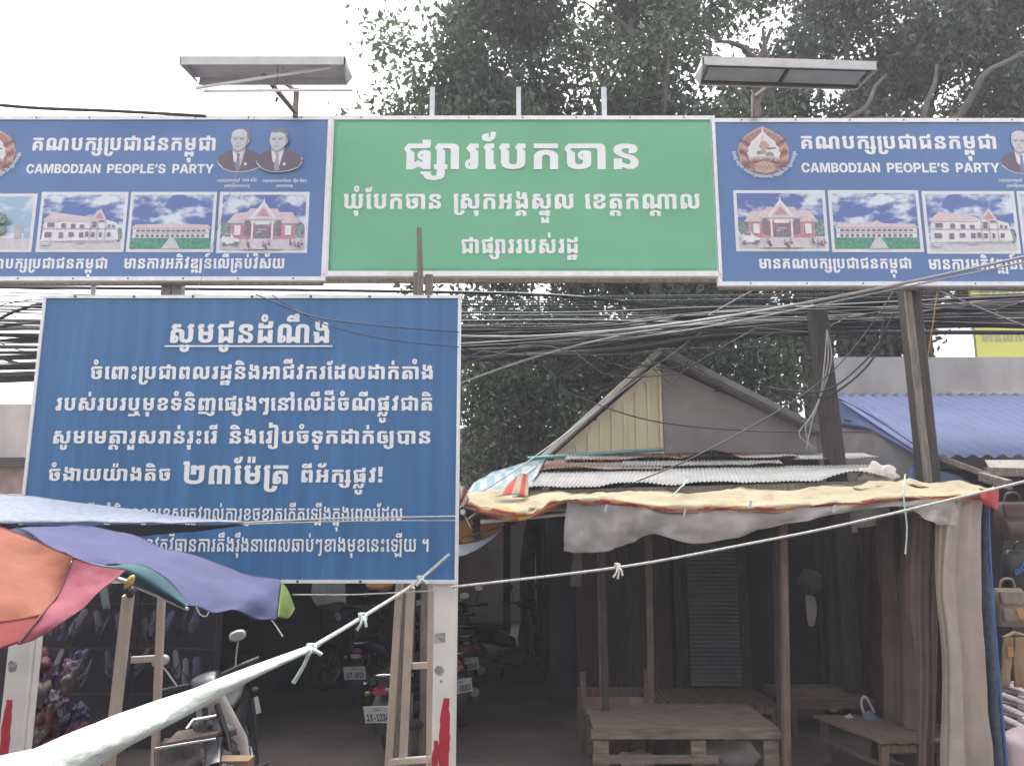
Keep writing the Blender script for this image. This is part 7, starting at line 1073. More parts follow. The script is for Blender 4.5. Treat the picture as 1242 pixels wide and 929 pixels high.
# the lower tree just beyond the gable
t3 = empty('leafy_tree', (.2, 13.4, 0), 'dark bushy tree between the notice board and the small gable', 'tree')
mb = MB(); P = limb(mb, (.3, 14.6, -.1), (.4, 14.6, 4.2), .16, .09, .3, seed=61)
for i, e in enumerate(((-1, 14.2, 5.2), (1.6, 14.2, 5.6), (.4, 13.9, 6.2), (-.5, 14, 4.2), (2.6, 14.4, 4.8), (3.6, 14.3, 5))): limb(mb, (.38, 14.6, 2.6+.25*i), e, .06, .012, .9, seed=70+i)
mb.build('trunk', m_bark, t3)
bl3 = [((.3, 14.3, 4.6), (2.2, 1.2, 1.7)), ((2.4, 14.5, 5.3), (2.4, 1.1, 1.3)), ((4.2, 14.6, 4.7), (1.4, 1, 1)), ((-.4, 14.3, 3.3), (1.2, 1, .8))]
leaves(blob_centers(bl3, 620, -.2, .9, 21), (.25, .25, .20), 50, .125, 'crown', m_leaf, t3)

# ------------------------------------------------------------ utility stub and cables
ub = empty('utility_post', (at(1004, 560, 8.7).x, 8.7, 0), 'short dark timber utility post with looped wires, at the porch roof right end', 'post')
a = at(993, 410, 8.7); b = at(1013, 565, 8.7)
mb = MB(); mb.beam(b, (a.x, 8.7, a.z+.3), .19, .17); mb.beam((b.x+.02, 8.7, 0), b, .19, .17); mb.build('shaft', m_darkwood, ub)
mb = MB(); p = at(1000, 408, 8.55)
for k in range(3): mb.tube([cr([at(1003, 400, 8.58), at(1000+4*k, 440, 8.5), at(995-4*k, 480+10*k, 8.5), at(985-8*k, 510+8*k, 8.5), at(978+6*k, 545, 8.5)], t/6) for t in range(25)], .008, 5)
mb.build('looped_wire', m_cableg, ub)
for k in range(2): 
    mb = MB(); mb.tube([cr([at(1084-10*k, 380, 8.4), at(1060, 425+8*k, 8.45), at(1018, 465+8*k, 8.5), at(985, 476+6*k, 8.5), at(930, 470, 8.6)], t/6) for t in range(25)], .012, 6); mb.build('hanging_loop', m_cable, ub)
cg = 'power and phone cables strung behind the signs'
rr = random.Random(12); proto = None
for i in range(40):
    yl = 352+rr.random()**.8*125; yr = 352+rr.random()*34+(yl-352)*.14
    Y = 9.0+rr.uniform(-.3, .5)
    L_ = at(-80, yl-6+rr.uniform(-14, 14), Y); R_ = at(1320, yr+rr.uniform(-6, 6), Y)
    m_ = at(620+rr.uniform(-60, 60), 386+(yl-352)*.36+rr.uniform(-8, 8), Y) if rr.random() < .8 else L_.lerp(R_, .5)-Vector((0, 0, .06))
    m2 = at(900, 371+(yl-352)*.27+rr.uniform(-7, 7), Y); m2.y = Y
    P = [cr([L_, m_, m2, R_], t/8) for t in range(25)]
    tag(MB().tube(P, rr.choice((.007, .009, .012, .016, .022, .028)), 5).build('cable', m_cable), 'black cable of the tangled bundle strung behind the signs and above the gable', 'cable', cg)
for i in range(8):
    Y = 8.95+rr.uniform(-.2, .3); a = rr.uniform(420, 570); b_ = rr.uniform(930, 1090)
    tag(MB().tube([cr([at(a-260, rr.uniform(380, 440), Y), at(a, rr.uniform(395, 440), Y), at((a+b_)/2, rr.uniform(420, 468), Y-.1), at(b_, rr.uniform(370, 410), Y), at(1320, rr.uniform(352, 385), Y)], t/7) for t in range(29)], rr.choice((.005, .007, .009)), 5).build('cable', m_cable), 'slack black cable drooping below the bundle across the dark tree and gable', 'cable', 'slack cables drooping below the bundle')
for i in range(14):
    yl = 348+i*2.8+rr.uniform(-3, 3); Y = 9.3
    P0 = at(-80, yl, Y); P1 = at(1320, 350+i*1.1+rr.uniform(-3, 3), Y)
    tag(MB().tube([P0.lerp(P1, t/16)-Vector((0, 0, .12*4*(t/16)*(1-t/16))) for t in range(17)], rr.choice((.005, .007)), 5).build('wire', m_cable), 'thin taut black wire just under the lower edges of the big signs', 'wire', 'thin wires under the signs')
for i in range(8):
    P0 = at(-80, 375+rr.uniform(-12, 90), 9.1); P1 = at(70, 400+rr.uniform(-40, 75), 9.1)
    P2 = at(420, 420+rr.uniform(-20, 40), 9.1)
    tag(MB().tube([cr([P0, P1, P2], t/8) for t in range(17)], rr.choice((.006, .010, .02)), 5).build('cable', m_cable), 'black cable left of the notice board, running in behind it', 'cable', 'cables passing behind the notice board')
def wire(pts, r, m, label, name='wire'): return rope(name, pts, r, m, label, 'wire', n=6)
wire([(300, 395, 8.9), (560, 408, 8.9), (700, 405, 8.8), (870, 386, 8.4), (1080, 347, 7.7), (1330, 292, 7.2)], .016, m_cableg, 'thick pale grey cable sweeping up in front of the right blue sign', 'cable')
wire([(300, 418, 8.95), (556, 424, 8.95), (720, 414, 8.9), (860, 396, 8.5), (1080, 352, 7.8), (1330, 300, 7.3)], .009, m_cableg, 'thinner grey cable running just below the thick pale one in front of the right sign', 'cable')
wire([(555, 466, 8.8), (640, 436, 8.8), (740, 410, 8.8), (880, 388, 8.8)], .012, m_cableg, 'pale wire rising from the notice board edge into the cable bundle left of the gable')
wire([(545, 620, 6.8), (640, 560, 7.6), (760, 470, 8.8), (860, 396, 8.9)], .006, m_cableg, 'thin pale wire climbing past the left slope of the gable')
wire([(560, 652, 6.5), (700, 610, 7.0), (860, 545, 7.8), (1010, 450, 8.5), (1100, 330, 8.9)], .007, m_cable, 'thin black wire slanting across the rusty porch roof up to the right post')
wire([(672, 470, 9.2), (780, 508, 9.2), (900, 522, 9.1), (1060, 524, 8.7)], .008, m_cable, 'sagging black wire across the gable wall')
wire([(860, 382, 8.8), (930, 345, 8.4), (985, 335, 8.2)], .008, m_cableg, 'short pale wire slanting up to the underside of the right sign')
wire([(310, 357, 5.42), (380, 384, 5.40), (470, 396, 5.40), (557, 403, 5.45)], .0045, m_cable, 'upper thin wire crossing the top right of the notice board')
wire([(330, 358, 5.42), (390, 392, 5.40), (470, 412, 5.40), (557, 421, 5.45)], .0035, m_cable, 'lower thin wire crossing the top right of the notice board')
wire([(-60, 122, 7.6), (40, 131, 7.7), (140, 135, 7.8), (250, 141, 7.88)], .018, m_cable, 'black cable resting along the top edge of the left blue sign', 'cable')
wire([(320, 104, 7.2), (300, 170, 7.85), (270, 260, 7.85), (240, 348, 7.85), (215, 380, 7.8)], .0035, m_cableg, 'fine pale wire hanging slantwise across the left blue sign')
wire([(1137, 355, 8.6), (1125, 435, 8.7)], .007, mat('yellow_wire', (.5, .33, .08), .6), 'yellow wire hanging beside the right dark post')
wire([(1120, 345, 8.5), (1242, 395, 8.5), (1330, 425, 8.5)], .008, m_cableg, 'pale wire slanting down across the yellow billboard')

# ------------------------------------------------------------ umbrellas, tarps and ropes on the left
um = empty('market_umbrella', (-3.4, 3.4, 0), 'faded orange and red market umbrella at the left edge', 'umbrella')
# orange panel and crimson corner
apx = (-260, 548, 3.5)
cloth([[apx, (-80, 610, 3.3), (0, 639, 3.17), (52, 660, 3.09), (88, 675, 3.04)], [(-220, 640, 3.0), (-80, 672, 2.95), (-8, 698, 2.9), (40, 703, 2.93), (72, 716, 2.95)], [(-200, 730, 2.7), (-80, 745, 2.7), (-15, 755, 2.7), (24, 752, 2.74), (50, 748, 2.78)]], 9, 9, .02, 3.5).build('orange_panel', m_orange, um)
cloth([[(-200, 730, 2.7), (-80, 745, 2.7), (-15, 755, 2.7), (24, 752, 2.74), (50, 748, 2.78)], [(-200, 790, 2.62), (-80, 800, 2.6), (-20, 795, 2.6), (5, 787, 2.64), (26, 779, 2.68)]], 8, 6, .012, 2.6).build('red_panel', m_redcloth, um)
cloth([[(88, 675, 3.04), (120, 686, 3.02), (153, 692, 3.0)], [(76, 716, 2.95), (108, 712, 2.95), (130, 712, 2.94)], [(50, 748, 2.78), (80, 742, 2.82), (95, 741, 2.84)], [(22, 783, 2.68), (38, 776, 2.72), (52, 769, 2.75)]], 9, 9, .016, 5).build('crimson_corner', m_pink, um)
mb = MB(); mb.tube([cr([at(88, 674.5, 3.03), at(74, 716, 2.94), at(50, 748, 2.77), at(24, 781, 2.67)], t/6)+Vector((0, -.008, .002)) for t in range(19)], .0045, 5); mb.build('seam', m_seam, um)
e = at(-260, 552, 3.5)
mb = MB(); mb.tube([(e.x, e.y, 0), (e.x, e.y, e.z)], .022, 10); mb.build('pole', m_galv, um)
for q in ((152, 696, 3.02), (-20, 800, 2.62), (-420, 700, 4.2), (-500, 760, 2.9)):
    mb = MB(); mb.tube([e+Vector((0, 0, -.05)), at(*q)+Vector((0, .02, -.03))], .009, 6); mb.build('rib', m_galv, um)
cloth([[(-480, 690, 4.2), (-380, 640, 4.0), apx], [(-520, 750, 3.1), (-420, 720, 3.1), (-200, 730, 2.7)]], 6, 6, .012, 2.6).build('back_panel', m_orange, um)
mb = MB(); p = at(157, 706, 3.0); mb.ell(p, (.014, .014, .03), rot=Matrix.Rotation(.5, 3, 'Y')); mb.ell(p+Vector((.006, 0, -.035)), (.018, .016, .022), mi=1); mb.build('rib_tip', [mat('brass_tip', (.45, .30, .10), .4, .3), m_black], um)
pu = empty('market_umbrella', (-2.2, 4.2, 0), 'purple market umbrella with teal and lime edges, in front of the notice board', 'umbrella')
pa_ = (20, 641, 4.3)
cloth([[pa_, (112, 639, 4.25), (200, 665, 4.12), (300, 696, 4.0), (341, 706, 3.95)], [(40, 650, 4.0), (130, 668, 3.9), (215, 695, 3.8), (290, 720, 3.78), (338, 724, 3.85)], [(80, 672, 3.7), (150, 690, 3.66), (224, 722, 3.6), (272, 745, 3.62), (337, 748, 3.75)]], 9, 9, .022, 4, fold=lambda u, v: .025*math.sin(u*14)*v*v+.012*math.sin(u*33+v*4)*v**3).build('purple_panel', m_purple, pu)
cloth([[(341, 706, 3.95), (348, 714, 3.97), (357, 738, 3.98)], [(339, 724, 3.86), (346, 732, 3.9), (352, 746, 3.93)], [(337, 748, 3.75), (343, 750, 3.85), (348, 750, 3.9)]], 5, 5, .004, 5).build('lime_edge', m_lime, pu)
cloth([[(60, 672, 3.75), (125, 686, 3.6), (170, 686, 3.55), (205, 706, 3.56), (229, 734, 3.56)], [(70, 676, 3.7), (130, 690, 3.52), (158, 694, 3.48), (195, 716, 3.5), (226, 735, 3.52)], [(80, 690, 3.66), (135, 700, 3.56), (165, 706, 3.52), (195, 722, 3.54), (224, 738, 3.55)]], 8, 5, .008, 5).build('teal_edge', m_teal, pu)
cloth([[(-260, 710, 4.7), (-120, 670, 4.6), pa_], [(-200, 720, 4.0), (-60, 690, 4.0), (40, 650, 4.0)], [(-160, 740, 3.6), (-40, 700, 3.7), (80, 690, 3.66)]], 6, 6, .01, 3).build('back_panel', m_purple, pu)
e = at(*pa_)
mb = MB(); pb = Vector((e.x-1.2, e.y+.2, 0)); mb.tube([pb, (pb.x, pb.y, e.z-.02)], .02, 10); mb.build('pole', m_galv, pu)
for q in ((338, 708, 3.96), (228, 735, 3.6), (60, 690, 3.8)): mb = MB(); mb.tube([Vector((pb.x, pb.y, e.z-.04)), e+Vector((0, 0, -.03)), at(*q)+Vector((0, 0, -.012))], .008, 6); mb.build('rib', m_galv, pu)
nv = empty('navy_tarp', (-3, 4.8, 2), 'worn navy blue tarp pulled tight by a rope across the foot of the notice board', 'tarp')
cloth([[(-160, 590, 4.9), (0, 599, 4.85), (120, 613, 4.8), (230, 628, 4.75), (296, 634, 4.7)], [(-160, 632, 4.45), (0, 635, 4.45), (120, 635, 4.5), (220, 635, 4.6), (296, 635, 4.68)]], 10, 8, .008, 5, fold=lambda u, v: -.010*math.sin(math.pi*v)).build('top_sheet', m_navy, nv)
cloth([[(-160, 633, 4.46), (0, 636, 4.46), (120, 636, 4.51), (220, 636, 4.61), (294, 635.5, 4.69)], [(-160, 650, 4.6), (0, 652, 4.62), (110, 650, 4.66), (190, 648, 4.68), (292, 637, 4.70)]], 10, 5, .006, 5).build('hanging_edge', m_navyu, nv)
rope('rope', [(280, 634.5, 4.69), (400, 629, 5.0), (552, 626, 5.38)], .006, m_rope, 'white rope pulling the navy tarp across the notice board to its right edge')
rope('rope', [(285, 636, 4.69), (420, 632, 5.0), (552, 631, 5.40)], .0035, m_rope, 'thin cord just under the white rope on the notice board')
rope('rope', [(355, 721, 5.65), (430, 721, 5.65), (530, 716, 5.44)], .005, m_rope, 'thin pale cord tied behind the foot of the notice board')
# white twisted tarp
tw = empty('twisted_tarp', (-1.6, 2.5, 1.4), 'long white tarp twisted into a rope across the lower left foreground', 'tarp')
ctl = [at(-30, 976, 1.75), at(72, 926, 2.05), at(180, 872, 2.5), at(290, 823, 3.05), at(380, 784, 3.8), at(385, 781, 3.85)]
P = [cr(ctl, t/8) for t in range(41)]; R = []
for i in range(41):
    t = i/40; R.append(.094-.081*min(1, (t/.82))**.85 if t < .82 else .013)
mb = MB(); n = 22; vs = []
for i, p in enumerate(P):
    d = (P[min(i+1, 40)]-P[max(0, i-1)]).normalized(); x = d.cross(Vector((0, 0, 1))).normalized(); y = x.cross(d)
    for k in range(n):
        a = 2*math.pi*k/n; rr_ = R[i]*(1+.10*math.cos(3*(a+i*.16))+.06*noise.noise(Vector((math.cos(a)*2, math.sin(a)*2, i*.2))))
        vs.append(p+(x*math.cos(a)*1.0+y*math.sin(a)*.8)*rr_)
mb.add(vs, [(i*n+k, i*n+(k+1) % n, (i+1)*n+(k+1) % n, (i+1)*n+k) for i in range(40) for k in range(n)], 0, True)
mb.build('twisted_sheet', m_whitetarp, tw)
mb = MB(); mb.tube([cr([at(380, 784, 3.8), at(440, 748, 4.4), at(505, 706, 5.25), at(545, 672, 5.42)], t/6) for t in range(19)], .0105, 7); mb.build('rope_end', m_rope, tw)
def knot(par, px, py, Y, s, m, tails):
    c = at(px, py, Y); mb = MB()
    for k in range(4): mb.tube([c+Vector((math.sin(a+k)*s, .6*s*math.cos(a*1.3), s*.9*math.cos(a+k*1.7))) for a in [j*.7 for j in range(9)]], s*.42, 6)
    for (dx, dy) in tails:
        e = at(px+dx, py+dy, Y-.03); mb.tube([c, c.lerp(e, .5)+Vector((s*.5, -s, 0)), e], [s*.5, s*.45, s*.55], 6)
    mb.build('knot', m, par)
knot(tw, 378, 786, 3.75, .018, m_greenrope, [(12, 8), (-22, 42), (-6, 10)]); knot(tw, 440, 748, 4.35, .018, m_greenrope, [(-7, 16), (4, 12)]); knot(tw, 510, 702, 5.2, .018, m_greenrope, [(8, 6), (-5, 8)])
lr = rope('rope', [(548, 712, 5.40), (750, 688, 5.35), (900, 661, 5.3), (1060, 628, 5.2), (1340, 560, 5.0)], .0095, m_rope, 'long rope running from the board leg across the stall front to the right edge')
knot(lr, 749, 686, 5.34, .016, m_rope, [(-5, 14), (6, 12), (0, 16)])

# ------------------------------------------------------------ the stall: tarps
aw = empty('yellow_awning', (1.7, 6.8, 2.2), 'cream yellow tarp awning with a red and amber checked hem over the stall', 'awning')
def hem(u, v):
    if v < (.70 if u < .22 else .79)+.05*math.sin(u*40): return 0
    k = int(u*34); return (1, 2, 1, 0, 2)[(k*7+int(v*12)) % 5] if u < .3 else (1, 0, 1, 2, 1)[(k*3+int(v*14)) % 5]
def sag(u, v): return .026*abs(math.sin(u*23+1.2))**.7*(.3+v)*.9-.012+.012*math.sin(u*9)+.014*math.sin(u*47+v*6)+.006*math.sin(u*110+v*9)
cloth([[(560, 596, 7.2), (640, 597, 7.3), (760, 599, 7.3), (900, 598, 7.3), (1040, 590, 7.3), (1130, 583, 7.2), (1205, 590, 7.0)],
       [(556, 600, 6.9), (640, 607, 6.8), (730, 601, 6.8), (880, 603, 6.8), (1030, 598, 6.8), (1130, 591, 6.8), (1206, 594, 6.8)],
       [(556, 604, 6.5), (635, 618, 6.45), (696, 603, 6.4), (820, 611, 6.35), (960, 610, 6.35), (1100, 600, 6.35), (1208, 596, 6.4)],
       [(557, 614, 6.47), (632, 630, 6.42), (692, 609, 6.38), (820, 620, 6.33), (960, 619, 6.33), (1100, 608, 6.33), (1206, 607, 6.4)]], 18, 12, .022, 6, .004, hem, fold=sag).build('tarp', [m_tarp, m_tarpred, m_tarpamb], aw)
cloth([[(557, 604, 6.52), (620, 621, 6.47), (692, 605, 6.42)], [(566, 618, 6.5), (625, 632, 6.46), (670, 618, 6.42)]], 12, 4, .008, 6, .004, lambda u, v: 1 if int(u*9) % 2 == 0 else 2).build('checked_flap', [m_tarp, m_tarpred, m_tarpamb], aw)
mb = MB(); mb.tube([at(640, 618, 6.5), at(1060, 614, 6.45), at(1200, 596, 6.5)], .018, 7); mb.build('front_pole', m_oldwood, aw)
for q in ((830, 622), (1012, 617), (910, 612), (735, 616)):
    p = at(*q, 6.28); mb = MB(); mb.box(p, (.014, .02, .06), Matrix.Rotation(.3, 3, 'Y')); mb.build('clothes_peg', m_galv, aw)
cloth([[(1188, 592, 6.35), (1200, 594, 6.3), (1210, 592, 6.4)], [(1190, 604, 6.33), (1202, 608, 6.3), (1211, 608, 6.4)], [(1196, 612, 6.35), (1204, 616, 6.32), (1210, 618, 6.38)]], 6, 6, .01, 7, .004).build('corner_flap', m_tarpred, aw)
ps = tag(cloth([[(688, 606, 6.40), (724, 608, 6.38), (760, 611, 6.37), (795, 614, 6.36), (850, 618, 6.34), (922, 619, 6.34), (1010, 614, 6.34), (1095, 608, 6.34), (1128, 606, 6.35), (1158, 606, 6.36)],
       [(684, 640, 6.42), (724, 642, 6.36), (760, 636, 6.36), (795, 631, 6.33), (850, 638, 6.31), (922, 630, 6.32), (1010, 618, 6.33), (1095, 611, 6.33), (1128, 622, 6.33), (1160, 620, 6.36)],
       [(684, 668, 6.46), (722, 670, 6.38), (760, 661, 6.40), (792, 648, 6.34), (850, 660, 6.32), (922, 643, 6.34), (1010, 624, 6.33), (1095, 614, 6.33), (1130, 634, 6.32), (1156, 637, 6.36)]], 8, 9, .03, 6, .003, fold=lambda u, v: .025*math.sin(u*52+3*v)*v+.014*math.sin(u*120+5*v)*v).build('plastic_sheet', m_plastic), 'crumpled milky plastic sheet hanging below the front hem of the yellow awning', 'plastic sheet')
cloth_b = cloth([[(575, 585, 8.0), (610, 568, 8.2), (662, 556, 8.6)], [(566, 600, 7.4), (612, 590, 7.5), (648, 582, 7.6)], [(566, 612, 7.1), (610, 606, 7.1), (640, 598, 7.2)]], 16, 10, .015, 5, .004, lambda u, v: 1 if (int(u*11) % 2 == 0) != (int(v*7) % 3 == 0) else 0)
tag(cloth_b.build('blue_check_tarp', [m_checkblue, m_checkwhite]), 'faded blue and white checked tarp stretched beside the left end of the porch roof', 'tarp')
tag(cloth([[(610, 592, 6.95), (632, 575, 7.05), (641, 578, 7.1)], [(600, 602, 6.85), (625, 600, 6.85), (640, 603, 6.9)]], 10, 8, .008, 6, .004, lambda u, v: (1 if int(u*5) % 2 else 0)).build('checked_tarp_scrap', [m_tarp, m_tarpred]), 'red and yellow checked tarp scrap tucked at the left corner of the porch roof', 'tarp')
tag(cloth([[(552, 580, 6.3), (556, 582, 6.35), (564, 592, 6.4)], [(552, 600, 6.3), (560, 604, 6.35), (567, 603, 6.4)], [(552, 618, 6.3), (562, 614, 6.35), (570, 606, 6.4)]], 6, 6, .02, 9, .004, lambda u, v: int(u*4+v*4) % 2).build('floral_cloth', [m_pink, m_tarp]), 'bunched red floral cloth at the edge of the notice board', 'cloth')
for (a, b, lab) in (((556, 640, 7.0), (650, 566, 7.4), 'pale bamboo stick leaning up under the blue checked tarp'), ((583, 633, 6.5), (700, 622, 6.6), 'pale bamboo stick lying under the left end of the yellow awning')):
    tag(MB().tube([at(*a), at(*b)], .016, 8).build('bamboo_stick', m_roofedge), lab, 'stick')
ob = empty('folded_umbrella', (at(585, 650, 7.0).x, 7.0, 1.8), 'orange umbrella cloth with black bands hanging beside the notice board', 'umbrella')
cloth([[(545, 634, 6.9), (580, 628, 6.95), (612, 632, 7.0)], [(548, 648, 6.9), (584, 640, 6.95), (608, 642, 7.0)], [(562, 659, 6.9), (588, 652, 6.95), (600, 650, 7.0)]], 14, 8, .012, 6, .004, lambda u, v: 1 if (.42 < u+.15*v < .55 or u+.1*v < .1) else 0).build('canopy', [mat('amber_umbrella_cloth', (.36, .17, .035), .8, var=.15), m_black], ob)
mb = MB(); mb.tube([at(562, 622, 6.88), at(571, 640, 6.88)], .006, 6); mb.disc(at(562, 621, 6.88), .024, (-.4, -.9, .2), .03); mb.build('handle', m_tube, ob)
gt = tag(cloth([[(548, 662, 6.9), (585, 655, 6.9), (612, 642, 6.95)], [(548, 668, 6.85), (580, 665, 6.85), (603, 648, 6.9)], [(546, 675, 6.8), (566, 673, 6.8), (590, 656, 6.9)]], 10, 6, .008, 6, .004).build('grey_tarp', mat('grey_tarp', (.30, .32, .36), .6)), 'grey tarp edge below the orange umbrella cloth, right of the board', 'tarp')
# plastic scrap on the roof corner
tag(MB().ell(at(1063, 578, 7.35), (.16, .10, .10), n=26, m=18, jit=1.1).build('plastic_bundle', m_plastic), 'crumpled pale plastic bundle on the right corner of the porch roof', 'plastic bundle')
tag(cloth([[(1035, 590, 7.1), (1080, 583, 7.1), (1130, 586, 7.0)], [(1035, 593, 7.0), (1085, 590, 6.95), (1135, 591, 6.9)]], 14, 5, .03, 7, .004).build('crumpled_tarp', m_tarp), 'crumpled cream tarp heaped on the right end of the awning', 'tarp')
gr_ = rope('rope', [(1098, 575, 6.35), (1096, 600, 6.2), (1100, 640, 6.2), (1098, 672, 6.2)], .006, m_greenrope, 'green cord knotted over the awning and hanging down in front of the brown curtains')
rope('rope', [(828, 590, 6.35), (834, 582, 6.8), (815, 602, 6.28)], .005, m_greenrope, 'short blue green cord tied on the front beam of the porch roof')
# ------------------------------------------------------------ the stall: inside
st = empty('stall_frame', (2, 8, 0), 'dark timber stall with corrugated shutter under the yellow awning', 'stall')
for (px, yt, yb, Y, wd, m) in ((728, 660, 870, 7.9, .055, m_stallwood), (787, 650, 860, 7.7, .06, m_stallwood), (951, 640, 929, 6.75, .062, m_stallwood), (941, 640, 860, 7.6, .05, m_darkwood), (764, 700, 860, 9, .06, m_darkwood)):
    a = at(px, yt, Y); b = at(px+2, yb, Y)
    mb = MB(); mb.beam((b.x, Y, 0), (a.x, Y, max(a.z, 2.2)), wd, wd); mb.build('post', m, st)
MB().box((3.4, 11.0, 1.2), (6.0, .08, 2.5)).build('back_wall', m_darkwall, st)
s0 = at(832, 660, 9.6); s1 = at(898, 832, 9.6)
mb = MB(); nn = 34; pts = []
for i in range(nn*6+1):
    z = s1.z+(s0.z-s1.z)*i/(nn*6); pts.append((9.6-.016*math.sin(i/6*2*math.pi), z))
vs = [(x, y, z) for y, z in pts for x in (s0.x, s1.x+.02)]
mb.add(vs, [(2*i, 2*i+1, 2*i+3, 2*i+2) for i in range(len(pts)-1)], 0, True); mb.build('shutter', m_shutter, st)
mb = MB(); mb.box(((s0.x+s1.x)/2, 9.66, (s0.z+s1.z)/2), (s1.x-s0.x+.3, .05, s0.z-s1.z+.1)); mb.build('shutter_frame', m_darkwood, st)
MB().box((s0.x-.75, 9.68, 1.15), (1.1, .06, 2.3)).build('side_panel', mat('brown_boarding', (.07, .05, .045), .85, streak=(6, 6, .6)), st)
def table(name, label, x0, x1, y0, y1, z, slats, m, legs=True, skew=0, group=None, braces=False, pallet=False):
    r = empty(name, ((x0+x1)/2, (y0+y1)/2, 0), label, 'table' if 'bench' not in name else 'bench', group)
    mb = MB(); rr = random.Random(int(x0*100)); n = slats; wd = (y1-y0)/n if not pallet else 0
    mb = MB()
    for i in range(n):
        y = y0+(y1-y0)*(i+.5)/n
        mb.box(((x0+x1)/2+skew*i/n, y, z+rr.uniform(-.003, .003)), (x1-x0+rr.uniform(-.03, .03), (y1-y0)/n*.93, .022), Matrix.Rotation(rr.uniform(-.006, .006), 3, 'Z'))
    mb.build('top', m, r)
    mb = MB(); mb.box(((x0+x1)/2, y0+.02, z-.045), (x1-x0-.02, .03, .06)); mb.build('apron', m, r); mb = MB(); mb.box(((x0+x1)/2, y1-.02, z-.045), (x1-x0-.02, .03, .06)); mb.build('apron', m, r)
    for x in (x0+.05, x1-.05):
        for y in (y0+.045, y1-.045): mb = MB(); mb.box((x, y, (z-.015)/2), (.06, .055, z-.015)); mb.build('leg', m, r)
    return r
# big low platform at the front, like a pallet with blocks
p0 = at(716, 874, 6.95); p1 = at(948, 894, 6.75)
r = empty('low_platform', ((p0.x+p1.x)/2, 7.2, 0), 'wide low plank platform with open pallet front, nearest the viewer in the stall', 'table')
zt = .42; x0_, x1_ = p0.x, p1.x
mb = MB(); ry = random.Random(3)
for i in range(7): y = 6.78+.125*i; mb.box(((x0_+x1_)/2, y+.06, zt+ry.uniform(-.003, .003)), (x1_-x0_-ry.uniform(0, .03), .118, .022), Matrix.Rotation(ry.uniform(-.004, .004), 3, 'Z'))
mb.build('top', m_pallet, r)
mb = MB(); mb.box(((x0_+x1_)/2, 6.80, zt-.045), (x1_-x0_+.02, .03, .065)); mb.build('front_rail', m_pallet, r); mb = MB(); mb.box(((x0_+x1_)/2, 7.62, zt-.045), (x1_-x0_-.02, .03, .065)); mb.build('rear_rail', m_pallet, r)
for x in (x0_+.07, (x0_+x1_)/2+.1, x1_-.07):
    for y in (6.83, 7.6): mb = MB(); mb.box((x, y, zt/2-.04), (.12 if y < 7 else .08, .06, zt-.10)); mb.build('block', m_pallet, r)
mb = MB(); mb.box((x0_+.5, 6.795, .19), (1.0, .025, .06)); mb.box(((x0_+x1_)/2+.25, 6.79, .10), (x1_-x0_-.55, .03, .07)); mb.build('lower_rail', m_pallet, r)
# slatted table behind
q0 = at(794, 856, 8.1); q1 = at(946, 856, 8.1)
r = empty('slatted_table', ((q0.x+q1.x)/2, 8.5, 0), 'slatted low table with slanting braces behind the front platform', 'table'); zt = q0.z
mb = MB(); n = 24
for i in range(n): x = q0.x+(q1.x-q0.x)*(i+.5)/n; mb.box((x, 8.5, zt), ((q1.x-q0.x)/n*.72, .85, .02))
mb.build('top', m_stallwood, r)
mb = MB(); mb.box(((q0.x+q1.x)/2, 8.09, zt-.04), (q1.x-q0.x, .03, .06)); mb.build('apron', m_stallwood, r); mb = MB(); mb.box(((q0.x+q1.x)/2, 8.9, zt-.04), (q1.x-q0.x, .03, .06)); mb.build('apron', m_stallwood, r)
for x in (q0.x+.05, q1.x-.05, q0.x+.35):
    for y in (8.12, 8.88): mb = MB(); mb.box((x, y, zt/2-.02), (.08, .06, zt-.05)); mb.build('leg', m_stallwood, r)
for a_, b_ in (((q0.x+.62, 8.1, zt-.06), (q0.x+.42, 8.1, .03)), ((q0.x+.85, 8.1, zt-.06), (q0.x+1.1, 8.1, .03))): mb = MB(); mb.beam(a_, b_, .09, .03); mb.build('brace', m_stallwood, r)
# boarded box with stakes at the left
q0 = at(706, 845, 7.75); q1 = at(786, 872, 7.75)
r = empty('board_crate', ((q0.x+q1.x)/2, 7.9, 0), 'brown plywood crate with two upright stakes at the left of the stall', 'crate')
mb = MB(); 
for i, (u0, u1) in enumerate(((0, .36), (.37, .71), (.72, 1))): mb.box((q0.x+(q1.x-q0.x)*(u0+u1)/2, 7.75, q0.z/2), ((q1.x-q0.x)*(u1-u0), .02, q0.z))
mb.build('front_board', mat('plywood', (.21, .135, .10), .8, var=.2, scale=5, island=.25), r)
mb = MB(); mb.box(((q0.x+q1.x)/2, 8.2, q0.z/2), (q1.x-q0.x, .02, q0.z)); mb.box((q0.x, 7.98, q0.z/2), (.02, .45, q0.z)); mb.box((q1.x, 7.98, q0.z/2), (.02, .45, q0.z)); mb.build('side_board', m_stallwood, r)
for px, yt in ((707, 815), (784, 812)): a = at(px, yt, 7.72); mb = MB(); mb.box((a.x, 7.72, a.z/2), (.05, .035, a.z)); mb.build('stake', m_stallwood, r)
q0 = at(957, 850, 8.3); q1 = at(1037, 850, 8.3)
table('work_table', 'dark work table at the back right of the stall before the curtains', q0.x, q1.x+.2, 8.3, 9.1, q0.z, 5, mat('dark_table_top', (.13, .09, .07), .8, var=.25))
q0 = at(1012, 888, 7.0); q1 = at(1112, 905, 6.6)
r = empty('plank_bench', ((q0.x+q1.x)/2, 6.9, 0), 'small plank bench on the right of the stall beside the brown curtain', 'bench')
zt = .36; mb = MB()
for i in range(4): mb.beam((q0.x+.06+.135*i, 7.5, zt), (q0.x+.26+.135*i, 6.6, zt+.004), .125, .022)
mb.build('top', m_stallwood, r)
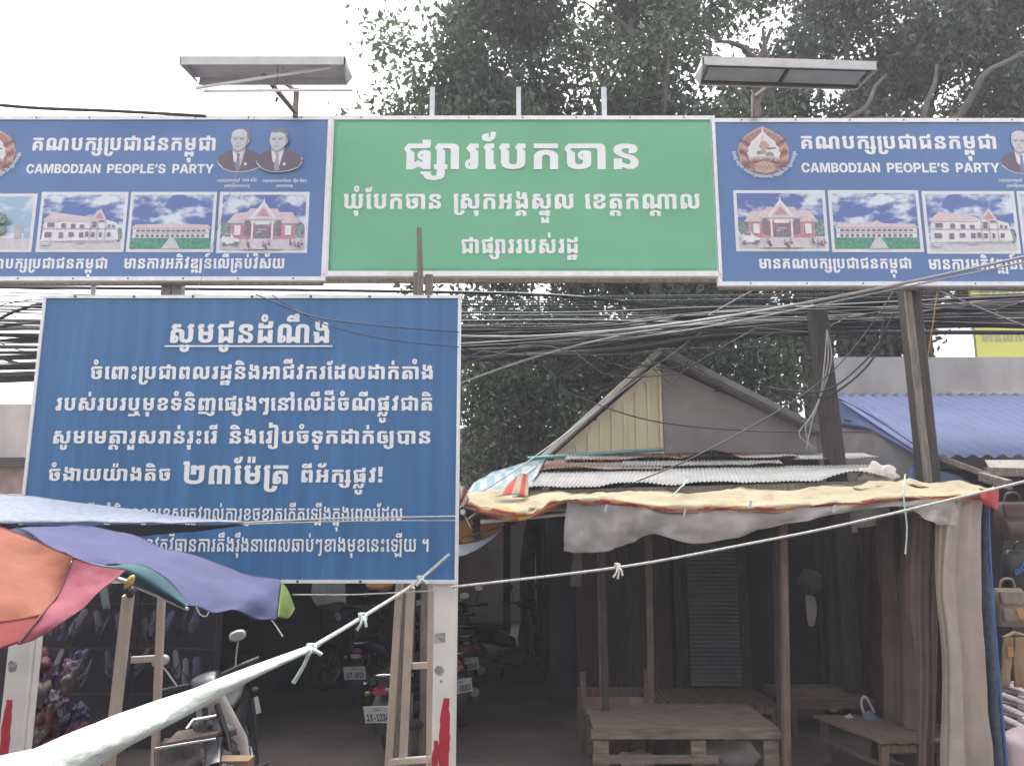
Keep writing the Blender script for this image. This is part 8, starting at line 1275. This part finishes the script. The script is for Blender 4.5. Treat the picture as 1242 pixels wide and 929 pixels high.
for x, y in ((q0.x+.24, 6.65), (q0.x+.68, 6.68), (q0.x+.08, 7.42), (q0.x+.5, 7.42)): mb = MB(); mb.box((x, y, zt/2-.01), (.055, .055, zt-.03)); mb.build('leg', m_stallwood, r)
mb = MB(); mb.box((q0.x+.46, 6.64, zt-.05), (.5, .03, .06)); mb.build('apron', m_stallwood, r); mb = MB(); mb.beam((q0.x+.06, 7.42, zt*.5), (q0.x+.24, 6.65, zt*.5), .04, .03); mb.build('stretcher', m_stallwood, r)
# bags, bundles
tag(MB().ell(at(884, 918, 7.15), (.26, .16, .13), n=24, m=14, jit=.5).build('plastic_bag', m_plastic), 'crumpled clear plastic bag under the front platform, right of its middle block', 'plastic bag')
tag(MB().ell(at(772, 922, 7.15), (.14, .12, .07), n=20, m=12, jit=.5).build('plastic_bag', m_plastic), 'small pale plastic bag under the left part of the front platform', 'plastic bag')
bg_ = empty('carrier_bag', at(1056, 876, 7.35), 'blue grey carrier bag with pale handles standing on the plank bench', 'bag'); c = at(1056, 874, 7.35)
MB().ell(c, (.085, .06, .075), n=18, m=10, jit=.35).build('bag_body', mat('blue_grey_plastic', (.12, .14, .22), .4), bg_)
mb = MB(); mb.tube([cr([c+Vector((-.05, 0, .05)), c+Vector((-.07, 0, .15)), c+Vector((-.03, 0, .2)), c+Vector((.04, 0, .07))], t/5) for t in range(16)], .012, 6); mb.build('handle', m_plastic, bg_)
tag(MB().ell(at(1030, 876, 7.4), (.06, .05, .06), n=16, m=10, jit=.5).build('cloth_bundle', m_stripe), 'small pinkish cloth bundle beside the carrier bag on the bench', 'bundle')
tag(MB().ell(at(982, 705, 8.6), (.13, .1, .13), n=22, m=12, jit=.25).build('hanging_bag', mat('dim_grey_bag', (.075, .068, .068), .7)), 'dim grey plastic bag hanging from the stall roof', 'bag')
tag(cloth([[(977, 722, 8.5), (984, 722, 8.5), (989, 724, 8.5)], [(978, 740, 8.5), (985, 745, 8.5), (990, 740, 8.5)], [(980, 758, 8.5), (984, 760, 8.5), (988, 758, 8.5)]], 5, 5, .02, 9).build('hanging_strip', m_plastic), 'thin pale strip of plastic hanging inside the stall', 'plastic strip')
# curtains
def curtain(label, rows, m, k=9, a=.04, name='curtain'):
    return tag(cloth(rows, 22, 12, .02, 2.2, .004, fold=lambda u, v: a*math.sin(u*k+1.2*math.sin(v*3))*(.5+.5*v)+.012*math.sin(u*k*2.7+v*2)).build(name, m), label, 'curtain')
curtain('long brown tarp curtain gathered at the front right corner of the awning', [[(1136, 612, 6.45), (1160, 607, 6.4), (1189, 606, 6.4)], [(1133, 700, 6.45), (1155, 705, 6.35), (1186, 700, 6.4)], [(1139, 800, 6.42), (1166, 800, 6.3), (1190, 800, 6.38)], [(1137, 975, 6.4), (1168, 985, 6.25), (1202, 985, 6.35)]], m_brown, 11, .04)
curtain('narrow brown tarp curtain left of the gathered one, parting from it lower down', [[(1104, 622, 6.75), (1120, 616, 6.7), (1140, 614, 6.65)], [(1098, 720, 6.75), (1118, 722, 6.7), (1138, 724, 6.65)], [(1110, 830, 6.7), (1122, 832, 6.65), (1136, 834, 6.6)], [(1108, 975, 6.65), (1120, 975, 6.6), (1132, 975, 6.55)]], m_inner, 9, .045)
curtain('dark blue grey cloth hung beside the brown curtain at the stall corner', [[(1176, 608, 6.6), (1186, 606, 6.55), (1197, 604, 6.5)], [(1178, 700, 6.6), (1190, 702, 6.5), (1201, 700, 6.5)], [(1184, 820, 6.55), (1198, 820, 6.45), (1210, 815, 6.45)], [(1192, 975, 6.5), (1208, 975, 6.4), (1224, 975, 6.4)]], m_denim, 5, .02)
mb = MB(); mb.tube([cr([at(1198, 606, 6.48), at(1202, 700, 6.48), at(1211, 815, 6.43), at(1225, 975, 6.38)], t/6) for t in range(19)], .012, 6); tag(mb.build('blue_rope', mat('bright_blue_edge', (.05, .12, .33), .6)), 'bright blue cord running down the edge of the dark blue grey cloth', 'cord')
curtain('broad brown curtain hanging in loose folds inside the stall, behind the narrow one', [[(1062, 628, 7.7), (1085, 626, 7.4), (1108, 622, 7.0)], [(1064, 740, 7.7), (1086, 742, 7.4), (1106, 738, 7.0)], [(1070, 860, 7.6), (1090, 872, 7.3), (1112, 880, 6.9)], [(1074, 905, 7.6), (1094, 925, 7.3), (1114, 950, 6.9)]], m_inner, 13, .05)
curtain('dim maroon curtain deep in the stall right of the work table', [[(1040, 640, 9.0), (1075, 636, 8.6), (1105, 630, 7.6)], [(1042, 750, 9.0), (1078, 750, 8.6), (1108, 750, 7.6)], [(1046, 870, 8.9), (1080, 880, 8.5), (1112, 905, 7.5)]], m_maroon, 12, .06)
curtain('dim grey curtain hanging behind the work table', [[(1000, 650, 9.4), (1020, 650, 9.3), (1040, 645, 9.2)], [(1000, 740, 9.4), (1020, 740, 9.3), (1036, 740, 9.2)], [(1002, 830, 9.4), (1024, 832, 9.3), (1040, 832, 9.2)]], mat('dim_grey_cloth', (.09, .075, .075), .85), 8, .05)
tag(cloth([[(696, 668, 7.6), (705, 668, 7.6)], [(693, 690, 7.6), (706, 690, 7.6)], [(691, 711, 7.6), (705, 712, 7.6)]], 8, 6, .02, 6).build('hanging_rag', mat('grey_rag', (.15, .125, .12), .9)), 'greyish rag hanging at the left end of the stall', 'cloth')
# cloths hanging in the alley under the notice board
tag(cloth([[(380, 700, 7.9), (410, 700, 7.9), (418, 702, 7.9)], [(378, 722, 7.9), (400, 718, 7.9), (420, 722, 7.9)], [(384, 735, 7.9), (412, 730, 7.9), (420, 732, 7.9)]], 8, 6, .02, 6).build('hanging_cloth', mat('dim_pale_cloth', (.14, .13, .13), .8)), 'dim grey cloth hanging under the middle of the notice board', 'cloth')
tag(cloth([[(443, 700, 7.8), (460, 699, 7.8), (478, 700, 7.8)], [(444, 710, 7.75), (460, 712, 7.75), (477, 709, 7.75)], [(448, 715, 7.8), (462, 717, 7.8), (474, 714, 7.8)]], 8, 6, .02, 6).build('hanging_cloth', mat('ochre_cloth', (.36, .17, .06), .8)), 'ochre cloth hanging under the notice board by the wooden stays', 'cloth')
tag(cloth([[(118, 700, 5.2), (128, 700, 5.2)], [(125, 738, 5.2), (134, 738, 5.2)]], 4, 6, .004, 6, linear=True).build('tarp_strip', m_checkwhite), 'short pale strip hanging below the crimson umbrella corner', 'strip')
rope('cord', [(238, 736, 3.6), (243, 745, 3.6), (250, 747, 3.6), (253, 742, 3.6)], .003, m_rope, 'short loop of cord hanging from the purple umbrella', 'cord')
rope('cord', [(327, 749, 3.75), (334, 758, 3.75), (343, 772, 3.75)], .003, m_rope, 'thin loose thread hanging from the purple umbrella corner', 'cord')

# ------------------------------------------------------------ slipper stall at the left
rk = empty('goods_rack', (-4.6, 7.6, 0), 'dark wire rack of hanging slippers behind the left leg of the notice board', 'rack')
mb = MB()
for z in (.5, .9, 1.3, 1.7, 2.05):
    mb.tube([(-6.2, 7.72, z), (-2.75, 7.72, z)], .008, 5)
for x in (-6.2, -5.3, -4.4, -3.5, -2.75): mb.tube([(x, 7.74, 0), (x, 7.74, 2.2)], .012, 6)
mb.build('wire_frame', m_black, rk)
MB().box((-4.5, 7.85, 1.1), (3.5, .04, 2.2)).build('backing', mat('dark_backing', (.03, .026, .033), .9, var=.3), rk)
def slipper():
    mb = MB(); secs = []
    for t, w_ in ((0, .016), (.12, .033), (.35, .030), (.6, .041), (.82, .045), (.95, .034), (1, .018)):
        secs.append(((0, 0, -.25*t), (w_, 0, 0), (0, .011, 0)))
    mb.loft(secs, 12, 0)
    mb.tube([cr([Vector((-.036, -.008, -.13)), Vector((-.02, -.04, -.17)), Vector((0, -.03, -.205)), Vector((.02, -.04, -.17)), Vector((.036, -.008, -.13))], t/3) for t in range(13)], .008, 5, 1)
    return mb
sp = slipper(); sp_c = [m_sole, m_black]
SLG = 'slippers hanging in rows on the dark rack'
kinds = []
for cname, col in (('grey', (.13, .12, .135)), ('dark', (.035, .033, .04)), ('purple', (.055, .04, .07)), ('blue', (.04, .045, .075))):
    o = sp.build('slipper', [mat('slipper_'+cname, col, .75, var=.2), m_black], loc=(0, 0, 0)); kinds.append((cname, o))
rr = random.Random(5); used = set()
rows = [(1.98, -5.9, -2.85, 24), (1.62, -5.9, -2.85, 24), (1.25, -4.3, -2.85, 14), (.88, -4.2, -2.85, 13)]
lab = {'grey': 'pale grey slipper hanging sole outwards among the rows on the dark rack', 'dark': 'black slipper hanging among the rows on the dark rack', 'purple': 'dull purple slipper hanging among the rows on the dark rack', 'blue': 'dull blue slipper hanging among the rows on the dark rack'}
for z, xa, xb, n in rows:
    for i in range(n):
        cname, src = kinds[rr.choice((0, 1, 1, 2, 1, 3))]
        o = src if cname not in used else src.copy()
        if cname in used: C.objects.link(o)
        used.add(cname); o.location = (xa+(xb-xa)*(i+.5)/n+rr.uniform(-.02, .02), 7.66+rr.uniform(-.03, .02), z+rr.uniform(-.07, .05)); o.rotation_euler = (rr.uniform(-.4, .1), rr.uniform(-.45, .45), rr.uniform(-1.2, 1.2))
        tag(o, lab[cname], 'slipper', cname+' '+SLG)
# coloured bagged goods hanging in a heap
gl_ = ('magenta', 'dull blue', 'dark red', 'grey', 'violet', 'dusty brown'); rr = random.Random(8)
for i in range(46):
    px = rr.uniform(28, 98)+(6 if i % 2 else 0); py = rr.uniform(800, 928); Y = 7.0+rr.uniform(-.25, .3); k = rr.randrange(6)
    c = at(px, py, Y); mb = MB(); mb.ell(c, (rr.uniform(.04, .075), .05, rr.uniform(.05, .10)), n=22, m=14, jit=1.3, rot=Matrix.Rotation(rr.uniform(-.5, .5), 3, 'Y'))
    tag(mb.build('goods_packet', GOODS[k]), gl_[k]+' wrapped packet in the heap of goods beside the left board leg', 'packet', gl_[k]+' packets heaped beside the left board leg')
tb = empty('goods_table', (-4.2, 7.15, 0), 'dark table carrying the heap of coloured packets at the left', 'table')
MB().box((-4.25, 7.15, .2), (1.5, .6, .04)).build('top', m_darkwood, tb)
for x in (-4.95, -3.55):
    for y in (6.9, 7.4): MB().box((x, y, .09), (.05, .05, .18)).build('leg', m_darkwood, tb)

# ------------------------------------------------------------ shop at the right edge
def bag(name, label, px, py, Y, w_, h_, m, flap=True, tagc=False, text=None):
    c = at(px, py, Y); r = empty(name, c, label, 'bag')
    mb = MB(); mb.loft([((c.x, c.y+.0, c.z-h_/2), (w_*.46, 0, 0), (0, .06, 0)), ((c.x, c.y, c.z-h_/2+.02), (w_/2, 0, 0), (0, .075, 0)), ((c.x, c.y, c.z), (w_*.5, 0, 0), (0, .085, 0)), ((c.x, c.y, c.z+h_/2-.04), (w_*.47, 0, 0), (0, .065, 0)), ((c.x, c.y, c.z+h_/2), (w_*.40, 0, 0), (0, .03, 0))], 18, pw=5)
    mb.build('bag_body', m, r)
    if flap:
        mb = MB(); mb.loft([((c.x, c.y-.078, c.z-h_*.34), (w_*.40, 0, 0), (0, .022, 0)), ((c.x, c.y-.088, c.z-h_*.1), (w_*.42, 0, 0), (0, .022, 0)), ((c.x, c.y-.078, c.z-h_*.02), (w_*.40, 0, 0), (0, .012, 0))], 14, pw=5); mb.build('pocket', m, r)
        mb = MB(); mb.loft([((c.x, c.y-.08, c.z+h_*.10), (w_*.40, 0, 0), (0, .014, 0)), ((c.x, c.y-.075, c.z+h_*.42), (w_*.46, 0, 0), (0, .014, 0))], 14, pw=4); mb.build('flap', m, r)
    mb = MB(); mb.tube([cr([c+Vector((-w_*.25, 0, h_/2-.01)), c+Vector((-w_*.15, -.01, h_/2+.07)), c+Vector((w_*.15, -.01, h_/2+.07)), c+Vector((w_*.25, 0, h_/2-.01))], t/4) for t in range(13)], .012, 6); mb.build('handle', m, r)
    if tagc: mb = MB(); mb.box((c.x+.02, c.y-.115, c.z-.04), (.05, .004, .085), Matrix.Rotation(-.2, 3, 'Y')); mb.build('price_tag', m_tagorange, r)
    if text:
        mb = text_mb('i|'+text, lambda u, v, k: Vector((c.x-.17+.3*u-.02*v, c.y-.10, c.z-.04+.24*u*.75+.055*v))); mb.build('lettering', mat('blue_print', (.04, .14, .42), .6), r)
    return r
bag('leather_bag', 'dark brown leather shoulder bag hanging at the top of the right edge', 1230, 632, 7.2, .30, .34, m_bagbrown)
bag('sports_bag', 'black sports bag with blue lettering between the brown and khaki bags', 1246, 692, 7.3, .42, .36, m_black, False, text='adidas')
bag('canvas_bag', 'khaki canvas satchel with an orange tag hanging at the right edge', 1224, 736, 7.0, .27, .31, m_bagkhaki, True, True)
tr_ = empty('tan_trousers', at(1228, 800, 7.05), 'tan trousers hanging below the khaki satchel', 'trousers')
for dx in (-7, 7):
    tag(cloth([[(1222+dx, 772, 7.05), (1234+dx, 772, 7.05)], [(1222+dx, 800, 7.02), (1234+dx, 800, 7.02)], [(1220+dx*1.3, 832, 7.05), (1231+dx*1.3, 832, 7.05)]], 8, 6, .02, 6, .02).build('trouser_leg', m_tan, tr_))
MB().box(at(1226, 790, 6.98), (.05, .004, .08)).build('price_tag', m_tagorange, tr_)
MB().loft([(at(1218, 772, 7.08), (.02, 0, 0), (0, .03, 0)), (at(1228, 768, 7.08), (.02, 0, .02), (0, .04, 0)), (at(1246, 770, 7.08), (.02, 0, 0), (0, .03, 0))]).build('waistband', m_tan, tr_)
sh_mb = MB(); sh_mb.loft([((-.02, 0, .03), (0, .03, 0), (0, 0, .03)), ((.03, 0, .035), (0, .037, 0), (0, 0, .035)), ((.12, 0, .03), (0, .04, 0), (0, 0, .028)), ((.20, 0, .022), (0, .042, 0), (0, 0, .02)), ((.25, 0, .015), (0, .03, 0), (0, 0, .012))], 12); sh_mb.loft([((-.03, 0, .004), (0, .034, 0), (0, 0, .008)), ((.1, 0, .004), (0, .043, 0), (0, 0, .008)), ((.26, 0, .004), (0, .033, 0), (0, 0, .008))], 12, mi=1)
shoe0 = sh_mb.build('cloth_shoe', [m_stripe, m_phwhite], loc=(0, 0, 0)); k = 0; rr = random.Random(2)
rack = empty('shoe_shelf', at(1240, 880, 6.9), 'dark stepped shelf carrying rows of pink shoes at the right edge', 'shelf')
for j, py in enumerate((838, 852, 866, 880)):
    p = at(1212, py, 7.2-.14*j); q = at(1300, py, 7.2-.14*j)
    MB().box(((p.x+q.x)/2, 7.2-.14*j, p.z-.012), (q.x-p.x, .22, .02)).build('step', m_darkwood, rack)
    for i in range(4):
        o = shoe0 if k == 0 else shoe0.copy()
        if k: C.objects.link(o)
        k += 1; o.location = (p.x+.06+.13*i, 7.3-.14*j, p.z); o.rotation_euler = (0, 0, -1.35+rr.uniform(-.15, .15))
        tag(o, 'pinkish cloth shoe with a pale sole in the rows on the stepped shelf', 'shoe', 'shoes in rows on the stepped shelf')
tag(cloth([[(1216, 888, 6.6), (1240, 880, 6.6), (1290, 880, 6.6)], [(1218, 910, 6.5), (1245, 905, 6.45), (1290, 905, 6.45)], [(1222, 985, 6.45), (1245, 985, 6.4), (1290, 985, 6.4)]], 12, 10, .03, 4).build('pink_cloth', mat('pale_pink_cloth', (.46, .36, .38), .85, var=.15, scale=4)), 'pale pink cloth draped over the bottom right corner goods', 'cloth')
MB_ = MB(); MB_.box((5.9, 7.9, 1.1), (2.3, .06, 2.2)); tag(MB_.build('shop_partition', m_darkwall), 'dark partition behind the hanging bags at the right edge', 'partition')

# ------------------------------------------------------------ motorbikes
m_galvd = mat('dull_exhaust', (.10, .10, .10), .5, .5)
def motorbike(label, loc, yaw, lean, paint, plate, shield=None, mirrors=True, name='motorbike', casing=None):
    r = empty(name, loc, label, 'motorbike', 'motorbikes parked in the dark alley'); r.rotation_euler = (0, lean, yaw)
    B = lambda mb, n, m, p=r: mb.build(n, m, p, local=True)
    R = .285
    for n, y in (('rear_wheel', -.60), ('front_wheel', .62)):
        mb = MB(); mb.torus((0, y, R), R-.045, .045); t = B(mb, n, m_rubber)
        mb = MB(); mb.torus((0, y, R), R-.085, .014, 24, 6)
        for a in range(12): q = a*math.pi/6; mb.tube([(0, y, R), (0, y+(R-.085)*math.cos(q), R+(R-.085)*math.sin(q))], .004, 4)
        mb.disc((0, y, R), .05, (1, 0, 0), .09); B(mb, 'rim', m_chrome, t)
    mb = MB(); mb.loft([((0, -.90, .66), (.05, 0, 0), (0, .01, .05)), ((0, -.78, .66), (.095, 0, 0), (0, 0, .075)), ((0, -.50, .62), (.125, 0, 0), (0, 0, .09)), ((0, -.15, .55), (.11, 0, 0), (0, 0, .10)), ((0, .10, .47), (.07, 0, 0), (0, 0, .08))], 16); B(mb, 'tail_fairing', paint)
    mb = MB(); mb.loft([((0, -.74, .755), (.09, 0, 0), (0, 0, .03)), ((0, -.5, .745), (.125, 0, 0), (0, 0, .04)), ((0, -.2, .70), (.12, 0, 0), (0, 0, .04)), ((0, .02, .68), (.075, 0, 0), (0, 0, .035))], 14); B(mb, 'seat', m_seat)
    mb = MB(); mb.tube([(-.1, -.55, .72), (-.11, -.85, .76), (0, -.95, .77), (.11, -.85, .76), (.1, -.55, .72)], .013, 7); B(mb, 'grab_rail', m_chrome)
    mb = MB(); mb.loft([((0, -.925, .64), (.085, 0, 0), (0, .01, .035)), ((0, -.955, .635), (.06, 0, 0), (0, .01, .025))], 12); B(mb, 'tail_light', m_tail)
    for s in (-1, 1): mb = MB(); mb.ell((s*.13, -.90, .62), (.032, .03, .022)); B(mb, 'indicator', m_amber)
    mb = MB(); mb.loft([((0, -.86, .60), (.07, 0, 0), (0, .02, .02)), ((0, -.95, .52), (.075, 0, 0), (0, .012, .012)), ((0, -.985, .40), (.07, 0, 0), (0, .008, .004)), ((0, -.97, .30), (.06, 0, 0), (0, .008, .004))], 12); B(mb, 'rear_mudguard', m_black)
    rot = Matrix.Rotation(math.radians(14), 3, 'X')
    mb = MB(); mb.box((0, -1.005, .47), (.24, .006, .14), rot); pl_ = B(mb, 'number_plate', m_plate)
    ux = rot @ Vector((0, 0, 1)); o = Vector((0, -1.0105, .47))
    q = text_mb('i|'+plate, lambda u, v, k: o+Vector((-.10+.20*u, -.0004*k, 0))+ux*(-.055+.062*v)); text_mb('c|ភ្នំពេញ', lambda u, v, k: o+Vector((-.03+.06*u, -.0004*k, 0))+ux*(.036+.018*v), q); B(q, 'plate_lettering', m_ink, pl_)
    mb = MB(); mb.tube([(0, -.60, R), (.07, -.3, .33), (.07, 0, .36)], .022, 7); mb.tube([(.09, -.60, R), (.12, -.62, .60)], .022, 7); mb.tube([(-.09, -.60, R), (-.12, -.62, .60)], .022, 7); B(mb, 'swingarm', m_black)
    mb = MB(); mb.tube([(.10, .15, .22), (.13, -.2, .22), (.14, -.45, .27)], .02, 8); mb.tube([(.14, -.40, .26), (.15, -.85, .36)], [.038, .048], 12); B(mb, 'exhaust', m_galvd)
    mb = MB(); mb.loft([((0, -.12, .33), (.09, 0, 0), (0, 0, .08)), ((0, .1, .32), (.11, 0, 0), (0, 0, .10)), ((0, .25, .34), (.07, 0, 0), (0, 0, .06))], 12); mb.box((0, 0, .20), (.44, .03, .025)); B(mb, 'engine', m_galvd)
    mb = MB()
    for s in (-1, 1): mb.tube([(s*.075, .62, R), (s*.07, .50, .60), (s*.04, .42, .80)], .02, 7)
    mb.tube([(0, .40, .72), (0, .36, .95)], .026, 8); B(mb, 'fork', m_black)
    mb = MB(); mb.loft([((0, .80, .50), (.05, 0, 0), (0, .02, .01)), ((0, .62, .61), (.065, 0, 0), (0, .01, .015)), ((0, .42, .50), (.05, 0, 0), (0, .02, .01))], 12); B(mb, 'front_mudguard', paint)
    mb = MB(); mb.loft([((0, .36, .30), (.15, 0, 0), (0, .03, .0)), ((0, .33, .50), (.17, 0, 0), (0, .035, 0)), ((0, .37, .75), (.12, 0, 0), (0, .05, 0)), ((0, .36, .90), (.08, 0, 0), (0, .05, 0))], 14, pw=3.5); B(mb, 'leg_shield', shield or paint)
    mb = MB(); mb.loft([((0, .50, .90), (.07, 0, 0), (0, .02, .05)), ((0, .42, .95), (.12, 0, 0), (0, .03, .08)), ((0, .30, .98), (.11, 0, 0), (0, .03, .05)), ((0, .24, .985), (.07, 0, 0), (0, .02, .03))], 14); B(mb, 'headlight_cowl', paint)
    mb = MB(); mb.disc((0, .515, .90), .055, (0, 1, -.2), .02); B(mb, 'headlight', m_phwhite)
    mb = MB(); mb.tube([(-.33, .24, .985), (-.2, .31, .985), (0, .34, .96), (.2, .31, .985), (.33, .24, .985)], .014, 7); mb.tube([(-.36, .225, .985), (-.24, .29, .985)], .02, 8); mb.tube([(.24, .29, .985), (.36, .225, .985)], .02, 8); B(mb, 'handlebar', m_black)
    if mirrors:
        for s in (-1, 1):
            mb = MB(); mb.tube([(s*.2, .31, .98), (s*.24, .32, 1.10), (s*.27, .31, 1.17)], .006, 6)
            mb.loft([((s*.27, .325, 1.20), (.045, 0, 0), (0, 0, .028)), ((s*.27, .31, 1.20), (.062, 0, 0), (0, 0, .040)), ((s*.27, .302, 1.20), (.060, 0, 0), (0, 0, .038))], 16, pw=2.4); mr_ = B(mb, 'mirror', casing or m_black)
            mb = MB(); mb.loft([((s*.27, .3005, 1.20), (.056, 0, 0), (0, 0, .035)), ((s*.27, .298, 1.20), (.055, 0, 0), (0, 0, .034))], 16, pw=2.4); B(mb, 'mirror_glass', m_lens, mr_)
    mb = MB(); mb.tube([(-.08, .0, .22), (-.2, .02, .02)], .012, 6); B(mb, 'side_stand', m_black)
    return r
m_lens = mat('mirror_glass', (.5, .5, .52), .15, .9, var=.02)
def plate_at(px, py, Y, yaw): # root position so that the plate sits at the pixel
    p = at(px, py, Y); c_, s_ = math.cos(yaw), math.sin(yaw)
    return (p.x-(1.0*s_), p.y+1.0*c_, 0)
motorbike('black motorbike with plate 1X-12.. partly hidden behind the wooden stays', plate_at(462, 867, 7.05, -.25), -.25, -.06, m_bikeblack, '1X-1234')
motorbike('dark blue motorbike with plate 1CT-8920, behind the black one', plate_at(433, 815, 9.0, -.12), -.12, -.05, m_bikeblue, '1CT-8920')
motorbike('dark red motorbike with plate 1FL-0083 just right of the white board leg', plate_at(566, 831, 8.3, .16), .16, -.14, m_bikered, '1FL-0083')
motorbike('black motorbike half hidden behind the dark red one', plate_at(573, 803, 9.6, .1), .1, -.1, m_bikeblack, '1FG-2145')
mc = at(270, 800, 6.1); ya = 3.35
motorbike('motorbike with pale grey leg shield and round mirrors, near the left stays', (mc.x+.31*math.sin(ya)+.20, mc.y-.31*math.cos(ya), 0), ya, .30, m_bikeblack, '1X-1234', m_bikegrey, casing=m_bikegrey)
d = on_ground(610, 800); motorbike('black motorbike standing sideways deep in the alley', (d.x+.1, 11.2, 0), -.9, -.08, m_bikeblack, '1FG-2145')
d = at(440, 760, 10.4); motorbike('dark motorbike with one bright mirror under the notice board', (d.x, 10.9, 0), 2.3, -.08, m_bikeblue, '1FG-2145')
# things around the near bike
nr = empty('carrier_rack', (-2.5, 5.9, 0), 'chromed carrier rack loaded with boards at the lower left', 'rack')
mb = MB(); mb.tube([at(226, 884, 5.7), at(234, 873, 5.75), at(262, 868, 5.8)], .012, 7); mb.tube([at(188, 908, 5.7), at(262, 896, 5.75)], .012, 7); mb.tube([at(186, 909, 5.7), at(186, 960, 5.7)], .012, 7); mb.tube([at(262, 897, 5.75), at(264, 960, 5.75)], .012, 7); mb.build('chrome_bars', m_chrome, nr)
mb = MB(); mb.prism([at(200, 905, 5.75), at(262, 893, 5.8), at(280, 880, 6.1), at(215, 890, 6.05)], (0, 0, 1), .02); mb.build('board', m_stallwood, nr)
tag(MB().ell(at(240, 915, 5.9), (.22, .2, .13), n=22, m=14, jit=.7).build('scrap_bundle', mat('greyish_scrap', (.05, .043, .042), .7, var=.6, scale=9)), 'bundle of greyish scrap loaded below the chrome rack', 'bundle')
tag(MB().ell(at(262, 882, 6.0), (.12, .1, .10), n=22, m=14, jit=.8).build('plastic_wrap', mat('dim_wrap', (.12, .11, .11), .5)), 'torn clear plastic wrap on top of the chrome rack', 'plastic')
cbx = empty('paper_box', at(272, 926, 5.6), 'brown box with white script lettering at the lower left bottom edge', 'box'); p = at(272, 935, 5.62)
MB().box((p.x, 5.7, p.z), (.3, .14, .12)).build('carton', mat('brown_carton', (.22, .15, .09), .8), cbx)
text_mb('i|Viva', lambda u, v, k: Vector((p.x-.06+.11*u+.02*v, 5.625-.0004*k, p.z+.01+.035*v))).build('lettering', m_white, cbx)
MB().box((p.x, 5.7, (p.z-.06)/2), (.34, .2, max(.05, p.z-.06))).build('stand', m_darkwood, cbx)
